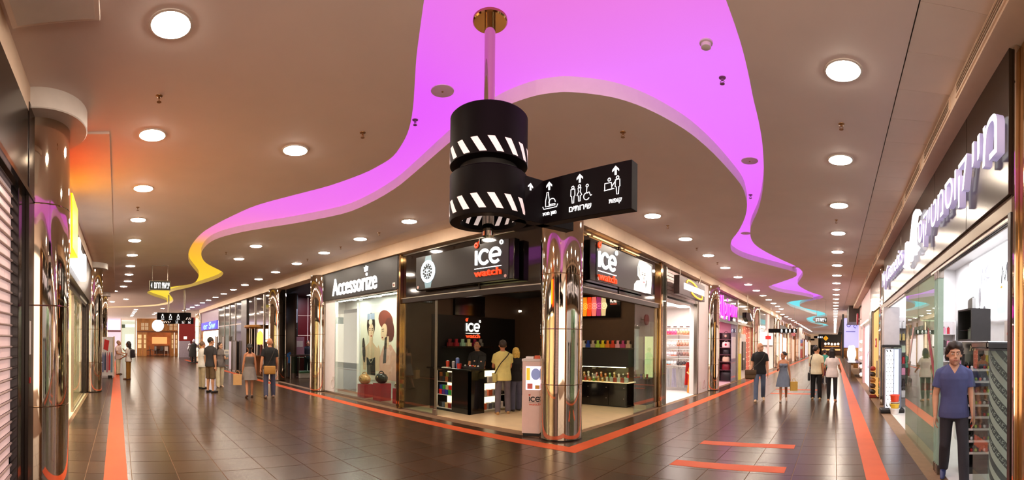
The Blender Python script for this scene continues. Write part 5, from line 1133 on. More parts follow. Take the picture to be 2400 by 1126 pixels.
# striped pillar display
t = T('pillar_display', 'striped black and silver pillar display in a clear case at the shop entrance', 'display', (1.93, 4.85, 0))
g = G().lathe([(0, 0), (.2, 0), (.2, 1.72), (0, 1.72)], n=40)
PS = bpy.data.materials.new('diagonal_stripe_print'); PS.use_nodes = True; nt = PS.node_tree; b_ = nt.nodes['Principled BSDF']; b_.inputs['Roughness'].default_value = .35
tc = nt.nodes.new('ShaderNodeTexCoord'); se = nt.nodes.new('ShaderNodeSeparateXYZ'); nt.links.new(tc.outputs['Object'], se.inputs[0])
at = nt.nodes.new('ShaderNodeMath'); at.operation = 'ARCTAN2'; nt.links.new(se.outputs[1], at.inputs[0]); nt.links.new(se.outputs[0], at.inputs[1])
m1 = nt.nodes.new('ShaderNodeMath'); m1.operation = 'MULTIPLY'; m1.inputs[1].default_value = 7 / (2 * PI) * 1.0; nt.links.new(at.outputs[0], m1.inputs[0])
m2 = nt.nodes.new('ShaderNodeMath'); m2.operation = 'MULTIPLY_ADD'; m2.inputs[1].default_value = 5.2; nt.links.new(se.outputs[2], m2.inputs[0]); nt.links.new(m1.outputs[0], m2.inputs[2])
fr = nt.nodes.new('ShaderNodeMath'); fr.operation = 'FRACT'; nt.links.new(m2.outputs[0], fr.inputs[0])
gt = nt.nodes.new('ShaderNodeMath'); gt.operation = 'GREATER_THAN'; gt.inputs[1].default_value = .5; nt.links.new(fr.outputs[0], gt.inputs[0])
mc = nt.nodes.new('ShaderNodeMix'); mc.data_type = 'RGBA'; mc.inputs[6].default_value = (*srgb((22, 20, 22)), 1); mc.inputs[7].default_value = (*srgb((222, 216, 214)), 1); nt.links.new(gt.outputs[0], mc.inputs[0]); nt.links.new(mc.outputs[2], b_.inputs['Base Color'])
g.ob('striped_pillar', PS, t, True)
mg = M((240, 236, 232), .4); mono = None
for j in range(5):
    for i in range(14):
        ph = -2.6 + i * .2 * 1.2
        z = .12 + j * .33 + (((-(7 / (2 * PI)) * ph + .27) / 5.2) % .1923) + .1923 * (j % 2)
for j in range(9):
    for i in range(12):
        ph = -PI + .15 + i * .26; z = ((j + .25) - 7 / (2 * PI) * ph) / 5.2
        if .05 < z < 1.66:
            if mono is None:
                mono = strokes('monogram', [[(-.026, -.02), (-.02, .02), (-.004, -.015), (.008, .02), (.01, -.02)], arc(.022, .0, .014, 50, 310, 6)], .0032, mg, t, 0, .4)
                me_ = mono.data; bpy.data.objects.remove(mono)
                mono = 1
            o = add('monogram', me_, t, (.2015 * math.cos(ph), .2015 * math.sin(ph), z)); o.rotation_euler = (0, .5, ph + PI / 2)
            o.rotation_euler = Euler((0, .45, ph + PI / 2))
box('cap', BLACK, -.34, .32, -.28, .28, 1.74, 1.82, t, .02); box('cap', BLACK, -.30, .28, -.25, .25, 1.72, 1.74, t)
for x0, x1, y0, y1 in ((-.32, .3, -.27, -.262), (-.32, -.312, -.27, .26)): box('case_glass', CLEAR, x0, x1, y0, y1, .02, 1.72, t)
box('corner_post', BRASS, -.09, -.07, -.275, -.26, 0, 1.72, t); box('foot', MATT, -.33, .31, -.28, .27, 0, .02, t)
t = T('price_card', 'white card with red band standing on the striped pillar display', 'card', (2.08, 4.95, 1.82), -.3); box('sheet', WHITE, -.13, .13, -.004, .004, .0, .25, t); flat(t, 'print_band', M((226, 120, 100)), [(-.1, .08), (.1, .08), (.1, .11), (-.1, .11)], -.005); flat(t, 'print_line', M((200, 170, 170)), [(-.09, .19), (.09, .19), (.09, .2), (-.09, .2)], -.005)
# bronze jamb column at the near end
t = T('door_jamb', 'tall polished bronze jamb and pillar at the near edge of the cosmetics shop', 'column', (1.42, 0, 0), ROTW)
box('cover', mat('gold_steel', (190, 150, 96), .14, 1.0, noise=.05, nscale=2), -3.36, -2.2, .02, .3, 0, 4.2, t, .02); box('edge', CHROME, -3.42, -3.36, -.02, .06, 0, 4.2, t, .01); box('frame', BROWNBLK, -3.48, -3.42, -.03, .05, 0, 2.86, t)
# --- neighbours: dark portal with gold poster, pink shop, white shop, then open end
wall('wall_right_portal', BROWNBLK, 1.5, 1.62, 13.4, 18.6, 0, 4.2)
t = T('shop_facade', 'dark shop portal with bronze posts and gold poster window', 'shop front', (1.45, 0, 0), ROTW)
box('post', CHROME, -14.0, -13.75, -.06, .05, 0, 4.18, t, .01); box('post', BROWNBLK, -17.9, -16.9, -.08, .05, 0, 3.1, t); box('fascia', mat('portal_fascia', (96, 80, 74), .2, .3, noise=.05), -18.0, -14.0, -.03, .03, 3.05, 4.18, t)
box('poster', mat('gold_poster', (236, 190, 104), .5, emit=.35), -16.7, -14.9, -.01, .03, 0.1, 3.0, t); box('strip', STEEL, -16.9, -16.8, -.06, .03, 0, 3.05, t); box('cyan_edge', glass('pane_b', (200, 236, 236), 1.2), -14.8, -14.1, -.01, 0, 0, 3.0, t)
box('alarm_sign', M((190, 60, 50)), -15.9, -15.4, -.03, -.012, 1.75, 2.05, t); box('alarm_sign_centre', M((240, 220, 200)), -15.78, -15.52, -.034, -.03, 1.82, 1.98, t); box('handle', STEEL, -15.05, -15.0, -.06, -.02, .75, 1.3, t)
for i in range(5):
    t = T('gift_tin', '%s round tin, %s in the column of tins by the gold poster' % (['black', 'dark', 'bronze', 'black', 'red'][i], ORD[i] if i else 'lowest'), 'tin', (1.34, 15.75, .1 + i * .2), 0, 'column of tins'); G().ell((0, 0, .1), (.1, .1, .09), 12).ob('body', M([(30, 26, 26), (60, 40, 36), (150, 100, 50), (40, 30, 30), (150, 40, 40)][i], .3), t, True); G().lathe([(.06, .0), (.09, 0), (.09, .03), (.06, .03)], n=14).ob('ring', M((220, 180, 120), .3), t, True)
t = T('tin_stand', 'low red stand carrying the column of round tins', 'stand', (1.34, 15.75, 0)); box('base', M((130, 40, 30)), -.12, .12, -.12, .12, 0, .1, t, .01)
t = T('shop_facade', 'pale pink lit shop front with white window', 'shop front', (1.5, 0, 0), ROTW)
box('fascia', PINKW, -24.6, -18.6, -.05, .1, 2.85, 4.2, t, .01); box('window', mat('pink_window_lit', (250, 232, 240), .4, emit=.85), -22.0, -18.8, -.02, .05, .05, 2.7, t); box('post', M((216, 180, 176), .4), -22.5, -22.0, -.12, .05, 0, 2.85, t); box('head', STEEL, -24.6, -18.6, -.08, .05, 2.72, 2.85, t); box('side_window', mat('shop_side_lit', (226, 226, 214), .4, emit=.6), -24.6, -22.5, -.01, .05, .3, 2.7, t); strokes('window_print', [arc(-19.8, 1.2, .35, 40, 320, 12)], .04, M((214, 190, 206)), t, -.03, .3)
for i in range(10): G().ell((-24.2 + i * .55, -.1, 2.9), .03, 6).ob('fairy_light', E((255, 240, 220), 4.), t)
for i in range(5): t_ = T('white_vase', 'white rounded ornament, %s in the lit corner shelf of the pink shop' % (ORD[i] if i else 'lowest'), 'ornament', (1.42, 23.4, .25 + i * .42), 0, 'ornaments in the corner shelf'); G().ell((0, 0, .1), (.14, .22, .09), 12).ob('body', E((255, 240, 225), .9), t_, True); box('plate', M((200, 190, 180)), -.1, .1, -.28, .28, -.02, .01, t_)
t = T('round_sign', 'small dark red round sign high beside the pink shop', 'sign', (1.3, 25.2, 3.3), ROTW); G().cyl((0, 0, 0), .32, -.08, 24, axis='y').ob('disc', M((160, 40, 60), .4), t, True); box('arm', STEEL, -.02, .02, 0, .34, -.03, .03, t)
wall('wall_right_far', PINKW, 1.6, 1.75, 24.6, 29.0, 0, 4.2); wall('wall_right_dark', mat('dark_bulkhead', (70, 60, 56), .6, noise=.1), .9, 3.0, 29.0, 33.0, 3.35, 4.4)
t = T('lilac_kiosk', 'tall lilac illuminated panel with drawn hearts beside the café tables', 'panel', (1.05, 34, 0), 0); box('panel', mat('lilac_lit', (150, 150, 226), .4, emit=.75), -.35, .75, 0, .1, 1.7, 3.9, t); box('frame', MATT, -.5, -.35, -.02, .12, .9, 4.2, t); strokes('print_heart', [arc(0, 3.4, .14, 0, 360, 10), [(-.2, 2.9), (.5, 2.9)], arc(.5, 3.3, .12, 0, 300, 8)], .03, M((90, 90, 170)), t, -.01, .3)
t = T('floor_lamp_vase', 'tall glowing white vase on the terrace table', 'lamp', (1.15, 30.5, .85)); G().lathe([(0, 0), (.2, 0), (.3, .3), (.3, .6), (.2, .95), (.14, 1.0), (0, 1.0)], n=20).ob('body', E((250, 250, 255), 1.2), t, True); G().lathe([(.12, 1.0), (.15, 1.0), (.15, 1.03), (.12, 1.03)], n=16).ob('rim', WHITE, t)
t = T('terrace_rail', 'dark terrace counter with posts beside the long corridor', 'counter', (1.15, 30.0, 0)); box('top', BROWNBLK, -.35, .45, -4.0, 6.0, .8, .85, t); 
for y in range(-4, 7, 2): box('panel', mat('terrace_panel', (90, 78, 70), .3, noise=.1), -.3, -.2, y - .0, y + 1.2, 0, .8, t)
for i in range(5):
    y = 38 + i * 10
    t = T('corridor_shop', 'lit shop front, %s in the far run beyond the lilac panel' % (ORD[i]), 'shop front', (1.9, y, 0), ROTW, 'far shop fronts beyond the lilac panel'); box('wall', PINKW, -10, 0, .1, .3, 0, 4.4, t); box('window', mat('far_r_window_%d' % i, [(250, 236, 226), (255, 220, 200), (240, 240, 255), (250, 230, 200), (255, 240, 230)][i], .4, emit=.7), -9.0, -1.0, 0, .1, .3, 2.8, t); box('post', BRASS, -.9, -.4, -.3, .1, 0, 4.3, t)
    box('post', BRASS, -6, -5.6, -.3, .1, 0, 4.3, t)
# ================================================================== LEFT WALL (shuttered side) and the far left end
t = T('roller_shutter', 'closed roller shutter with see-through pink panels', 'shutter', (0, -1.06, 0), PI)
SP = mat('shutter_pane', (238, 206, 200), .35, noise=.06, nscale=4, emit=.3); SB = mat('shutter_bar', (206, 184, 176), .35, .4, noise=.06)  # panes glow slightly in place of light coming through from inside
W0, W1 = 2.4, 4.28
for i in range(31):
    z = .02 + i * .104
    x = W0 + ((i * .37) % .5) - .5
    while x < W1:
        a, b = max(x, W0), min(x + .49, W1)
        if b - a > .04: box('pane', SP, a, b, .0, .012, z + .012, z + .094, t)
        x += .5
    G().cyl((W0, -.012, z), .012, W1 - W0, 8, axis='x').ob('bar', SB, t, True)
for i, (x, z, w_, h) in enumerate([(3.62, 1.45, .2, .38), (3.66, 1.72, .1, .1)]): box('paper_notice', WHITE, x - w_ / 2, x + w_ / 2, -.03, -.025, z - h / 2, z + h / 2, t)
for z in (1.33, 1.43, 1.52): box('notice_line', M((120, 110, 110)), 3.55, 3.69, -.032, -.03, z, z + .012, t)
t = T('shutter_frame', 'black frame post beside the roller shutter', 'frame', (0, -1.04, 0), PI)
box('post', BLACK, 4.28, 4.56, -.06, .12, 0, 3.28, t, .006); box('post', BROWNBLK, 4.58, 4.86, -.1, .12, 0, 4.2, t, .006); box('head', BLACK, 2.2, 4.28, -.04, .1, 3.2, 3.28, t); box('plate', WHITE, 4.62, 4.68, -.105, -.1, 1.6, 1.95, t); box('button', M((200, 40, 40)), 4.64, 4.67, -.108, -.1, 1.3, 1.36, t); box('notice', WHITE, 4.35, 4.5, -.07, -.06, 3.34, 3.6, t)
t = T('fascia_panel', 'plain dark brown glossy fascia above the roller shutter', 'fascia', (0, -1.0, 0), PI); box('panel', mat('dark_fascia_metal', (30, 24, 18), .2, .3, noise=.1, nscale=1.5), 1.8, 4.86, -.05, .05, 3.28, 4.2, t, .006); box('lower_edge', BLACK, 1.8, 4.86, -.07, .05, 3.24, 3.29, t)
wall('wall_left_near', MATT, -4.9, -1.8, -1.3, -1.16, 0, 4.2)
# glass-fronted shop with the orange lit sign
t = T('shop_sign', 'orange and yellow lit box sign with white letters on the shuttered side', 'sign', (0, -.92, 0), ROTK)
box('fascia', mat('graphite_fascia', (60, 52, 48), .3, .4, noise=.06), 5.7, 15.2, -.04, .2, 3.0, 4.12, t); box('orange_box', mat('orange_lit', (250, 84, 20), .4, emit=2.2, ecol=(255, 70, 10)), 6.0, 7.0, -.2, -.04, 3.08, 4.0, t, .01); box('yellow_box', mat('yellow_lit', (255, 190, 0), .4, emit=2.2, ecol=(255, 170, 0)), 7.05, 8.0, -.22, -.04, 3.2, 4.05, t, .01)
for i, (a, h) in enumerate([(8.3, .5), (8.7, .62), (9.1, .45), (9.5, .45), (9.9, .45), (10.3, .6)]): G().box(a, a + .26, -.2, -.04, 3.12, 3.12 + h).bevel(.03).ob('letter_block', LETTER, t)
t = T('shop_facade', 'glass shop front with cream lit interior on the shuttered side', 'shop front', (0, -1.08, 0), ROTK)
box('head', BROWNBLK, 5.7, 15.2, -.06, .06, 2.85, 3.0, t); box('pane', CLEAR, 11.0, 14.9, -.008, .008, .02, 2.85, t); box('rail', STEEL, 11.0, 14.9, -.02, .02, 0, .03, t); box('post', BROWNBLK, 14.9, 15.2, -.08, .1, 0, 3.0, t); box('post', STEEL, 10.95, 11.0, -.03, .03, 0, 2.85, t); box('sliding_leaf', CREAM, 9.0, 10.2, .05, .1, .02, 2.85, t); box('leaf_edge', STEEL, 10.2, 10.25, .04, .11, .02, 2.85, t); box('handle', STEEL, 9.5, 9.53, .0, .05, 1.05, 1.5, t)
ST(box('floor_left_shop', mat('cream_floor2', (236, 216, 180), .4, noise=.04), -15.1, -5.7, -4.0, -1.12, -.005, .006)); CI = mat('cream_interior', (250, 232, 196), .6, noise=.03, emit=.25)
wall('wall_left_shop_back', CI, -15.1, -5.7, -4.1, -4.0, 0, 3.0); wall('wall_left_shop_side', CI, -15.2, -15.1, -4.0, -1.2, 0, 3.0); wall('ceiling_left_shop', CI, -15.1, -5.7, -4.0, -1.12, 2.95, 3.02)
for i, x in enumerate((-8.0, -12.0)): glow_panel(x, -2.4, 2.95, 2.4, .9, 'ceiling light panel of the cream shop on the shuttered side, %s' % ['nearer', 'farther'][i], 26., (255, 236, 200))
t = T('counter_unit', 'small white counter inside the cream lit shop', 'counter', (-10.6, -2.0, 0)); box('body', CREAM, -.6, .6, -.25, .25, 0, .95, t); box('top', WHITE, -.65, .65, -.3, .3, .95, 1.0, t)
wall('wall_left_mid', mat('left_mid_wall', (120, 96, 80), .5, noise=.06), -24.5, -15.2, -1.5, -1.22, 0, 4.2)
# poster stand
t = T('poster_stand', 'leaning floor poster stand with red sale tag and bottle pictures', 'stand', (-21.4, -.62, 0), PI / 2 - .1)
fr_ = G().box(-.3, .3, -.03, .03, .1, 1.92).ob('panel', M((226, 220, 216)), t); fr_.rotation_euler = (-.06, 0, 0)
flat(fr_, 'print_tag', M((200, 40, 40)), [(-.2, 1.35), (.02, 1.25), (.08, 1.75), (-.15, 1.82)], -.032)
for i, c in enumerate([(90, 100, 140), (60, 70, 100), (190, 120, 130), (200, 60, 70), (120, 150, 170)]): flat(fr_, 'print_bottle', M(c), [(-.26 + i * .105, .25 + .1 * (i % 2)), (-.17 + i * .105, .25 + .1 * (i % 2)), (-.17 + i * .105, 1.0), (-.2 + i * .105, 1.2), (-.23 + i * .105, 1.2), (-.26 + i * .105, 1.0)], -.032 - .001 * i)
box('foot', M((200, 190, 190)), -.32, .32, -.12, .14, 0, .1, t, .01); box('foot_block', MATT, .05, .25, -.14, -.12, 0, .12, t); box('back_board', M((226, 200, 160)), .28, .34, .0, .05, .1, 1.95, t)
# far left end -------------------------------------------------
t = T('lilac_shop', 'pale lilac lit shop entrance beside the frosted glass screen', 'shop front', (-52.4, 0, 0), PI / 2); box('wall', mat('lilac_wall', (226, 206, 232), .5, noise=.03, emit=.35), -5.0, .05, 0, .3, 0, 4.3, t); box('lit_band', E((246, 240, 255), 1.), -4.5, -.1, -.05, 0, 3.0, 4.1, t); box('beam', M((110, 60, 70)), -5.0, 0, -.1, 0, 2.75, 2.95, t)
t = T('frosted_screen', 'tall pale green frosted glass screen beside the wooden restaurant', 'screen', (-52.0, 0, 0), PI / 2); box('pane', mat('frosted_green', (206, 222, 206), .4, noise=.05, emit=.35), .1, 1.65, 0, .06, 0, 4.0, t); box('frame', WHITE, .0, .12, -.05, .1, 0, 4.3, t); box('frame', WHITE, 1.62, 1.8, -.05, .1, 0, 4.3, t); box('lit_band', E((250, 255, 245), 1.1), .5, 1.6, -.02, 0, 3.3, 3.6, t); box('door', mat('frosted_door', (226, 236, 230), .4, emit=.5), .5, 1.5, -.02, 0, 0, 2.5, t); box('exit_plate', M((70, 90, 70)), .12, .5, -.08, -.04, 3.2, 3.6, t)
WOOD = mat('honey_wood', (176, 120, 60), .45, noise=.3, nscale=2.5, stretch=(6, 6, .6)); DW = mat('dark_wood', (110, 62, 30), .45, noise=.25, nscale=3)
t = T('wooden_restaurant', 'honey wood restaurant front with big round white sign', 'restaurant', (-52.0, 0, 0), PI / 2)
box('fascia', WOOD, 1.85, 6.6, .0, .2, 2.85, 4.3, t)
for i in range(9): box('plank', WOOD, 1.87 + i * .525, 2.37 + i * .525, -.03, 0, 2.9, 4.25, t, .01)
box('cornice', DW, 1.85, 6.6, -.1, 0, 2.72, 2.88, t); G().cyl((4.25, -.06, 3.5), .68, -.12, 32, axis='y').ob('round_sign', E((255, 255, 255), 2.6), t, True); strokes('sign_rim', [arc(4.25, 3.5, .7, 0, 360, 28)], .03, DW, t, -.12, 1)
for a in (2.35, 2.8, 5.6, 6.1): w_ = box('window', M((230, 214, 180), .3), a, a + .35, -.045, -.03, 3.0, 3.8, t); box('bar', WOOD, a + .16, a + .19, -.055, -.045, 3.0, 3.8, w_); box('bar', WOOD, a, a + .35, -.055, -.045, 3.38, 3.42, w_)
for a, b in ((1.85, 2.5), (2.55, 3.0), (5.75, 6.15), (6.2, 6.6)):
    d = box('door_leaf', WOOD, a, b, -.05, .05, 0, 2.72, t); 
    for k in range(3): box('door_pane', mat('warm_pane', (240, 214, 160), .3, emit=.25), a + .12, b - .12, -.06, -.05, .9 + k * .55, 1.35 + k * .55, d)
box('interior', mat('restaurant_inside', (170, 96, 50), .6, noise=.4, nscale=1.2, emit=.25), 2.4, 6.2, 2.8, 3.0, 0, 3.0, t); box('inside_shelf', mat('inside_glow', (246, 180, 110), .5, emit=.6), 3.8, 5.6, 2.6, 2.8, 1.4, 2.2, t); box('inside_floor', DW, 2.0, 6.4, .2, 3., -.004, .01, t); box('panel', DW, 4.0, 5.8, 1.8, 1.85, .2, 1.2, t)  # inner wall and shelf glow in place of lamps in the room
for i, y in enumerate((3.5, 4.3, 5.0)):
    x = -53.2 - .3 * (i % 2)
    t = T('cafe_table', 'dark café table, %s inside the wooden restaurant' % ['first', 'middle', 'last'][i], 'table', (x, y, 0), 0, 'tables of the wooden restaurant'); G().cyl((0, 0, .72), .35, .03, 20).ob('top', MATT, t); G().cyl((0, 0, .03), .03, .7, 10).ob('stem', MATT, t); G().cyl((0, 0, 0), .22, .03, 16).ob('foot', MATT, t)
for i, y in enumerate((3.2, 3.9, 4.7, 5.3)):
    t = T('bar_chair', '%s bar chair, %s in the wooden restaurant' % (['black', 'grey', 'dark', 'white'][i], ['first', 'second', 'third', 'fourth'][i]), 'chair', (-52.5, y, 0), .5 * i, 'chairs of the wooden restaurant'); c = M([(40, 36, 36), (110, 100, 96), (50, 40, 40), (220, 210, 200)][i], .5)
    box('seat', c, -.2, .2, -.2, .2, .6, .65, t, .01); box('backrest', c, -.2, .2, .16, .2, .65, 1.1, t, .01)
    for sx in (-1, 1):
        for sy in (-1, 1): G().tube([(sx * .17, sy * .17, .6), (sx * .21, sy * .21, 0)], .015, 6).ob('leg', c, t)
t = T('red_wall_panel', 'dark red wall with white fire symbol beside the wooden restaurant', 'wall', (-48.0, 0, 0), PI / 2); box('panel', M((136, 24, 24), .45), 6.2, 8.3, 0, .2, 1.75, 4.3, t); box('lower_panel', M((170, 160, 178), .4), 6.2, 7.4, 0, .2, 0, 1.75, t); box('lower_panel', M((100, 20, 22), .4), 7.4, 8.3, 0, .2, 0, 1.75, t); box('fire_symbol', E((255, 225, 215), .9), 6.7, 7.05, -.02, 0, 1.95, 2.25, t)
t = T('armoured_figure', 'silver armoured statue on a black base with gold and white trim', 'statue', (-36.0, 5.85, 0), -1.9)
SV = mat('statue_silver', (190, 190, 200), .3, .7, noise=.3, nscale=12)
G().cyl((0, 0, 0), .5, .08, 20).ob('base', MATT, t)
g = G(); g.cap((-.14, 0, .1), (-.12, 0, .55), .09, .11).cap((.14, -.1, .1), (.12, -.03, .55), .09, .11).cap((-.12, 0, .55), (-.09, 0, .95), .11, .14).cap((.12, -.03, .55), (.09, 0, .95), .11, .14).cap((0, 0, .95), (0, -.02, 1.4), .18, .23); g.ob('body', MATT, t, True)
g = G(); g.ell((0, -.08, 1.3), (.25, .2, .2)).ell((-.32, 0, 1.45), (.14, .14, .12)).ell((.32, 0, 1.45), (.14, .14, .12)).ell((0, -.03, 1.75), (.13, .15, .16)); g.ob('armour', SV, t, True)
g = G(); g.cap((-.34, 0, 1.42), (-.45, -.1, 1.1), .08, .07).cap((-.45, -.1, 1.1), (-.3, -.35, .95), .07, .06).cap((.34, 0, 1.42), (.45, 0, 1.1), .08, .07).cap((.45, 0, 1.1), (.4, -.25, .9), .07, .06); g.ob('arm', SV, t, True)
G().ell((-.4, -.25, 1.3), (.18, .08, .12)).ob('trim', M((220, 180, 40), .4), t, True); G().loft([(0, -.05, .75, .22, .18), (0, -.02, 1.05, .2, .16)], 14).ob('skirt', M((210, 220, 240), .5), t, True); G().loft([(.1, .15, .5, .3, .06), (.05, .16, 1.0, .28, .06), (0, .14, 1.5, .2, .05)], 12).ob('cape', MATT, t, True)
# ---------------------------------------------------------------- facade beyond the side passage (x -20 .. -38)
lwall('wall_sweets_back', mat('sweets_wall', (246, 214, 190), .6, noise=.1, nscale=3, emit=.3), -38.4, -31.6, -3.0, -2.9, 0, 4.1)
t = T('sweet_shop', 'sweet shop front with blue lit sign and bright orange interior', 'shop front', (0, LY(0), 0), ROTL)
box('sign', mat('blue_sign_lit', (40, 40, 200), .4, emit=.7), -37.6, -31.7, -.1, .0, 2.65, 3.25, t)
text('lettering', 'er Sw', E((110, 150, 255), 2.2), t, -34.3, -.12, 2.95, w=4.4, h=.52, depth=.03, bold=.01)
box('band', M((150, 130, 150), .4), -38.4, -31.6, .05, .15, 3.25, 4.1, t); box('band', M((120, 40, 40)), -38.0, -31.7, -.02, .05, 2.55, 2.65, t)
for i in range(4): box('shelf', M((240, 190, 160)), -37.4, -31.9, 1.9, 2.3, .5 + i * .5, .54 + i * .5, t)
SWC = [('red', (200, 50, 50)), ('cream', (250, 236, 210)), ('orange', (240, 140, 60)), ('yellow', (240, 200, 80))]
for r in range(4):
    for i in range(6):
        cn, c = SWC[(i + r) % 4]; x = -37.0 + i * .9
        t_ = T('sweet_tub', '%s tub of sweets, %s on shelf %s of the sweet shop' % (cn, ORD[i] if i else 'first', ['one', 'two', 'three', 'four'][r]), 'tub', (x, LY(x) + 2.05, .54 + r * .5), ROTL, 'tubs in the sweet shop'); G().cyl((0, 0, 0), .22, .3, 12).ob('body', mat('tub_%d' % ((i + r) % 4), c, .5, emit=.3), t_); G().cyl((0, 0, .3), .23, .03, 12).ob('lid', WHITE, t_)
t = T('glass_entrance', 'tall clear glass entrance screens with steel posts', 'glass screen', (0, LY(0), 0), ROTL)
for i, (a, b) in enumerate([(-31.5, -29.6), (-29.5, -28.2), (-28.1, -26.8), (-26.7, -25.4)]): box('pane', glass('screen_glass', (196, 214, 208), 1.4, .06), a, b, -.01, .01, .03, 4.1, t); box('post', STEEL, b, b + .08, -.05, .05, 0, 4.1, t)
box('head_rail', STEEL, -31.5, -25.3, -.03, .03, 2.75, 2.82, t)
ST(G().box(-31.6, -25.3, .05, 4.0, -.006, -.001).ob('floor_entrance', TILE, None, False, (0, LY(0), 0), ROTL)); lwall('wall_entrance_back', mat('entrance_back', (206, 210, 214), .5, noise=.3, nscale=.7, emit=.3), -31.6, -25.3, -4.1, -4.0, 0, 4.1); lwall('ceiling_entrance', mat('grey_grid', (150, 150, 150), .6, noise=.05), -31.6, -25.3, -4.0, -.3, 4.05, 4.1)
for i, (x, c, cn) in enumerate([(-31.0, (140, 130, 120), 'brown'), (-28.9, (130, 124, 116), 'tall grey'), (-27.0, (200, 196, 226), 'lilac'), (-26.0, (70, 66, 72), 'dark')]):
    t = T('entrance_gate', '%s security gate panel at the glass entrance' % cn, 'gate', (x, LY(x) - .25, 0), ROTL, 'security gates'); box('panel', M(c, .35), -.28, .28, -.03, .03, .05, 2.05 if i < 2 else 1.75, t, .01); box('frame', STEEL, -.32, -.28, -.04, .04, 0, 2.1 if i < 2 else 1.8, t); box('frame', STEEL, .28, .32, -.04, .04, 0, 2.1 if i < 2 else 1.8, t); box('foot', STEEL, -.33, .33, -.06, .06, 0, .05, t)
lwall('wall_dark_pier', BROWNBLK, -25.3, -24.2, -.4, .08, 0, 4.11)
t = T('smoked_glass_facade', 'dark glazed shop front between the pier and the steel column', 'shop front', (0, LY(0), 0), ROTL)
for i in range(3): box('pane', mat('smoked_glass', (30, 24, 22), .06, noise=.06, coat=.5, spec=.8), -24.2 + i * 1.45, -22.8 + i * 1.45, .0, .03, 2.6, 4.1, t); box('post', STEEL, -22.8 + i * 1.45, -22.72 + i * 1.45, -.05, .05, 0, 4.1, t)
lwall('wall_dark_back', mat('dark_shop_back', (60, 40, 30), .6, noise=.5, nscale=1.5), -24.2, -20.3, -1.3, -1.2, 0, 4.1)
t = T('round_booth', 'round wooden booth top with amber glow in the dark shop', 'booth', (-22.9, LY(-22.9) + .3, 0)); G().lathe([(.75, 2.45), (.86, 2.5), (.86, 2.58), (.75, 2.62), (.66, 2.58), (.66, 2.5), (.75, 2.45)], n=40).ob('ring', WOOD, t, True); G().lathe([(.0, 1.6), (.17, 1.6), (.2, 1.85), (.14, 2.2), (.0, 2.35)], n=16).ob('lamp_shade', mat('amber_shade', (250, 190, 80), .5, emit=1.6), t, True); G().lathe([(0, 0), (.66, 0), (.66, .95), (.7, 1.0), (0, 1.0)], n=32).ob('counter', DW, t, True)
for a in range(4): G().cyl((.7 * math.cos(a * PI / 2 + .4), .7 * math.sin(a * PI / 2 + .4), 1.0), .03, 1.45, 8).ob('post', STEEL, t)
for i in range(8): x = -23.6 + i * .42; t = T('hanging_coat', '%s hanging garment, %s on the rail of the dark shop' % (['black', 'wine', 'brown', 'grey'][i % 4], ORD[i] if i else 'first'), 'garment', (x, LY(x) + .45, 1.75), ROTL, 'garments in the dark shop'); G().loft([(0, 0, -.9, .16, .07), (0, 0, -.3, .15, .06), (0, 0, 0, .1, .04)], 10).ob('cloth', M([(24, 20, 22), (90, 24, 34), (80, 56, 40), (90, 84, 84)][i % 4], .7), t, True); G().tube([(0, 0, 0), (0, 0, .1)], .008, 5).ob('hook', STEEL, t)
t = T('garment_rail', 'steel garment rail in the dark shop', 'rail', (0, LY(0) + .45, 0), ROTL); G().cyl((-23.9, 0, 1.86), .015, 3.4, 8, axis='x').ob('bar', STEEL, t)
for x in (-23.8, -20.6): G().cyl((x, 0, 0), .02, 1.86, 8).ob('leg', STEEL, t)
# side passage with café
ST(G().box(-23, -14.9, 7.0, 16.0, -.006, -.001).ob('floor_passage', TILE)); 0
stripe('floor_stripe', [(-19.2, 9.2), (-14.9, 9.2), (-14.9, 8.9), (-19.2, 8.9)], 'orange tile stripe crossing the side passage before the glass railing')
t = T('cafe_wall', 'dark red panelled café wall with white joint lines', 'wall', (-23.0, 0, 0), PI / 2 - .0); RW = M((98, 16, 20), .4)
CXw = [(8.8, 10.05), (10.05, 12.0), (12.0, 14.0)]
for a, b in CXw:
    for z0, z1 in ((0, .9), (.92, 2.1), (2.12, 3.2), (3.22, 4.3)): box('panel', RW, a + .02, b - .02, 0, .05, z0, z1, t, .004)
box('joint', E((255, 235, 225), .5), 8.8, 14, .05, .06, 0, 4.3, t)
t = T('cafe_sign_pier', 'dark pier with white café letters and pale notice panel', 'sign', (-21.9, 8.4, 0), PI / 2); box('pier', MATT, -.6, .55, -.1, .3, 0, 4.2, t); box('panel', mat('pale_notice', (206, 206, 226), .5, emit=.45), -.5, .5, -.12, -.1, 2.75, 3.45, t); box('line', M((110, 110, 120)), -.3, .4, -.13, -.12, 3.15, 3.22, t); box('line', M((140, 140, 150)), -.3, .4, -.13, -.12, 2.85, 2.9, t); text('lettering', 'café', LETTER, t, .1, -.12, 2.5, w=.75, h=.32, depth=.03, bold=.008); box('lit_edge', E((255, 255, 255), 1.5), .1, .25, -.12, -.1, 1.2, 2.1, t)
t = T('glass_railing', 'glass railing with steel posts across the side passage', 'railing', (-20.1, 8.6, 0), PI / 2); box('pane', GREENGLASS, -.7, 2.6, -.01, .01, .25, 1.05, t); box('handrail', STEEL, -.75, 2.7, -.04, .04, 1.08, 1.15, t); box('kerb', M((200, 190, 180), .4), -.2, 2.7, .05, .25, 0, .35, t, .02)
for x in (-.68, .4, 1.5, 2.6): G().cyl((x, 0, 0), .035, 1.1, 10).ob('post', STEEL, t)
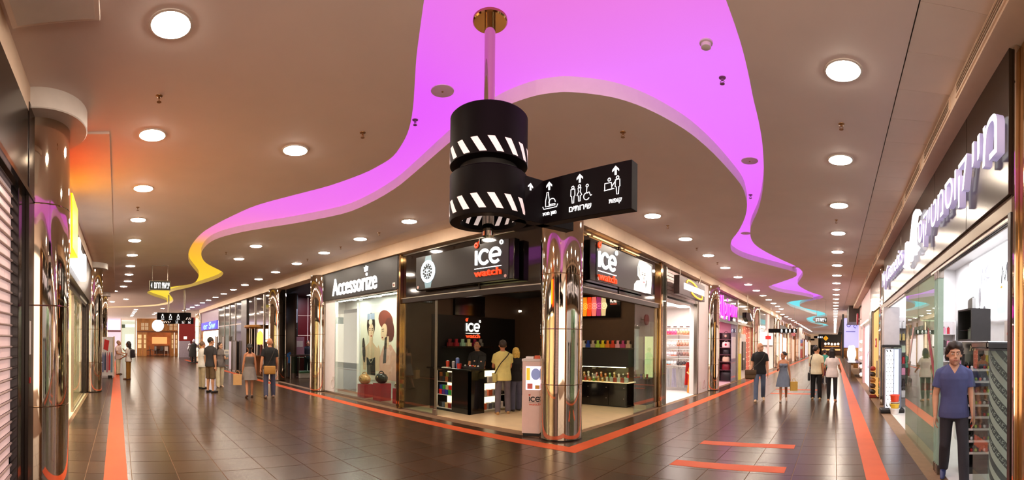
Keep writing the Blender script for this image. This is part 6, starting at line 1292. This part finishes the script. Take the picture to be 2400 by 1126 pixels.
t = T('cafe_poster', 'tilted menu poster board standing behind the railing', 'poster', (-21.0, 8.72, 0), PI / 2 + .3); o = box('board', M((170, 120, 130), .5), -.3, .3, -.02, .02, 1.1, 2.0, t); flat(o, 'print', M((220, 200, 190)), [(-.2, 1.5), (.2, 1.5), (.2, 1.8), (-.2, 1.8)], -.022); G().cyl((0, .03, 0), .02, 1.2, 8).ob('leg', STEEL, t); box('foot', STEEL, -.2, .2, -.15, .15, 0, .02, t)
wall('wall_passage_end', mat('passage_end', (54, 50, 46), .6, noise=.2), -22.9, -14.4, 15.8, 16.0, 0, 4.3); wall('ceiling_passage', MATT, -23, -14.4, 7.4, 16.0, 4.2, 4.3); wall('wall_passage_right', mat('passage_right', (70, 60, 50), .6, noise=.2), -14.6, -14.4, 7.9, 16.0, 0, 4.2)
glow_panel(-20.9, 9.8, 4.2, 1.6, .8, 'added ceiling light panel brightening the side passage', 22., (235, 235, 255))  # panel added so the red café wall is not black
# ================================================================== PEOPLE
def remesh(g, name, m, parent, vox, sm=6):
    bmesh.ops.recalc_face_normals(g.b, faces=g.b.faces[:])
    me = bpy.data.meshes.new('r'); g.b.to_mesh(me); g.b.free()
    o = bpy.data.objects.new('r', me)
    md = o.modifiers.new('r', 'REMESH'); md.mode = 'VOXEL'; md.voxel_size = vox; md.use_smooth_shade = True
    if sm:
        s = o.modifiers.new('s', 'SMOOTH'); s.factor = .5; s.iterations = sm
    out = evaluated(o); out.name = name
    bpy.data.objects.remove(o); bpy.data.meshes.remove(me)
    out.materials.clear(); out.materials.append(m)
    for p in out.polygons: p.use_smooth = True
    return add(name, out, parent)
V = Vector
TM = [(.80, .12, .10), (.88, .165, .115), (.98, .158, .11), (1.08, .148, .105), (1.2, .162, .115), (1.30, .178, .12), (1.37, .165, .11), (1.42, .125, .092), (1.465, .075, .072), (1.5, .056, .058)]
TF = [(.80, .14, .11), (.88, .178, .125), (.98, .16, .115), (1.08, .128, .095), (1.2, .138, .105), (1.29, .148, .12), (1.36, .138, .1), (1.405, .105, .082), (1.45, .06, .06), (1.49, .044, .048)]
def hand(g, W, d, n, s, k=1., curl=.5):
    """palm and five fingers; d = along the hand, n = palm side, s = thumb side sign"""
    d = V(d).normalized(); n = V(n); n = (n - d * n.dot(d)).normalized(); t = d.cross(n) * s
    P = lambda a, b, c: V(W) + (d * a + t * b + n * c) * k
    g.cap(P(.0, 0, 0), P(.03, 0, 0), .024 * k, .026 * k, 8)
    for b in (-.026, -.009, .009, .026): g.cap(P(.03, b * .8, 0), P(.085, b, 0), .016 * k, .013 * k, 8)
    for b, L in ((.028, .07), (.0095, .08), (-.0095, .074), (-.028, .058)):
        a1 = curl * .5; p0 = P(.088, b, 0); p1 = P(.088 + L * .5 * math.cos(a1), b * 1.08, L * .5 * math.sin(a1)); a2 = curl * 1.4
        p2 = p1 + (d * math.cos(a2) + n * math.sin(a2)) * L * .5 * k
        g.cap(p0, p1, .0095 * k, .009 * k, 7); g.cap(p1, p2, .009 * k, .0075 * k, 7)
    q0 = P(.02, .028, .005); q1 = P(.055, .05, .018); q2 = P(.085, .052, .03)
    g.cap(q0, q1, .014 * k, .011 * k, 8); g.cap(q1, q2, .011 * k, .009 * k, 8)
def person(label, loc, rot, h=1.75, fem=False, skin=(214, 160, 124), legs=((.0, 0, .03), (.0, 0, .03)), arms=((0, .1, .15, 0), (0, .1, .15, 0)), lean=0, yaw=0, nod=0, top=None, bottom=None, hair=None, shoes=(40, 36, 36), vox=.011, curl=.5, group=None, face=True, stance=1., beard=None, hs=1.07):
    t = T('person', label, 'person', loc, rot, group); k = h / 1.75
    spine = V((0, -math.sin(lean), math.cos(lean))); pel = V((0, 0, .92)); TT = TF if fem else TM
    J = {}
    for s, (a, kn, b) in ((-1, legs[0]), (1, legs[1])):
        H = V((s * .09 * stance, 0, .90)); K = H + V((s * math.sin(b), -math.sin(a), -math.cos(a))) * .43
        A = K + V((s * math.sin(b) * .4, -math.sin(a - kn), -math.cos(a - kn))) * .42; J['leg', s] = (H, K, A, a - kn)
    dz = .075 - min(J['leg', s][2].z for s in (-1, 1)); up = V((0, 0, dz))
    for s in (-1, 1): J['leg', s] = tuple(p + up for p in J['leg', s][:3]) + (J['leg', s][3],)
    pel = pel + up
    sp = lambda z: pel + spine * (z - .92)
    shw = .155 if fem else .178
    for s, (p, q, e, i) in ((-1, arms[0]), (1, arms[1])):
        Sx = sp(1.365) + V((s * shw, .01, 0)); d1 = V((s * math.sin(q), -math.sin(p) * math.cos(q), -math.cos(p) * math.cos(q)))
        El = Sx + d1 * .29; d2 = V((s * math.sin(q) * .6 - s * math.sin(i), -math.sin(p + e), -math.cos(p + e))).normalized()
        J['arm', s] = (Sx, El, El + d2 * .25, d2)
    nk = sp(1.44) + V((0, .015, 0)); hc = sp(1.61) + V((0, -.02 - math.sin(nod) * .06, dz * 0 - .0))
    hm = Matrix.Translation(hc) @ Matrix.Rotation(yaw, 4, 'Z') @ Matrix.Rotation(-nod, 4, 'X').inverted().inverted()
    hm = hm @ Matrix.Scale(hs, 4)
    hp = lambda x, y, z: hm @ V((x, y, z))
    hr = hm.to_3x3()
    sc = Matrix.Scale(k, 4)
    # --- body: one surface
    g = G()
    g.loft([(sp(z).x, sp(z).y, sp(z).z, a, b) for z, a, b in TT], 20)
    if fem:
        for s in (-1, 1): g.ell(sp(1.27) + V((s * .07, -.085, 0)), (.062, .06, .062), 12)
    g.cap(nk, hp(0, .015, -.06), .056 if not fem else .047, .05 if not fem else .043)
    for s in (-1, 1): g.cap(sp(1.46) + V((s * .03, .02, 0)), sp(1.375) + V((s * shw, .012, 0)), .04, .045, 10)
    g.ell(hp(0, .005, .02), (.077, .098, .105), 16, hr); g.ell(hp(0, -.022, -.05), (.06, .07, .07), 14, hr); g.ell(hp(0, -.07, -.1), (.028, .024, .022), 10, hr)
    g.cap(hp(0, -.092, .012), hp(0, -.116, -.028), .010, .014, 8); g.cap(hp(-.012, -.1, -.034), hp(.012, -.1, -.034), .009, .009, 7)
    for s in (-1, 1): g.ell(hp(s * .079, .012, -.005), (.012, .022, .032), 10, hr); g.cap(hp(s * .015, -.09, .032), hp(s * .05, -.078, .034), .012, .01, 7)
    for s in (-1, 1):
        H, K, A, sw = J['leg', s]; f = .94 if fem else 1
        g.cap(H, K, .085 * f, .056 * f); g.cap(K, K.lerp(A, .35) + V((0, .012, 0)), .054 * f, .056 * f); g.cap(K.lerp(A, .35) + V((0, .012, 0)), A, .054 * f, .037 * f)
        pt = min(0, sw) * .7; fd = V((s * .12, -math.cos(pt), math.sin(pt))); hl = A + V((0, .045, -.045)); g.cap(A, hl, .036, .034); g.cap(hl, A + fd * .13 + V((0, 0, -.045)), .034, .03); g.cap(A + fd * .13 + V((0, 0, -.045)), A + fd * .18 + V((0, 0, -.05)), .032, .024)
        Sx, El, Wr, d2 = J['arm', s]; w_ = .85 if fem else 1
        g.cap(Sx, El, .054 * w_, .042 * w_); g.cap(El, El.lerp(Wr, .3), .042 * w_, .043 * w_); g.cap(El.lerp(Wr, .3), Wr, .043 * w_, .028 * w_)
        hand(g, Wr + d2 * .012, d2, V((-s, -.25, 0)), -1 if s < 0 else 1, .96 if not fem else .86, curl)
    g.xf(sc); remesh(g, 'body', mat('skin_%d_%d_%d' % skin, skin, .5, noise=.06, nscale=12), t, vox, 5)
    # --- face details
    if face:
        lp = G()
        for s in (-1, 1):
            e = G(); pu = G(); br = G()
            e.ell(hp(s * .031, -.086, .006), (.0125, .008, .0062), 10, hr); pu.ell(hp(s * .031, -.0925, .006), (.0058, .003, .0055), 8, hr)
            br.cap(hp(s * .014, -.098, .026), hp(s * .046, -.086, .03), .0055, .004, 6)
            e.xf(sc).ob('eye', M((236, 230, 226), .3), t, True); pu.xf(sc).ob('pupil', M((30, 22, 18), .2), t, True); br.xf(sc).ob('eyebrow', M((40, 28, 22), .8), t, True)
        lp.cap(hp(-.02, -.094, -.062), hp(.02, -.094, -.062), .007, .007, 6)
        lp.xf(sc).ob('lips', M((176, 104, 90), .5), t, True)
        if beard:
            g = G(); g.ell(hp(0, -.028, -.062), (.0625, .071, .066), 14, hr); g.ell(hp(0, -.07, -.1), (.031, .028, .024), 10, hr)
            for v in list(g.b.verts):
                q = hm.inverted() @ v.co
                if q.z > -.03 and abs(q.x) < .05: v.co = hp(q.x * .8, q.y * .6, min(q.z, -.04))
            g.xf(sc); remesh(g, 'beard', mat('stubble', beard, .8, noise=.3, nscale=60), t, vox, 3)
    # --- hair
    if hair:
        c, kind = hair; g = G()
        g.ell(hp(0, .022, .042), (.089, .1, .1), 16, hr)
        if kind == 'full':
            for x, y, z, r in [(-.045, -.055, .1, .05), (0, -.06, .11, .055), (.045, -.055, .1, .05), (-.065, -.02, .06, .05), (.065, -.02, .06, .05), (-.072, .02, .02, .045), (.072, .02, .02, .045), (-.065, .05, -.03, .05), (.065, .05, -.03, .05), (0, .08, -.03, .06), (-.03, -.085, .085, .03), (.03, -.085, .09, .03), (-.04, .0, .105, .05), (.04, .02, .105, .05), (0, .08, .06, .05)]: g.ell(hp(x, y, z), r, 10)
        if kind in ('long', 'tail'):
            L = .34 if kind == 'long' else .2
            g.loft([(0, 0, 0, .05, .02), (0, 0, L * .3, .09 if kind == 'long' else .05, .035), (0, 0, L * .7, .095 if kind == 'long' else .05, .045), (0, 0, L, .08, .06)], 14)
            for v in g.b.verts:
                if abs(v.co.z) <= L + 1e-6 and v.co.z >= -1e-6 and abs(v.co.x) < .12 and abs(v.co.y) < .08: v.co = hp(v.co.x, v.co.y + .085, v.co.z - L + .03)
        if kind in ('bob', 'long'):
            for s in (-1, 1): g.cap(hp(s * .075, .03, .04), hp(s * .082, .03, -.09), .03, .028, 8)
            g.cap(hp(-.03, .085, 0), hp(-.03, .08, -.1), .05, .04, 8); g.cap(hp(.03, .085, 0), hp(.03, .08, -.1), .05, .04, 8)
        if kind == 'bun': g.ell(hp(0, .12, .05), (.045, .045, .045), 12)
        if kind == 'fringe': g.cap(hp(-.05, .06, .0), hp(.05, .06, .0), .06, .06, 10)
        g.xf(sc); remesh(g, 'hair', mat('hair_%d_%d_%d' % c, c, .55, noise=.3, nscale=40), t, max(vox, .009), 14 if kind == 'full' else 2)
    # --- clothes
    def torso(g, z0, z1, inf, hem=None):
        R = []
        for z, a, b in [(z0, None, None)] + [q for q in TT if z0 < q[0] < z1] + [(z1, None, None)]:
            if a is None:
                for u, w in zip(TT, TT[1:]):
                    if u[0] <= z <= w[0]: f = (z - u[0]) / (w[0] - u[0]); a = u[1] + (w[1] - u[1]) * f; b = u[2] + (w[2] - u[2]) * f
                if a is None: a, b = TT[0][1:]
                if z <= .85 and hem is None: a, b = max(a, .172), max(b, .125)
            if inf > .02 and z < .96: a, b = max(a, .175), max(b, .128)
            p = sp(z); R.append((p.x, p.y, p.z, a + inf, b + inf))
        g.loft(R, 24)
        if fem and z1 > 1.25:
            for s in (-1, 1): g.ell(sp(1.27) + V((s * .07, -.085, 0)), (.07 + inf * .3, .066 + inf * .3, .068), 12)
    if top:
        c, kind = top[:2]; g = G(); m = mat('cloth_%d_%d_%d' % c, c, .85, noise=.08, nscale=9, bump=.25, bscale=14)
        if kind in ('tee', 'polo', 'loose', 'sleeve'):
            torso(g, .81 if kind != 'loose' else .78, 1.475, .022 if kind != 'loose' else .034)
            for s in (-1, 1):
                Sx, El, Wr, d2 = J['arm', s]; end = Sx.lerp(El, .62); r0 = .066 if not fem else .056
                g.cap(sp(1.445) + V((s * .055, .012, 0)), Sx, .05, r0, 10); g.tube([Sx, end], [r0, r0 + .008], 14)
                g.ell(Sx, r0, 12)
                if kind == 'sleeve': g.cap(Sx, El, .062, .052); g.cap(El, Wr, .052, .042)
        if kind in ('strapless', 'tank'):
            torso(g, .9, 1.33 if kind == 'strapless' else 1.42, .012)
        g.xf(sc); o_ = remesh(g, 'top', m, t, vox, 5)
        if len(top) > 2:
            bm = bmesh.new(); bm.from_mesh(o_.data); zv = top[2] * k
            bmesh.ops.delete(bm, geom=[f for f in bm.faces if f.calc_center_median().y < .02 and abs(f.calc_center_median().x) < (f.calc_center_median().z - zv) * .62], context='FACES')
            for v in bm.verts:
                if v.is_boundary and v.co.y < .03 and v.co.z > zv - .02: v.co.x = math.copysign(max(0, (v.co.z - zv) * .62), v.co.x)
            bm.to_mesh(o_.data); bm.free()
        if kind == 'polo':
            g = G(); g.lathe([(.066, .0), (.072, .012), (.066, .03), (.058, .03), (.058, 0)], tuple(sp(1.452)), 20); g.xf(sc).ob('collar', m, t, True)
    if bottom:
        c, kind = bottom[:2]; m = mat('cloth_%d_%d_%d' % c, c, .85, noise=.12, nscale=6, bump=.25, bscale=14)
        g = G()
        if kind in ('dress', 'skirt'):
            z0 = bottom[2] if len(bottom) > 2 else .45; N = 36; P = []
            p0 = sp(.92)
            lv = [(1.06, .135, .105), (.98, .17, .128), (.86, .205, .16), (.7, .235, .195), (z0, .27, .235)] if kind == 'dress' else [(1.0, .165, .125), (.9, .19, .15), (z0, .24, .21)]
            for z, a, b in lv[::-1]:
                P.append((p0.x, p0.y, z + up.z, a, b))
            g.loft(P, N)
            for v in g.b.verts:
                th = math.atan2(v.co.y, v.co.x); f = max(0, min(1, (1.0 - v.co.z) / .5)); q = 1 + .055 * f * math.sin(9 * th + 1.3)
                v.co.x *= q; v.co.y *= q
            g.xf(sc).ob('skirt', m, t, True)
        else:
            torso(g, .8, .99, .01); g.ell(sp(.84), (.13, .11, .09), 14)
            for s in (-1, 1):
                H, K, A, sw = J['leg', s]; f = .95 if fem else 1; w_ = {'jeans': 1., 'pants': 1.08, 'shorts': 1.2, 'leggings': 1.0, 'wide': 1.25}[kind]
                g.ell(H + V((0, .012, .0)), (.09 * f, .1 * f, .1), 12)
                if kind == 'shorts': g.tube([H, K + (A - K) * .12], [.092, .095], 14); g.ell(H, .09, 10)
                else:
                    r1, r2, r3 = .096 * f * min(w_, 1.1), .074 * f * w_, .064 * f * w_
                    g.cap(H, K, r1, r2); e_ = A + V((0, 0, -.035)); g.ell(K, r2, 10); g.tube([K, K.lerp(e_, .5), e_], [r2, .072 * f * w_, r3 if kind != 'leggings' else .042], 14)
            g.xf(sc); remesh(g, 'trousers' if kind != 'shorts' else 'shorts', m, t, vox, 4)
    # --- shoes
    if shoes:
        for s in (-1, 1):
            H, K, A, sw = J['leg', s]; pt = min(0, sw) * .7; fd = V((s * .12, -math.cos(pt), math.sin(pt))); g = G(); hl = A + V((0, .05, -.04))
            g.cap(hl, A + fd * .12 + V((0, 0, -.04)), .042, .04, 10); g.cap(A + fd * .12 + V((0, 0, -.042)), A + fd * .19 + V((0, 0, -.048)), .04, .03, 10)
            g.xf(sc); o = remesh(g, 'shoe', M(shoes, .5), t, max(vox, .009), 2)
            for v in o.data.vertices: v.co.z = max(v.co.z, .002)
    for o in t.children:
        if o.name.startswith('body'):
            for v in o.data.vertices: v.co.z = max(v.co.z, .004)
    t['J'] = 0; del t['J']
    return t, {n: [q * k for q in v[:3]] for n, v in J.items()}
def satchel(loc, rot, lab, c, strapc, pos, size, strap, kind='satchel'):
    t = T('shoulder_bag', lab, 'bag', loc, rot); w_, d_, h_ = size
    g = G().box(-w_ / 2, w_ / 2, -d_ / 2, d_ / 2, -h_, 0).bevel(min(w_, d_, h_) * .3, 3); g.ob('body', M(c, .6), t, True, pos)
    g = G().box(-w_ / 2 - .004, w_ / 2 + .004, -d_ / 2 - .006, -d_ / 2 + .01, -h_ * .55, .004).bevel(.006); g.ob('flap', M(tuple(v * .85 for v in c), .6), t, True, pos)
    if strap: G().tube(smooth_path(strap, 4), .012, 6).ob('strap', M(strapc, .7), t, True)
    return t
def paper_bag(loc, lab, c, z, s=1., rot=0):
    t = T('paper_bag', lab, 'bag', loc, rot); G().box(-.12 * s, .12 * s, -.05 * s, .05 * s, z, z + .3 * s).ob('body', M(c, .7), t); strokes('handle', [arc(0, z + .3 * s, .06 * s, 0, 180, 8, rz=.1 * s)], .006, M(c, .7), t, 0, 1)
def toward(x, y): return math.atan2(x, -y) if False else math.atan2(-x * -1, -y * -1) if False else math.atan2(x, -y)
def fac(dx, dy): return math.atan2(dx, -dy)     # rotation that turns local -y to (dx,dy)
SK1, SK2, SK3, SK4 = (206, 150, 116), (190, 128, 92), (222, 172, 140), (168, 112, 80)
# 1 the man in the cosmetics shop doorway
person('man in blue V-neck shirt and dark jeans walking out of the cosmetics shop', (1.56, 5.78, 0), fac(-.2, -.98), 1.80, skin=(206, 154, 122), legs=((-.02, .62, .05), (.24, .06, .05)), arms=((-.06, .2, .28, .1), (.1, .16, .25, .05)), yaw=.08, top=((72, 78, 122), 'tee', 1.375), bottom=((46, 46, 54), 'jeans'), hair=((44, 32, 26), 'full'), shoes=(50, 60, 110), vox=.0075, beard=(166, 120, 96), hs=1.15)
nk_ = T('shirt_neck', '', 'x'); bpy.data.objects.remove(nk_)
# 2,3 couple walking towards the viewer
r2 = fac(.2, -.98)
person('bald man in black T-shirt and jeans carrying a brown satchel', (-2.37, 14.35, 0), r2, 1.86, skin=SK1, legs=((.22, .05, .06), (-.2, .35, .04)), arms=((-.05, .2, .2, 0), (.12, .12, .2, 0)), yaw=.9, top=((20, 18, 20), 'tee'), bottom=((92, 104, 128), 'jeans'), shoes=(214, 180, 140), vox=.010)
satchel((-2.37, 14.35, 0), r2, 'brown satchel on the hip of the bald man in black walking forward', (96, 70, 40), (50, 40, 30), (-.3, -.06, 1.0), (.36, .14, .3), [(-.3, -.1, .98), (-.12, -.19, 1.15), (.06, -.2, 1.33), (.15, -.1, 1.52), (.14, .06, 1.54), (.0, .18, 1.35), (-.2, .16, 1.1), (-.3, .0, 1.0)])
person('woman in strapless grey-blue dress walking beside the bald man', (-1.61, 14.3, 0), fac(.1, -.99), 1.57, True, SK2, legs=((.14, .05, .0), (-.18, .4, .02)), arms=((.35, .15, 1.5, .2), (0, .2, .1, 0)), yaw=-.9, top=((112, 122, 140), 'strapless'), bottom=((112, 122, 140), 'dress', .52), hair=((26, 20, 20), 'bun'), shoes=(226, 200, 180), vox=.010)
paper_bag((-1.27, 14.25, 0), 'yellow paper bag in the hand of the woman in grey-blue dress', (214, 170, 80), .36, .95, .3)
# 4,5 couple seen from behind
r4 = fac(-.05, 1)
person('man in cream polo shirt and black trousers seen from behind', (-.6, 15.1, 0), r4, 1.75, skin=SK1, legs=((.0, 0, .05), (.1, .1, .04)), arms=((.0, .12, .2, 0), (.4, .1, 1.1, .1)), yaw=-1.0, top=((232, 222, 190), 'polo'), bottom=((18, 16, 18), 'pants'), hair=((28, 20, 18), 'short'), shoes=(206, 170, 120), vox=.010)
satchel((-.6, 15.1, 0), r4, 'black shoulder strap bag on the man in cream polo', (18, 16, 18), (18, 16, 18), (.24, .0, .88), (.08, .22, .26), [(.2, .1, .85), (.2, .16, 1.2), (.13, .12, 1.5), (.13, -.05, 1.5), (.2, -.16, 1.2), (.22, -.08, .9)])
person('long-haired woman in white T-shirt and black leggings seen from behind', (-.07, 14.6, 0), fac(.1, 1), 1.70, True, SK2, legs=((-.1, .1, .03), (.08, 0, .04)), arms=((.2, .3, .9, .1), (.2, .32, 1.0, .1)), top=((240, 226, 220), 'loose'), bottom=((30, 26, 26), 'leggings'), hair=((28, 20, 20), 'long'), shoes=(210, 150, 110), vox=.010, stance=1.1)
person('person in teal top bending over a pushchair in the far corridor', (-.45, 21.5, 0), fac(-.1, 1), 1.62, True, SK2, arms=((.7, .1, .6, 0), (.7, .1, .6, 0)), lean=.25, top=((60, 140, 120), 'tee'), bottom=((30, 28, 34), 'pants'), hair=((40, 30, 26), 'short'), vox=.013, face=False)
t = T('pushchair', 'dark red pushchair behind the couple seen from behind', 'pushchair', (-.6, 22.2, 0), 0); G().loft([(0, 0, .35, .2, .3), (0, 0, .6, .24, .32), (0, .1, .95, .2, .2)], 14).ob('seat', M((120, 30, 44), .7), t, True)
for sx in (-1, 1):
    for sy in (-1, 1): G().cyl((sx * .24 - .02, sy * .3, .12), .12, .04, 14, axis='x').ob('wheel', MATT, t)
    G().tube([(sx * .22, -.3, .14), (sx * .2, .1, .6), (sx * .2, -.5, 1.05)], .014, 6).ob('frame', STEEL, t)
G().tube([(-.2, -.5, 1.05), (.2, -.5, 1.05)], .016, 6).ob('handle', MATT, t)
# 7 pair by the poster stand
person('older man in pale pink shirt and cream trousers holding papers', (-23.4, -.12, 0), fac(.55, .85), 1.74, skin=SK1, legs=((.05, 0, .05), (-.05, 0, .05)), arms=((.3, .1, 1.0, .2), (.35, .1, 1.1, .2)), nod=.3, top=((236, 206, 200), 'loose'), bottom=((226, 210, 180), 'pants'), shoes=(90, 70, 56), vox=.013, hair=((170, 140, 120), 'short'))
person('woman in white top and mustard trousers with a backpack', (-20.4, .36, 0), fac(-.45, -.9), 1.70, True, SK2, arms=((.5, .15, 2.0, .3), (.2, .1, .9, .2)), top=((240, 230, 220), 'tee'), bottom=((160, 112, 44), 'jeans'), hair=((36, 24, 20), 'long'), shoes=(120, 80, 60), vox=.012)
t = T('backpack', 'small dark backpack on the woman in mustard trousers', 'backpack', (-20.4, .36, 0), fac(-.45, -.9)); G().box(-.14, .14, .13, .27, .98, 1.36).bevel(.05, 3).ob('body', M((40, 30, 36), .7), t, True); G().box(-.1, .1, .265, .3, 1.0, 1.18).bevel(.015).ob('pocket', M((54, 40, 46), .7), t, True)
for s in (-1, 1): G().tube([(s * .1, .15, 1.34), (s * .1, .02, 1.46), (s * .11, -.12, 1.3), (s * .13, .05, 1.05)], .016, 6).ob('strap', M((40, 30, 36), .7), t, True)
# 8 trio
person('man in white shirt and beige trousers half hidden behind the man in shorts', (-16.5, 3.0, 0), fac(-.3, .95), 1.72, skin=SK1, arms=((.1, .1, .4, 0), (.1, .1, .4, 0)), top=((236, 230, 226), 'loose'), bottom=((190, 170, 140), 'pants'), hair=((120, 90, 70), 'short'), vox=.012, face=False)
person('man in charcoal T-shirt and brown shorts seen from behind', (-15.2, 3.05, 0), fac(-.6, .8), 1.86, skin=SK1, legs=((0, 0, .05), (.1, .15, .05)), arms=((-.08, .14, .15, 0), (.0, .12, .2, 0)), yaw=-.5, top=((52, 48, 50), 'tee'), bottom=((104, 80, 56), 'shorts'), hair=((36, 28, 24), 'short'), shoes=(36, 30, 30), vox=.011)
rw = fac(.5, .55)
person('woman in patterned blouse and cream trousers with a leaflet', (-17.0, 3.78, 0), fac(.75, .1), 1.70, True, SK3, legs=((.2, .05, .06), (-.15, .1, .06)), arms=((.1, .12, .4, 0), (.4, .1, 1.3, .1)), yaw=.5, top=((120, 110, 106), 'loose'), bottom=((230, 214, 180), 'wide'), hair=((50, 32, 28), 'bob'), shoes=(220, 190, 160), vox=.012)
satchel((-17.0, 3.78, 0), fac(.75, .1), 'black purse hanging at the hip of the woman in patterned blouse', (18, 16, 18), (18, 16, 18), (-.24, -.1, 1.0), (.1, .32, .24), [(-.22, -.1, .98), (-.12, -.05, 1.4), (-.1, .1, 1.42), (-.22, .06, 1.0)])
t = T('leaflet', 'white leaflet in the hand of the woman in patterned blouse', 'leaflet', (-16.62, 3.95, 1.28), .6); o = box('sheet', WHITE, -.12, .12, -.002, .002, -.02, .16, t); box('print', M((170, 170, 180)), -.08, .08, -.004, -.002, .02, .1, t)
# 9 couple walking away on the left
person('woman in strapless grey dress walking away with a paper bag', (-13.7, 4.0, 0), fac(-.95, .15), 1.66, True, SK2, legs=((.1, .1, .0), (-.15, .3, .02)), arms=((0, .15, .1, 0), (.0, .16, .15, 0)), top=((92, 84, 80), 'strapless'), bottom=((130, 122, 118), 'dress', .56), hair=((26, 18, 18), 'tail'), shoes=(70, 40, 30), vox=.011, face=False)
paper_bag((-13.65, 3.60, 0), 'tan paper bag in the hand of the woman in grey dress walking away', (206, 160, 104), .40, 1.1, 1.3)
r9 = fac(-.95, .2)
person('bald man in black T-shirt and jeans walking away with a tan satchel', (-13.5, 4.6, 0), r9, 1.85, skin=SK2, legs=((.15, .1, .06), (-.12, .2, .06)), arms=((.1, .12, .3, 0), (-.2, .22, .2, 0)), top=((20, 18, 20), 'tee'), bottom=((70, 70, 92), 'jeans'), shoes=(140, 110, 96), vox=.011, face=False)
satchel((-13.5, 4.6, 0), r9, 'tan and red satchel on the back of the bald man walking away', (170, 120, 50), (40, 30, 24), (.02, .2, 1.0), (.36, .12, .26), [(.1, .2, 1.0), (-.05, .2, 1.3), (-.14, .06, 1.54), (-.1, -.12, 1.45), (.08, -.19, 1.2), (.2, -.02, 1.0), (.18, .14, .98)])
# 10-12 watch shop
person('bearded seller in black behind the watch shop counter', (-9.0, 9.0, 0), fac(.5, -.85), 1.80, skin=SK2, arms=((.3, .1, .7, .2), (.35, .1, .8, .2)), nod=.35, top=((26, 22, 22), 'tee'), bottom=((24, 22, 24), 'pants'), hair=((24, 18, 16), 'short'), vox=.010, beard=(60, 40, 30))
r11 = fac(-.75, .6)
person('customer in pale yellow T-shirt and grey jeans at the watch counter', (-7.55, 8.45, 0), r11, 1.83, skin=SK2, legs=((.12, .15, .08), (-.05, .05, .06)), arms=((.55, .12, .5, .1), (.45, .1, .9, .2)), nod=.15, lean=.06, top=((220, 208, 130), 'loose'), bottom=((100, 92, 100), 'jeans'), hair=((44, 30, 24), 'short'), shoes=(170, 130, 80), vox=.009, face=False)
satchel((-7.55, 8.45, 0), r11, 'thin black strap pouch across the back of the yellow shirted customer', (190, 180, 110), (30, 26, 24), (.22, .08, 1.02), (.1, .16, .22), [(.22, .1, 1.0), (.1, .18, 1.25), (-.08, .16, 1.45), (-.15, .02, 1.53), (-.12, -.15, 1.4), (.08, -.2, 1.15), (.22, 0, 1.0)])
person('blonde woman in black top and wide jeans at the watch counter', (-7.66, 9.08, 0), fac(-.9, .35), 1.64, True, SK3, legs=((.05, .05, .05), (-.05, .05, .05)), arms=((.4, .1, .9, .1), (.2, .14, .6, .1)), nod=.2, top=((22, 18, 20), 'tee'), bottom=((84, 84, 104), 'wide'), hair=((226, 186, 90), 'long'), shoes=(50, 40, 40), vox=.010, face=False)
satchel((-7.66, 9.08, 0), fac(-.9, .35), 'brown handbag hanging from the arm of the blonde woman', (90, 70, 60), (60, 46, 40), (.33, .05, .8), (.12, .3, .26), [(.33, -.08, .8), (.33, .02, 1.05), (.33, .14, .8)])
# 13 café guests
person('man in dark suit standing behind the café railing', (-21.6, 9.45, 0), fac(.9, -.3), 1.80, skin=SK1, arms=((.2, .15, .9, .3), (.2, .15, .9, .3)), top=((44, 46, 56), 'sleeve'), bottom=((40, 42, 50), 'pants'), hair=((70, 60, 54), 'short'), vox=.014)
person('person in bright blue shirt behind the café railing', (-20.9, 8.22, 0), fac(-.6, .8), 1.45, skin=SK2, top=((50, 110, 190), 'tee'), bottom=((50, 50, 60), 'pants'), hair=((40, 30, 26), 'short'), vox=.014, face=False)

bpy.data.scenes.remove(TS)
import OpenImageIO as oiio, sys
im=oiio.ImageBuf('/workdir/render_main.png'); 
for x,y in [(560,170),(250,150),(1850,100),(1900,300),(1320,300),(700,560),(400,1000),(700,1050),(1500,1080),(1900,1080),(270,1050),(1100,1010),(2040,1050),(1300,80),(1500,150),(850,530),(2080,200),(2250,330),(900,620),(30,900),(2150,850)]:
    X,Y=int(x*1024/2400),int(y*480/1126)
    v=[0,0,0]
    for dx in(-1,0,1):
        for dy in (-1,0,1):
            p=im.getpixel(X+dx,Y+dy); v=[a+b/9 for a,b in zip(v,p)]
    print((x,y),[round(c*255) for c in v[:3]])
